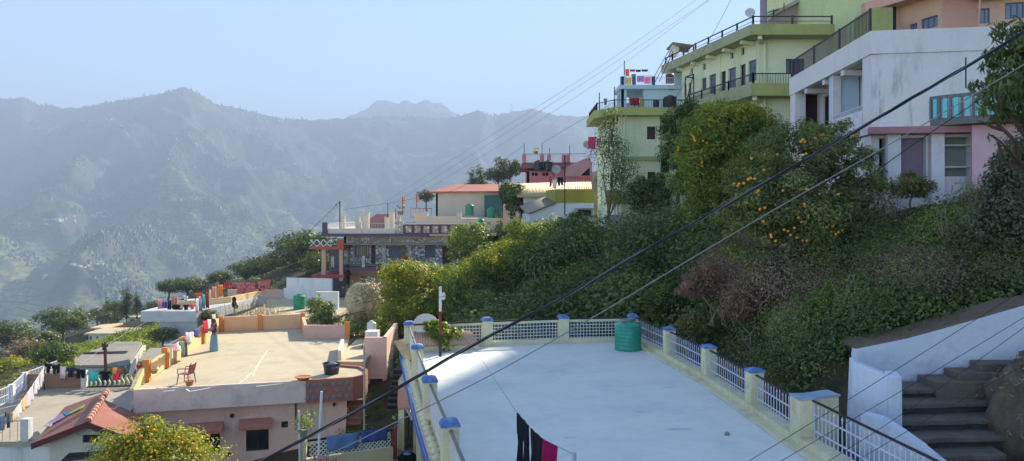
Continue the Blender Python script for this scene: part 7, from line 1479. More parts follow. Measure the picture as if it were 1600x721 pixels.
# pieces spread to dry on the red shed roof
def on_plane(px, py, p0, n): d = W(px, py, 1.0); t = p0.dot(n) / d.dot(n); return d * t
nrm_ = (rf - lf).cross(rr_ - rf).normalized(); nrm_ = nrm_ if nrm_.z > 0 else -nrm_
for i, (qs, c, lb) in enumerate([([(103, 653), (96, 648), (84, 657), (74, 663), (82, 664)], (.55, .35, .6), 'lilac towel spread on the left slope of the red shed roof'), ([(99, 648), (104, 651), (111, 646), (108, 642)], (.05, .35, .6), 'blue cloth spread on the red shed roof'), ([(111, 646), (107, 650), (130, 639), (133, 634)], (.45, .65, .2), 'lime green cloth spread near the ridge of the red shed roof'), ([(72, 664), (84, 661), (80, 668), (68, 668)], (.7, .68, .7), 'white cloth lowest on the red shed roof')]):
    P = [on_plane(x, y, lf, nrm_) + nrm_ * .03 for x, y in qs]; cen_ = sum(P, Vector()) / len(P); m_ = MB(); m_.poly([p + nrm_ * .02 for p in P]); m_.poly([p for p in P][::-1])
    for k in range(len(P)): j = (k + 1) % len(P); m_.poly([P[k], P[j], P[j] + nrm_ * .02, P[k] + nrm_ * .02])
    tag(m_.build('spread_cloth', cloth_mat(c)), lb, 'cloth')
# washing in the foreground
ln = [Vector((-2.5, 27, -3.45)), Vector((-.95, 20.7, -3.72)), Vector(W(808, 645, 14.3)), Vector(W(829, 669, 13.5)), Vector(W(848, 686, 12.8)), Vector(W(873, 699, 12.15)), Vector((.905, 11.2, -3.5))]
wire('washing_line', 'thin line from the red and white pole to the near grey post over the terrace', ln, .004, CORD, 4)
garment('black leggings hanging first on the foreground line', 'leggings', W(808, 645, 14.3), W(826, 665, 13.6), 1.05, (.018, .016, .022), 'trousers', None, 3, 0)
garment('plain black cloth hanging between the leggings and the magenta top', 'clothes', W(829, 669, 13.5), W(848, 686, 12.8), .95, (.018, .016, .024), 'sheet', None, 4, 0)
garment('magenta top with a grey print, last on the foreground line', 'clothes', W(849, 687, 12.78), W(872, 698.5, 12.2), .9, (.42, .01, .12), 'sheet', None, 5, 0)
m_ = MB(); a_ = W(860, 727, 12.4); m_.lathe(a_ + Vector((0, -.06, 0)), [(.075, 0), (.07, .012), (0, .014)], 12, ax=(Vector((1, .3, 0)).normalized(), Vector((0, 0, 1)), Vector((.3, -1, 0)).normalized())); gp2 = m_.build('print_patch', cloth_mat((.15, .22, .2)), bpy.data.objects[[o.name for o in col.objects if o.get('label', '').startswith('magenta top')][0]])
m_ = MB(); m_.tube([(.905, 11.2, ZT), (.905, 11.2, -3.48)], .035, 8); tag(m_.build('line_post', M('pale_grey_pvc', (.5, .5, .58), .5)), 'short pale grey post at the near end of the foreground washing line', 'post')
px_g('crumpled salmon cloth hung on the outside of the left terrace railing', 'cloth', 623, 646, 606, 640, 23.6, 22.9, (.72, .42, .32), 'sheet', 603)
garment('light blue towel on the courtyard lattice railing', 'towel', (-5.95, 24.62, -7.12), (-4.98, 25.08, -7.12), .5, (.2, .34, .62), 'sheet', None, 8, 0); garment('darker blue cloth on the courtyard lattice railing', 'towel', (-4.95, 25.1, -7.1), (-4.15, 25.5, -7.1), .38, (.08, .16, .42), 'sheet', None, 9, 0)
# washing on the hill houses
for (x0, x1, y0, y1, D, c, k, lb) in [(919, 931, 214, 233, 60, (.85, .08, .3), 'sheet', 'larger hot pink cloth left of the green block'), (932, 937, 217, 230, 60, (.65, .6, .75), 'sheet', 'pale lilac cloth between the two hot pink ones'), (937, 945, 214, 224, 60, (.85, .06, .28), 'sheet', 'smaller hot pink cloth nearest the green block'), (871, 880, 277, 290, 61.5, BLK, 'trousers', 'black trousers above the olive parapet of the corrugated roof house'), (863, 870, 281, 294, 61.5, WHT, 'sheet', 'white cloth beside the black trousers above the olive parapet'), (858.5, 862, 276, 292, 61.5, (.5, .1, .12), 'sheet', 'narrow dull red cloth above the olive parapet'),
  (985, 999, 153, 165, 55.3, (.5, .02, .06), 'sheet', 'crimson cloth on the tank terrace of the green block'), (999.5, 1006, 152, 169, 55.6, (.6, .5, .25), 'sheet', 'mustard cloth on the tank terrace of the green block'), (943, 949, 154, 164, 56, (.45, .45, .5), 'shirt', 'grey shirt on the left railing of the tank terrace'),
  (977, 983, 108, 119, 59.6, ORN, 'sheet', 'orange cloth at the left of the light blue roof line'), (984, 992, 108.5, 112, 59.6, (.6, .1, .1), 'sheet', 'row of little red cloths on the light blue roof'), (993, 1001, 109, 112.5, 59.6, NAVY, 'sheet', 'row of little navy cloths on the light blue roof'), (1002, 1012, 108.5, 112, 59.6, (.25, .1, .12), 'sheet', 'little brown cloths at the right of the light blue roof line'), (995, 1006, 119, 128, 59.6, (.5, .2, .7), 'sheet', 'purple cloth on the light blue roof'), (1007, 1017, 120, 131, 59.6, (.85, .3, .45), 'sheet', 'rose cloth on the light blue roof'), (987, 993.5, 116, 133, 59.6, (.06, .03, .05), 'sheet', 'narrow black cloth on the light blue roof'), (977, 986, 121, 132, 59.6, YEL, 'sheet', 'yellow cloth low on the light blue roof'), (1020.5, 1024, 500, 501, 59.6, WHT, 'sheet', '')]:
    if lb: px_g(lb, 'clothes', x0, x1, y0, y1, D, D + .15, c, k)
# ------------------------------------------------ water tanks
GT = M('teal_green_plastic', (.02, .3, .22), .35, .1, 1, .05, (.5, .5, .42), .25, 2, spec=.5); GT2 = M('green_plastic', (.03, .28, .13), .4, .1, 1, .05); BT = M('black_plastic_tank', (.02, .02, .025), .4, .2, 1, .05, spec=.5); WTK = M('white_plastic_tank', (.6, .62, .64), .5, .06, 2, .05)
def tank(label, c, r, h, mat, clutter=False):
    t = thing('water_tank', label, 'water tank', tuple(c)); pr = [(r * .98, 0), (r, .03)]
    n = 6
    for i in range(n):
        z0 = .05 + (h * .8 - .05) * i / n; z1 = .05 + (h * .8 - .05) * (i + 1) / n; pr += [(r, z0 + .02), (r, z1 - .035), (r * .975, z1 - .02), (r * .975, z1 - .005)]
    pr += [(r * 1.03, h * .8), (r * 1.03, h * .86), (r * .85, h * .92), (r * .45, h * .96), (r * .42, h * .965)]
    m_ = MB(); m_.lathe(c, pr + [(0, h * .965)], 36); m_.build('tank_body', mat, t, smooth=True)
    m_ = MB(); m_.lathe(Vector(c) + Vector((0, 0, h * .962)), [(r * .42, 0), (r * .42, h * .05), (r * .3, h * .075), (0, h * .08)], 20); m_.build('lid', mat, t, smooth=True); return t
tk = tank('large teal green ribbed tank in the far right corner of the pale blue terrace', (4.28, 28.35, ZT + .003), .49, 1.08, GT)
m_ = MB(); m_.cbox((4.2, 28.3, ZT + 1.1), (.35, .3, .08), .3); m_.cbox((4.45, 28.4, ZT + 1.1), (.28, .18, .1), .9); tag(m_.build('loose_stone', ROOFG), 'flat grey stones weighing down the lid of the teal green tank', 'stones')
for lb, px, y0, y1, D, w_, mt in [('leftmost bright green tank on the roof before the long beige building', 733.5, 319, 337, 91, 13, GT2), ('bright green tank beside the teal shed door', 767.5, 325, 343, 86, 13, GT2), ('lowest small green tank at the right end of the stone faced house', 751.5, 342, 356, 77, 9, GT2), ('dark green tank on the flat roof below the white rear wall', 467.5, 460, 483, 62, 18, GT2), ('left one of two black tanks on the pink terrace house', 841.5, 251, 266.5, 87.3, 13, BT), ('right one of two black tanks on the pink terrace house', 856.5, 251, 266.5, 87.3, 13, BT), ('big black tank on the terrace of the green block', 1047, 150, 168, 56.5, 20, BT), ('brown tank on the light blue rooftop', 1046.5, 115, 130.5, 60.5, 13, M('brown_tank', (.12, .06, .07), .5)), ('white tank at the far right corner of the sunlit roof', 580.5, 502, 525, 42.3, 14, WTK), ('small dark tank left of the big black one on the green block', 1025, 156, 168, 56.8, 9, BT)]:
    p = W(px, y1, D); tank(lb, p, w_ / 2 / F * D, (y1 - y0) / F * D, mt)
p_ = W(986, 492, 28.3)
# ------------------------------------------------ satellite dishes
DW = M('dish_white', (.6, .6, .6), .5, .08, 3, 0); DGY = M('dish_grey', (.4, .4, .42), .5, .08, 3, 0)
def dish(label, c, r, d, mat, foot):
    t = thing('satellite_dish', label, 'satellite dish', tuple(foot)); c = Vector(c); k = Vector(d).normalized(); u = k.cross(Vector((0, 0, 1))).normalized(); v = u.cross(k)
    m_ = MB(); m_.lathe(c, [(r * .0001, -.2 * r), (r * .5, -.13 * r), (r * .8, -.04 * r), (r, .05 * r), (r * 1.02, .05 * r), (r * .8, -.07 * r), (r * .5, -.17 * r), (0, -.26 * r)], 26, ax=(u, v, k)); m_.build('reflector', mat, t, smooth=2)
    m_ = MB(); a = c + v * -.95 * r; m_.tube([a, c + k * r * .75 - v * .1 * r], r * .025, 5); m_.lathe(c + k * r * .75 - v * .1 * r, [(0, -.1 * r), (.09 * r, -.05 * r), (.09 * r, .06 * r), (0, .08 * r)], 8, ax=(u, v, k)); m_.build('feed_arm', DGY, t)
    m_ = MB(); m_.tube([c - k * r * .24, c - k * r * .4 - Vector((0, 0, .15 * r)), Vector(foot)], r * .05, 6); m_.build('mount', WIRON, t); return t
dish('white oval dish behind the near left corner railing of the terrace', W(665, 508, 31.2), .5, (.12, -1, .75), DW, W(668, 560, 31.6)); 
dish('grey dish seen from the side on the near left corner of the sunlit roof', W(208, 574, 30.3), .36, (-1, -.75, .4), DGY, W(212, 609, 30.3))
dish('round grey dish in front of the pink terrace house', W(869, 265, 61), .36, (.05, -1, .3), DGY, W(869, 297, 61.9)); dish('pale dish at the corner of the top green roof railing', W(1172, 20, 47.2), .3, (-.2, -1, .25), DW, W(1174, 38, 47.2))
dish('dish left of the hot pink cloth, beside the green block', W(917, 226, 60.5), .3, (-.4, -1, .2), DGY, W(918, 250, 60.6)); dish('small pale dish lying low before the pink side wall', W(802, 346, 60.5), .3, (-.3, -1, 1.6), DGY, W(803, 354, 60.5))
# ------------------------------------------------ poles and masts
t = thing('striped_pole', 'white and dark red pole with a bulb holder at the far left of the terrace', 'pole', (-2.52, 27, ZT))
for y0, y1, mt in ((448, 487, WIRON), (487, 522, M('dark_red_pole', (.22, .03, .03), .6)), (522, 557.5, BIRON)): m_ = MB(); m_.tube([W(688, y1, 27), W(688, y0, 27)], .05, 8); m_.build('pole_section', mt, t)
m_ = MB(); c_ = W(693, 463, 26.9); m_.bar(c_ + Vector((-.1, 0, .12)), c_ + Vector((0, 0, .1)), .03); m_.lathe(c_, [(0, -.14), (.06, -.11), (.07, 0), (.05, .1), (0, .12)], 10); m_.build('bulb_holder', WTK, t)
ut = thing('utility_pole', 'wooden electricity pole with insulators in front of the sunken grey roof at left', 'utility pole', tuple(W(166, 600, 42)))
m_ = MB(); m_.tube([W(167, 620, 42), W(163.6, 537, 42)], [.1, .075], 8); m_.build('pole', M('dark_wood_pole', (.1, .05, .03), .9), ut); m_ = MB(); m_.bar(W(159, 541, 41.9), W(168.5, 541, 41.9), .08, .1); m_.bar(W(160, 546, 41.9), W(167, 546, 41.9), .06, .08)
m_.build('cross_arm', BIRON, ut)
for x_, y_ in ((160, 538), (164, 536), (168, 539), (161, 545), (166, 548)): m_ = MB(); m_.lathe(W(x_, y_, 41.85), [(.0, -.06), (.05, -.05), (.035, 0), (.06, .03), (.03, .07), (0, .08)], 8); m_.build('insulator', M('brown_insulator', (.08, .04, .03), .3), ut)
lp_ = thing('lamp_mast', 'thin dark mast with a small lamp at the left end of the stone house terrace', 'mast', tuple(W(531, 366, 73)))
m_ = MB(); m_.tube([W(531, 366, 73), W(531, 314, 73)], .05, 6); m_.build('mast', BIRON, lp_); m_ = MB(); m_.tube([W(531, 316, 73), W(527, 319, 73)], .03, 5); m_.lathe(W(526, 320, 73), [(0, -.1), (.15, -.06), (.08, .06), (0, .08)], 8); m_.build('lamp_head', GPIPE, lp_)
post_('thin dark rod in front of the olive parapet of the corrugated roof house', 882.5, 243, 336, 58, .05, BIRON)
for px, y0, y1, D, lb in [(819, 224, 242, 88.5, 'leftmost thin rod on the pink terrace house'), (847, 224, 242, 88.5, 'second thin rod on the pink terrace house'), (859, 231, 242, 88.5, 'short rod with a cloth on the pink terrace house'), (890, 227, 242, 88.5, 'rightmost thin rod on the pink terrace house'), (936.5, 145, 176, 56.6, 'leftmost rod on the tank terrace of the green block'), (960.5, 136, 170, 55, 'tall rod at the front corner of the tank terrace'), (975.5, 95, 118, 59.6, 'rod on the left corner of the light blue roof'), (606, 318, 340, 80, 'thin rod behind the stone faced house railing'), (618, 326, 342, 81, 'short thin rod near the red flower pots'), (629, 308, 333, 88, 'rod with an orange pennant left of the orange railing'), (651, 306, 325, 92, 'rod with a pennant behind the orange railing'), (413, 476, 497, 46.5, 'white pipe with a cap behind the orange rear parapet'), (345, 478, 500, 47, 'left white post behind the orange rear parapet')]:
    post_(lb, px, y0, y1, D, .035 if D > 50 else .04, BIRON if 'white' not in lb else WIRON)
for px, D, y0, lb in ((629, 88, 309, 'small orange pennant left of the orange railing'), (651, 92, 307, 'small amber pennant behind the orange railing')): px_g(lb, 'pennant', px, px + 4, y0, y0 + 9, D, D, (.85, .4, .05))
for (x0, y0, x1, y1, D, r, lb) in [(502.5, 612, 497, 722, 23.6, .04, 'leaning bluish white pipe in front of the jali screen of the pink house'), (467, 642, 468.5, 722, 24.2, .035, 'upright white pipe left of the courtyard pillar'), (634, 637, 645, 656, 26.5, .05, 'short slanting blue drain pipe beside the courtyard')]:
    m_ = MB(); m_.tube([W(x1, y1, D), W(x0, y0, D)], r, 8); tag(m_.build('pipe', M('bluish_pvc', (.45, .5, .62), .5) if 'blue' in lb else WIRON), lb, 'pipe')
# television aerial on the slope of the top roof
ar = thing('tv_aerial', 'small television aerial on the sloping coping at the top', 'aerial', tuple(W(1209, 26, 52.5))); m_ = MB(); m_.tube([W(1209, 26, 52.5), W(1209, 15, 52.5)], .04, 5); m_.bar(W(1200, 20, 52.5), W(1216, 14.5, 52.5), .04)
for k in range(6): c_ = W(1200, 20, 52.5).lerp(W(1216, 14.5, 52.5), k / 5); m_.bar(c_ - Vector((0, .25, 0)), c_ + Vector((0, .25, .0)), .02); m_.bar(c_ - Vector((0, 0, .12)), c_ + Vector((0, 0, .12)), .02)
m_.build('boom', BIRON, ar); post_('thin mast on the sloping coping at the top', 1225, 5, 16, 52.5, .03, BIRON)
# small awning shed at the far end of the top green roof
aw = thing('roof_shed', 'little white shed with an awning at the far end of the top green roof', 'shed', tuple(W(1062, 85, 60))); a_ = W(1051, 84, 60); b_ = W(1061, 69, 60); m_ = MB(); m_.box(a_.x, 60, a_.z, b_.x, 61.5, b_.z); m_.build('wall', WHITEW, aw); m_ = MB(); c_ = W(1086, 68, 58); m_.slab([(a_.x - .1, 59.5, b_.z + .05), (c_.x, 58.5, c_.z), (c_.x, 61, c_.z), (a_.x - .1, 62, b_.z + .05)], .08); m_.build('awning', GPIPE, aw)
for px in (1066, 1075, 1084): m_ = MB(); p = W(px, 68, 59.6); m_.box(p.x - .05, 59.6, W(0, 84, 60).z, p.x + .05, 59.7, p.z - .1); m_.build('post', MAR, aw)
# ------------------------------------------------ chairs, pots, tub
PCH = M('rose_brown_plastic', (.36, .14, .14), .4, .08, 2, 0); PCH2 = M('pink_plastic', (.5, .14, .2), .4, .08, 2, 0)
def chair(label, loc, rz, mat):
    t = thing('plastic_chair', label, 'chair', loc, None, rz); Mx = Matrix.Translation(loc) @ Matrix.Rotation(rz, 4, 'Z'); tr = lambda *p: Mx @ Vector(p)
    m_ = MB(); m_.hexa([tr(x, y, z) for x, y, z in ((-.22, -.22, .41), (.22, -.22, .41), (.19, .2, .39), (-.19, .2, .39), (-.22, -.22, .44), (.22, -.22, .44), (.19, .2, .42), (-.19, .2, .42))]); m_.build('seat', mat, t)
    m_ = MB()
    for k in range(5): x = -.17 + k * .085; m_.bar(tr(x, .2, .43), tr(x * 1.1, .3, .8), .05, .015)
    m_.tube([tr(-.2, .2, .42), tr(-.23, .29, .78), tr(-.15, .31, .86), tr(.15, .31, .86), tr(.23, .29, .78), tr(.2, .2, .42)], .022, 6); m_.build('backrest', mat, t)
    for s in (-1, 1):
        m_ = MB(); m_.tube([tr(s * .24, .26, .66), tr(s * .28, .05, .66), tr(s * .28, -.2, .64), tr(s * .25, -.23, .44)], .022, 6); m_.build('armrest', mat, t)
        for y_ in (-.22, .22): m_ = MB(); m_.tube([tr(s * .21, y_ * .95, .42), tr(s * .26, y_ * 1.2, 0)], [.03, .02], 6); m_.build('leg', mat, t)
    return t
chair('rose brown plastic chair standing alone on the sunlit roof', (-13.25, 31.25, ZR + .003), R(-100), PCH); chair('pink plastic chair by the courtyard lattice railing', (-5.75, 23.6, -8.197), R(170), PCH2)
TERRA = M('terracotta', (.42, .17, .09), .85, .15, 4, .1)
def potted(label, c, r, h, mat, leaf=None, n=160, lr=.3, bloom=None):
    t = thing('plant_pot', label, 'plant pot', tuple(c)); m_ = MB(); m_.lathe(c, [(r * .65, 0), (r * .95, h * .85), (r * 1.1, h * .86), (r * 1.1, h), (r * .9, h), (r * .85, h * .9), (0, h * .9)], 14); m_.build('pot', mat, t, smooth=True)
    if leaf:
        P, N, ti = cloud_points([(c[0], c[1], c[2] + h + lr * .8, lr, lr, lr)], n, int(c[0] * 31) % 97, .35, .6); v, f = leaf_quads(P, N, lr * .35, 3, .5); mesh_np('foliage', v, f, leaf, t, ti)
    if bloom:
        for k in range(4): m_ = MB(); q = Vector(c) + Vector((random.uniform(-1, 1) * lr, -.2 * lr, h + lr * (1 + .4 * k / 4))); m_.lathe(q, [(0, -lr * .25), (lr * .3, 0), (0, lr * .2)], 8); m_.build('flower', bloom, t)
potted('shallow terracotta urn on the front parapet at the octagon balcony corner', W(474, 594, 31.6), .32, .14, TERRA); potted('small terracotta planter at the foot of the front parapet, by the chair', W(296, 603, 30.6), .17, .2, TERRA, DRY, 60, .14)
potted('potted shrub on the courtyard end pillar', (-6.62, 24.35, -7.04), .16, .22, M('green_grey_pot', (.2, .28, .22), .8), CRP, 220, .3); potted('small terracotta pot on the orange left parapet', W(241, 584, 31.6), .15, .15, TERRA, DRY, 40, .1)
RF_ = M('red_petals', (.65, .03, .03), .7)
potted('red flower pot on the stone parapet of the stone faced house', W(632, 408, 71.8), .35, .4, MATS['bright_red_slab'], CIT, 160, .4); potted('pot with red blooms at the left end of the orange railing', W(626, 336, 87), .4, .4, TERRA, CRP, 100, .45, RF_); potted('pot of red blooms on the pink terrace house railing', W(837, 241, 88.4), .3, .3, TERRA, CRP, 60, .3, RF_); potted('potted plant on the pedestal by the round water box', W(569, 548, 40), .16, .2, TERRA, CRP, 80, .2)
tb = thing('black_tub', 'black tub with blue cloth heaped in it behind the octagon balcony', 'tub', (-7.75, 33.1, ZR)); m_ = MB(); m_.lathe((-7.8, 33.2, ZR + .003), [(.3, 0), (.36, .42), (.39, .43), (.39, .47), (.34, .47), (.3, .1), (0, .08)], 20); m_.build('tub', BT, tb, smooth=True); m_ = MB(); m_.lathe((-7.75, 33.15, ZR + .3), [(.3, 0), (.27, .12), (.12, .22), (0, .2)], 9); m_.build('heaped_cloth', cloth_mat((.3, .38, .5)), tb)
bg_ = thing('black_bag', 'black bag with a blue lining on the courtyard floor against the terrace wall', 'bag', (-3.3, 25.3, -8.2)); m_ = MB(); m_.lathe((-3.42, 25.1, -8.197), [(.26, 0), (.33, .15), (.3, .3), (.2, .38), (.0, .36)], 12); m_.build('bag', cloth_mat(BLK), bg_, smooth=2); m_ = MB(); m_.lathe((-3.42, 25.05, -7.9), [(.2, 0), (.1, .12), (0, .12)], 6); m_.build('lining', cloth_mat((.25, .4, .7)), bg_)
bbn = thing('blue_drum', 'dark blue plastic crate seen through the near right railing', 'crate', (7.2, 16.1, -5.6)); m_ = MB(); m_.box(6.75, 15.9, -6.2, 7.35, 16.4, -5.05); m_.build('crate_body', M('navy_plastic', (.02, .03, .2), .5), bbn, bevel=.03)
sl_ = MB(); sl_.box(6.3, 10, -6.3, 9.4, 17.6, -6.15); tag(sl_.build('lower_landing', M('landing_cement', (.25, .26, .28), .9, .15, 1, .3)), kind='structure')
for i, (px, py) in enumerate(((1128, 613), (1183, 649), (1136, 680))): m_ = MB(); z0 = ZT + .003; D = -ZT * F / (py - HY); c_ = Vector(((px - CX) / F * D, D, z0)); m_.lathe(c_, [(.05, 0), (.07, .03), (.03, .07), (0, .075)], 7); tag(m_.build('pebble', ROOFG, None), ('dark pebble on the terrace by the second right railing post', 'dark pebble on the terrace by the third right railing post', 'tiny pebble out on the terrace floor near the wide pier')[i], 'pebble')
# ------------------------------------------------ overhead cables
def cable(label, pts, D, r, mat, sag=0, twist=False, cat='cable', name='overhead_cable', dl=None):
    P0 = [W(x, y, D if dl is None else D + (dl - D) * i / (len(pts) - 1)) for i, (x, y) in enumerate(pts)]; P = []
    for i in range(len(P0) - 1):
        p_1 = P0[max(i - 1, 0)]; a, b = P0[i], P0[i + 1]; p2 = P0[min(i + 2, len(P0) - 1)]
        n = 12 if twist else 4
        for k in range(n):
            t = k / n; P.append(.5 * ((2 * a) + (b - p_1) * t + (2 * p_1 - 5 * a + 4 * b - p2) * t * t + (3 * a - p_1 - 3 * b + p2) * t ** 3))
    P.append(P0[-1])
    if not twist: mb = MB(); mb.tube(P, r, 5); return tag(mb.build(name, mat, None), label, cat)
    t = thing(name, label, cat, tuple(P[0])); acc = 0; L = [0]
    for a, b in zip(P[:-1], P[1:]): acc += (b - a).length; L.append(acc)
    for s in range(3):
        Q = []
        for p, l in zip(P, L):
            an = l * 4.2 + s * 2.09 + .6 * math.sin(l * .7); Q.append(p + Vector((-.5, 0, .86)) * math.cos(an) * r * 1.05 + Vector((0, 1, 0)) * math.sin(an) * r * 1.05)
        mb = MB(); mb.tube(Q, r if s < 2 else r * .8, 7); mb.build('strand', mat if s < 2 else M('steel_strand', (.16, .17, .2), .35, metal=.6), t, smooth=2)
    return t
CAB = M('black_cable', (.018, .018, .022), .4, spec=.5)
cable('thick twisted black power cable sweeping from upper right to bottom left', [(330, 757), (410, 720), (500, 673), (600, 619), (709, 556), (803, 505), (871, 470), (1000, 396), (1100, 340), (1200, 283), (1300, 226), (1400, 168), (1500, 110), (1600, 50), (1720, -25)], 8.2, .0098, CAB, twist=True)
cable('thin pale grey wire running below the thick twisted cable', [(440, 745), (555, 691), (600, 669), (760, 590), (920, 500), (1054, 420), (1220, 322), (1400, 220), (1590, 107), (1700, 40)], 9, .007, M('pale_grey_wire', (.3, .31, .33), .5))
for i, (q, D) in enumerate([([(1130, 745), (1240, 678), (1400, 578), (1600, 452), (1700, 385)], 7), ([(1130, 775), (1240, 709), (1400, 616), (1600, 496), (1700, 430)], 7.2), ([(1230, 757), (1294, 721), (1420, 640), (1600, 512), (1700, 440)], 7.4), ([(1260, 762), (1337, 721), (1450, 655), (1600, 570), (1700, 510)], 7.6)]):
    cable(['highest', 'second', 'third', 'lowest'][i] + ' of the four thin black wires crossing the limewashed walls at lower right', q, D, .003, CAB)
for i, (q, D) in enumerate([([(560, 475), (729, 438), (880, 398), (1060, 322), (1250, 240)], 24), ([(540, 492), (729, 456), (880, 414), (1060, 337), (1250, 262)], 24)]): cable(['upper', 'lower'][i] + ' of two thin wires over the slope of orange trees', q, D, .007, CAB)
for i, (q, D) in enumerate([([(1300, 318), (1400, 245), (1480, 190), (1600, 110)], 20)]): cable('thin dark wire close to the turquoise balcony', q, D, .012, CAB)
for i, (q, D) in enumerate([([(560, 342), (730, 235), (914, 120), (1085, 2), (1130, -30)], 60), ([(580, 340), (740, 240), (921, 124), (1110, -2), (1150, -30)], 60), ([(645, 309), (790, 222), (944, 122), (1095, 10), (1150, -30)], 60), ([(535, 328), (640, 312), (722, 292), (818, 228)], 73), ([(847, 224), (905, 190), (960, 160)], 70), ([(1040, 180), (1110, 60), (1142, 0), (1155, -25)], 50)]):
    cable(['uppermost long sky wire running up to the right', 'second long sky wire running up to the right', 'third long sky wire running up to the right', 'wire from the lamp mast to the pink terrace house', 'short wire between the pink terrace house and the green block', 'steep wire in the sky left of the top green roof'][i], q, D, .013, CORDL if i < 3 else CORD)
for i in range(3): cable(['left', 'middle', 'right'][i] + ' stay wire rising to the far end of the top green roof', [(1018 + i * 6, 128), (1048 + i * 2, 74 + i * 3)], 58.5, .025, BIRON)
cable('wires slung across the lower left roofs to the wooden electricity pole', [(60, 640), (164, 541), (300, 470), (480, 405)], 42, .01, CORDL, dl=90)
cable('slack wire from the mast to the left across the stone faced house', [(440, 400), (480, 365), (531, 316)], 73, .02, CORD)
# distant pylon on the crest
py_ = thing('lattice_pylon', 'faint lattice pylon on the far crest right of the twin peaks', 'pylon', tuple(W(799, 174, 3700))); m_ = MB(); b0 = W(799, 176, 3700); h_ = 42
for s, q in ((-1, -1), (1, -1), (1, 1), (-1, 1)): m_.bar(b0 + Vector((s * 6, q * 6, -8)), b0 + Vector((s * 1, q * 1, h_)), 1.1)
for z in (14, 24, 33, 40): m_.bar(b0 + Vector((-9, 0, z)), b0 + Vector((9, 0, z)), .9)
m_.build('steelwork', GPIPE, py_)
# ------------------------------------------------ the woman in the saree
pw_ = thing('person', 'woman in a light blue saree and brown head scarf standing at the orange parapet', 'person', (-15.05, 38.8, ZR + .003))
def skin(name, verts, edges, radii, mat, parent, root=0, sub=2):
    me = bpy.data.meshes.new(name); me.from_pydata(verts, edges, []); me.materials.append(mat); o = bpy.data.objects.new(name, me); col.objects.link(o); setparent(o, parent)
    s = o.modifiers.new('skin', 'SKIN'); 
    for i, r in enumerate(radii): me.skin_vertices[0].data[i].radius = (r, r) if not isinstance(r, tuple) else r; me.skin_vertices[0].data[i].use_root = (i == root)
    s.use_smooth_shade = True; b = o.modifiers.new('sub', 'SUBSURF'); b.levels = sub; b.render_levels = sub; return o
SK = M('brown_skin', (.24, .12, .07), .6, .05, 5, 0); B0 = Vector((-15.05, 38.8, ZR + .003)); fw = Vector((-.85, -.5, 0)).normalized(); sd2 = Vector((fw.y, -fw.x, 0)); V = lambda s, f, z: tuple(B0 + sd2 * s + fw * f + Vector((0, 0, z)))
vs = [V(0, 0, .86), V(0, 0, 1.08), V(0, .01, 1.26), V(0, .02, 1.36), V(0, .05, 1.47), V(0, .06, 1.55), V(.17, .02, 1.27), V(.22, .1, 1.02), V(.17, .32, 1.0), V(-.17, .02, 1.27), V(-.21, .12, 1.04), V(-.12, .36, 1.12), V(.09, 0, .8), V(.1, .02, .45), V(.1, 0, .07), V(-.09, 0, .8), V(-.1, .02, .45), V(-.1, 0, .07), V(.1, .14, .03), V(-.1, .14, .03)]
es = [(0, 1), (1, 2), (2, 3), (3, 4), (4, 5), (2, 6), (6, 7), (7, 8), (2, 9), (9, 10), (10, 11), (0, 12), (12, 13), (13, 14), (0, 15), (15, 16), (16, 17), (14, 18), (17, 19)]
skin('body', vs, es, [.14, .12, .13, .05, .085, .08, .055, .04, .028, .055, .04, .028, .09, .06, .04, .09, .06, .04, .03, .03], SK, pw_)
SAR = cloth_mat((.34, .58, .68)); m_ = MB(); rows = []
for j in range(9):
    z = .02 + j * .12; rr_0 = .27 - .012 * j - (.05 if j > 6 else 0); rows.append([B0 + sd2 * math.cos(a * math.pi / 16) * (rr_0 + .018 * math.sin(a * 3 + j * .2)) + fw * math.sin(a * math.pi / 16) * (rr_0 * .85 + .018 * math.cos(a * 5)) + Vector((0, 0, z)) for a in range(32)])
for j in range(8):
    for a in range(32): m_.poly([rows[j][a], rows[j][(a + 1) % 32], rows[j + 1][(a + 1) % 32], rows[j + 1][a]])
m_.build('saree_skirt', SAR, pw_, smooth=2)
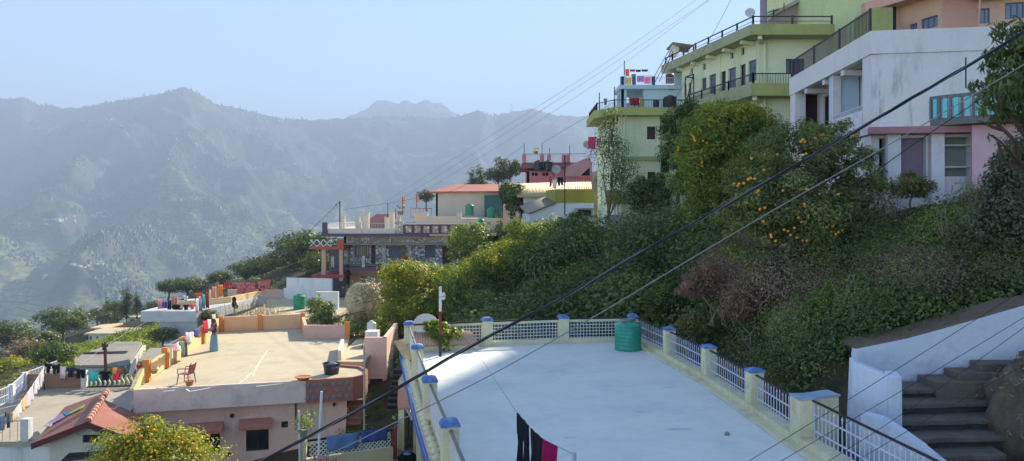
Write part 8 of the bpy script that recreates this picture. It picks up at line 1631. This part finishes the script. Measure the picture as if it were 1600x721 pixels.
m_ = MB(); pr = [(.17, .95), (.18, 1.05), (.175, 1.18), (.2, 1.27), (.15, 1.34), (.07, 1.37)]; rows = [[B0 + sd2 * math.cos(a * math.pi / 10) * r * 1.08 + fw * (.01 + math.sin(a * math.pi / 10) * r * .78) + Vector((0, 0, z)) for a in range(20)] for r, z in pr]
for j in range(5):
    for a in range(20): m_.poly([rows[j][a], rows[j][(a + 1) % 20], rows[j + 1][(a + 1) % 20], rows[j + 1][a]])
m_.build('blouse', cloth_mat((.16, .03, .06)), pw_, smooth=2)
m_ = MB(); pts = [V(.12, -.14, .5), V(.14, -.17, .8), V(.1, -.19, 1.1), V(-.02, -.12, 1.36), V(-.12, .08, 1.28), V(-.02, .2, 1.05), V(.12, .18, .92)]
for a, b in zip(pts[:-1], pts[1:]): m_.bar(a, b, .2, .03, up=tuple(fw))
m_.build('saree_drape', SAR, pw_)
m_ = MB(); hc_ = Vector(V(0, .05, 1.5)); m_.lathe(hc_ - fw * .03, [(.1, -.16), (.115, -.08), (.12, 0), (.1, .075), (.05, .115), (0, .125)], 14, ax=(sd2, fw, Vector((0, 0, 1)))); m_.build('head_scarf', cloth_mat((.2, .1, .09)), pw_, smooth=2)
for s in (-1, 1):
    m_ = MB(); m_.lathe(Vector(V(s * .035, .148, 1.5)), [(0, -.012), (.012, 0), (0, .012)], 8); m_.build('eye', DARK, pw_)
    wr_ = vs[8] if s > 0 else vs[11]; wr_ = Vector(wr_); pv_ = [wr_, wr_ + fw * .09]; ee = [(0, 1)]; rd = [.028, .03]
    for k in range(4): b_ = len(pv_); pv_ += [wr_ + fw * .13 + sd2 * (.02 * (k - 1.5)), wr_ + fw * (.17 - .008 * abs(k - 1.5)) + sd2 * (.022 * (k - 1.5)) - Vector((0, 0, .025))]; ee += [(1, b_), (b_, b_ + 1)]; rd += [.009, .007]
    b_ = len(pv_); pv_ += [wr_ + fw * .06 + sd2 * -s * .045]; ee += [(0, b_)]; rd += [.011]; skin('hand', [tuple(p) for p in pv_], ee, rd, SK, pw_, 0, 1)
m_ = MB(); m_.lathe(Vector(V(0, .155, 1.475)), [(.014, -.02), (.012, 0), (0, .03)], 6); m_.build('nose', SK, pw_)
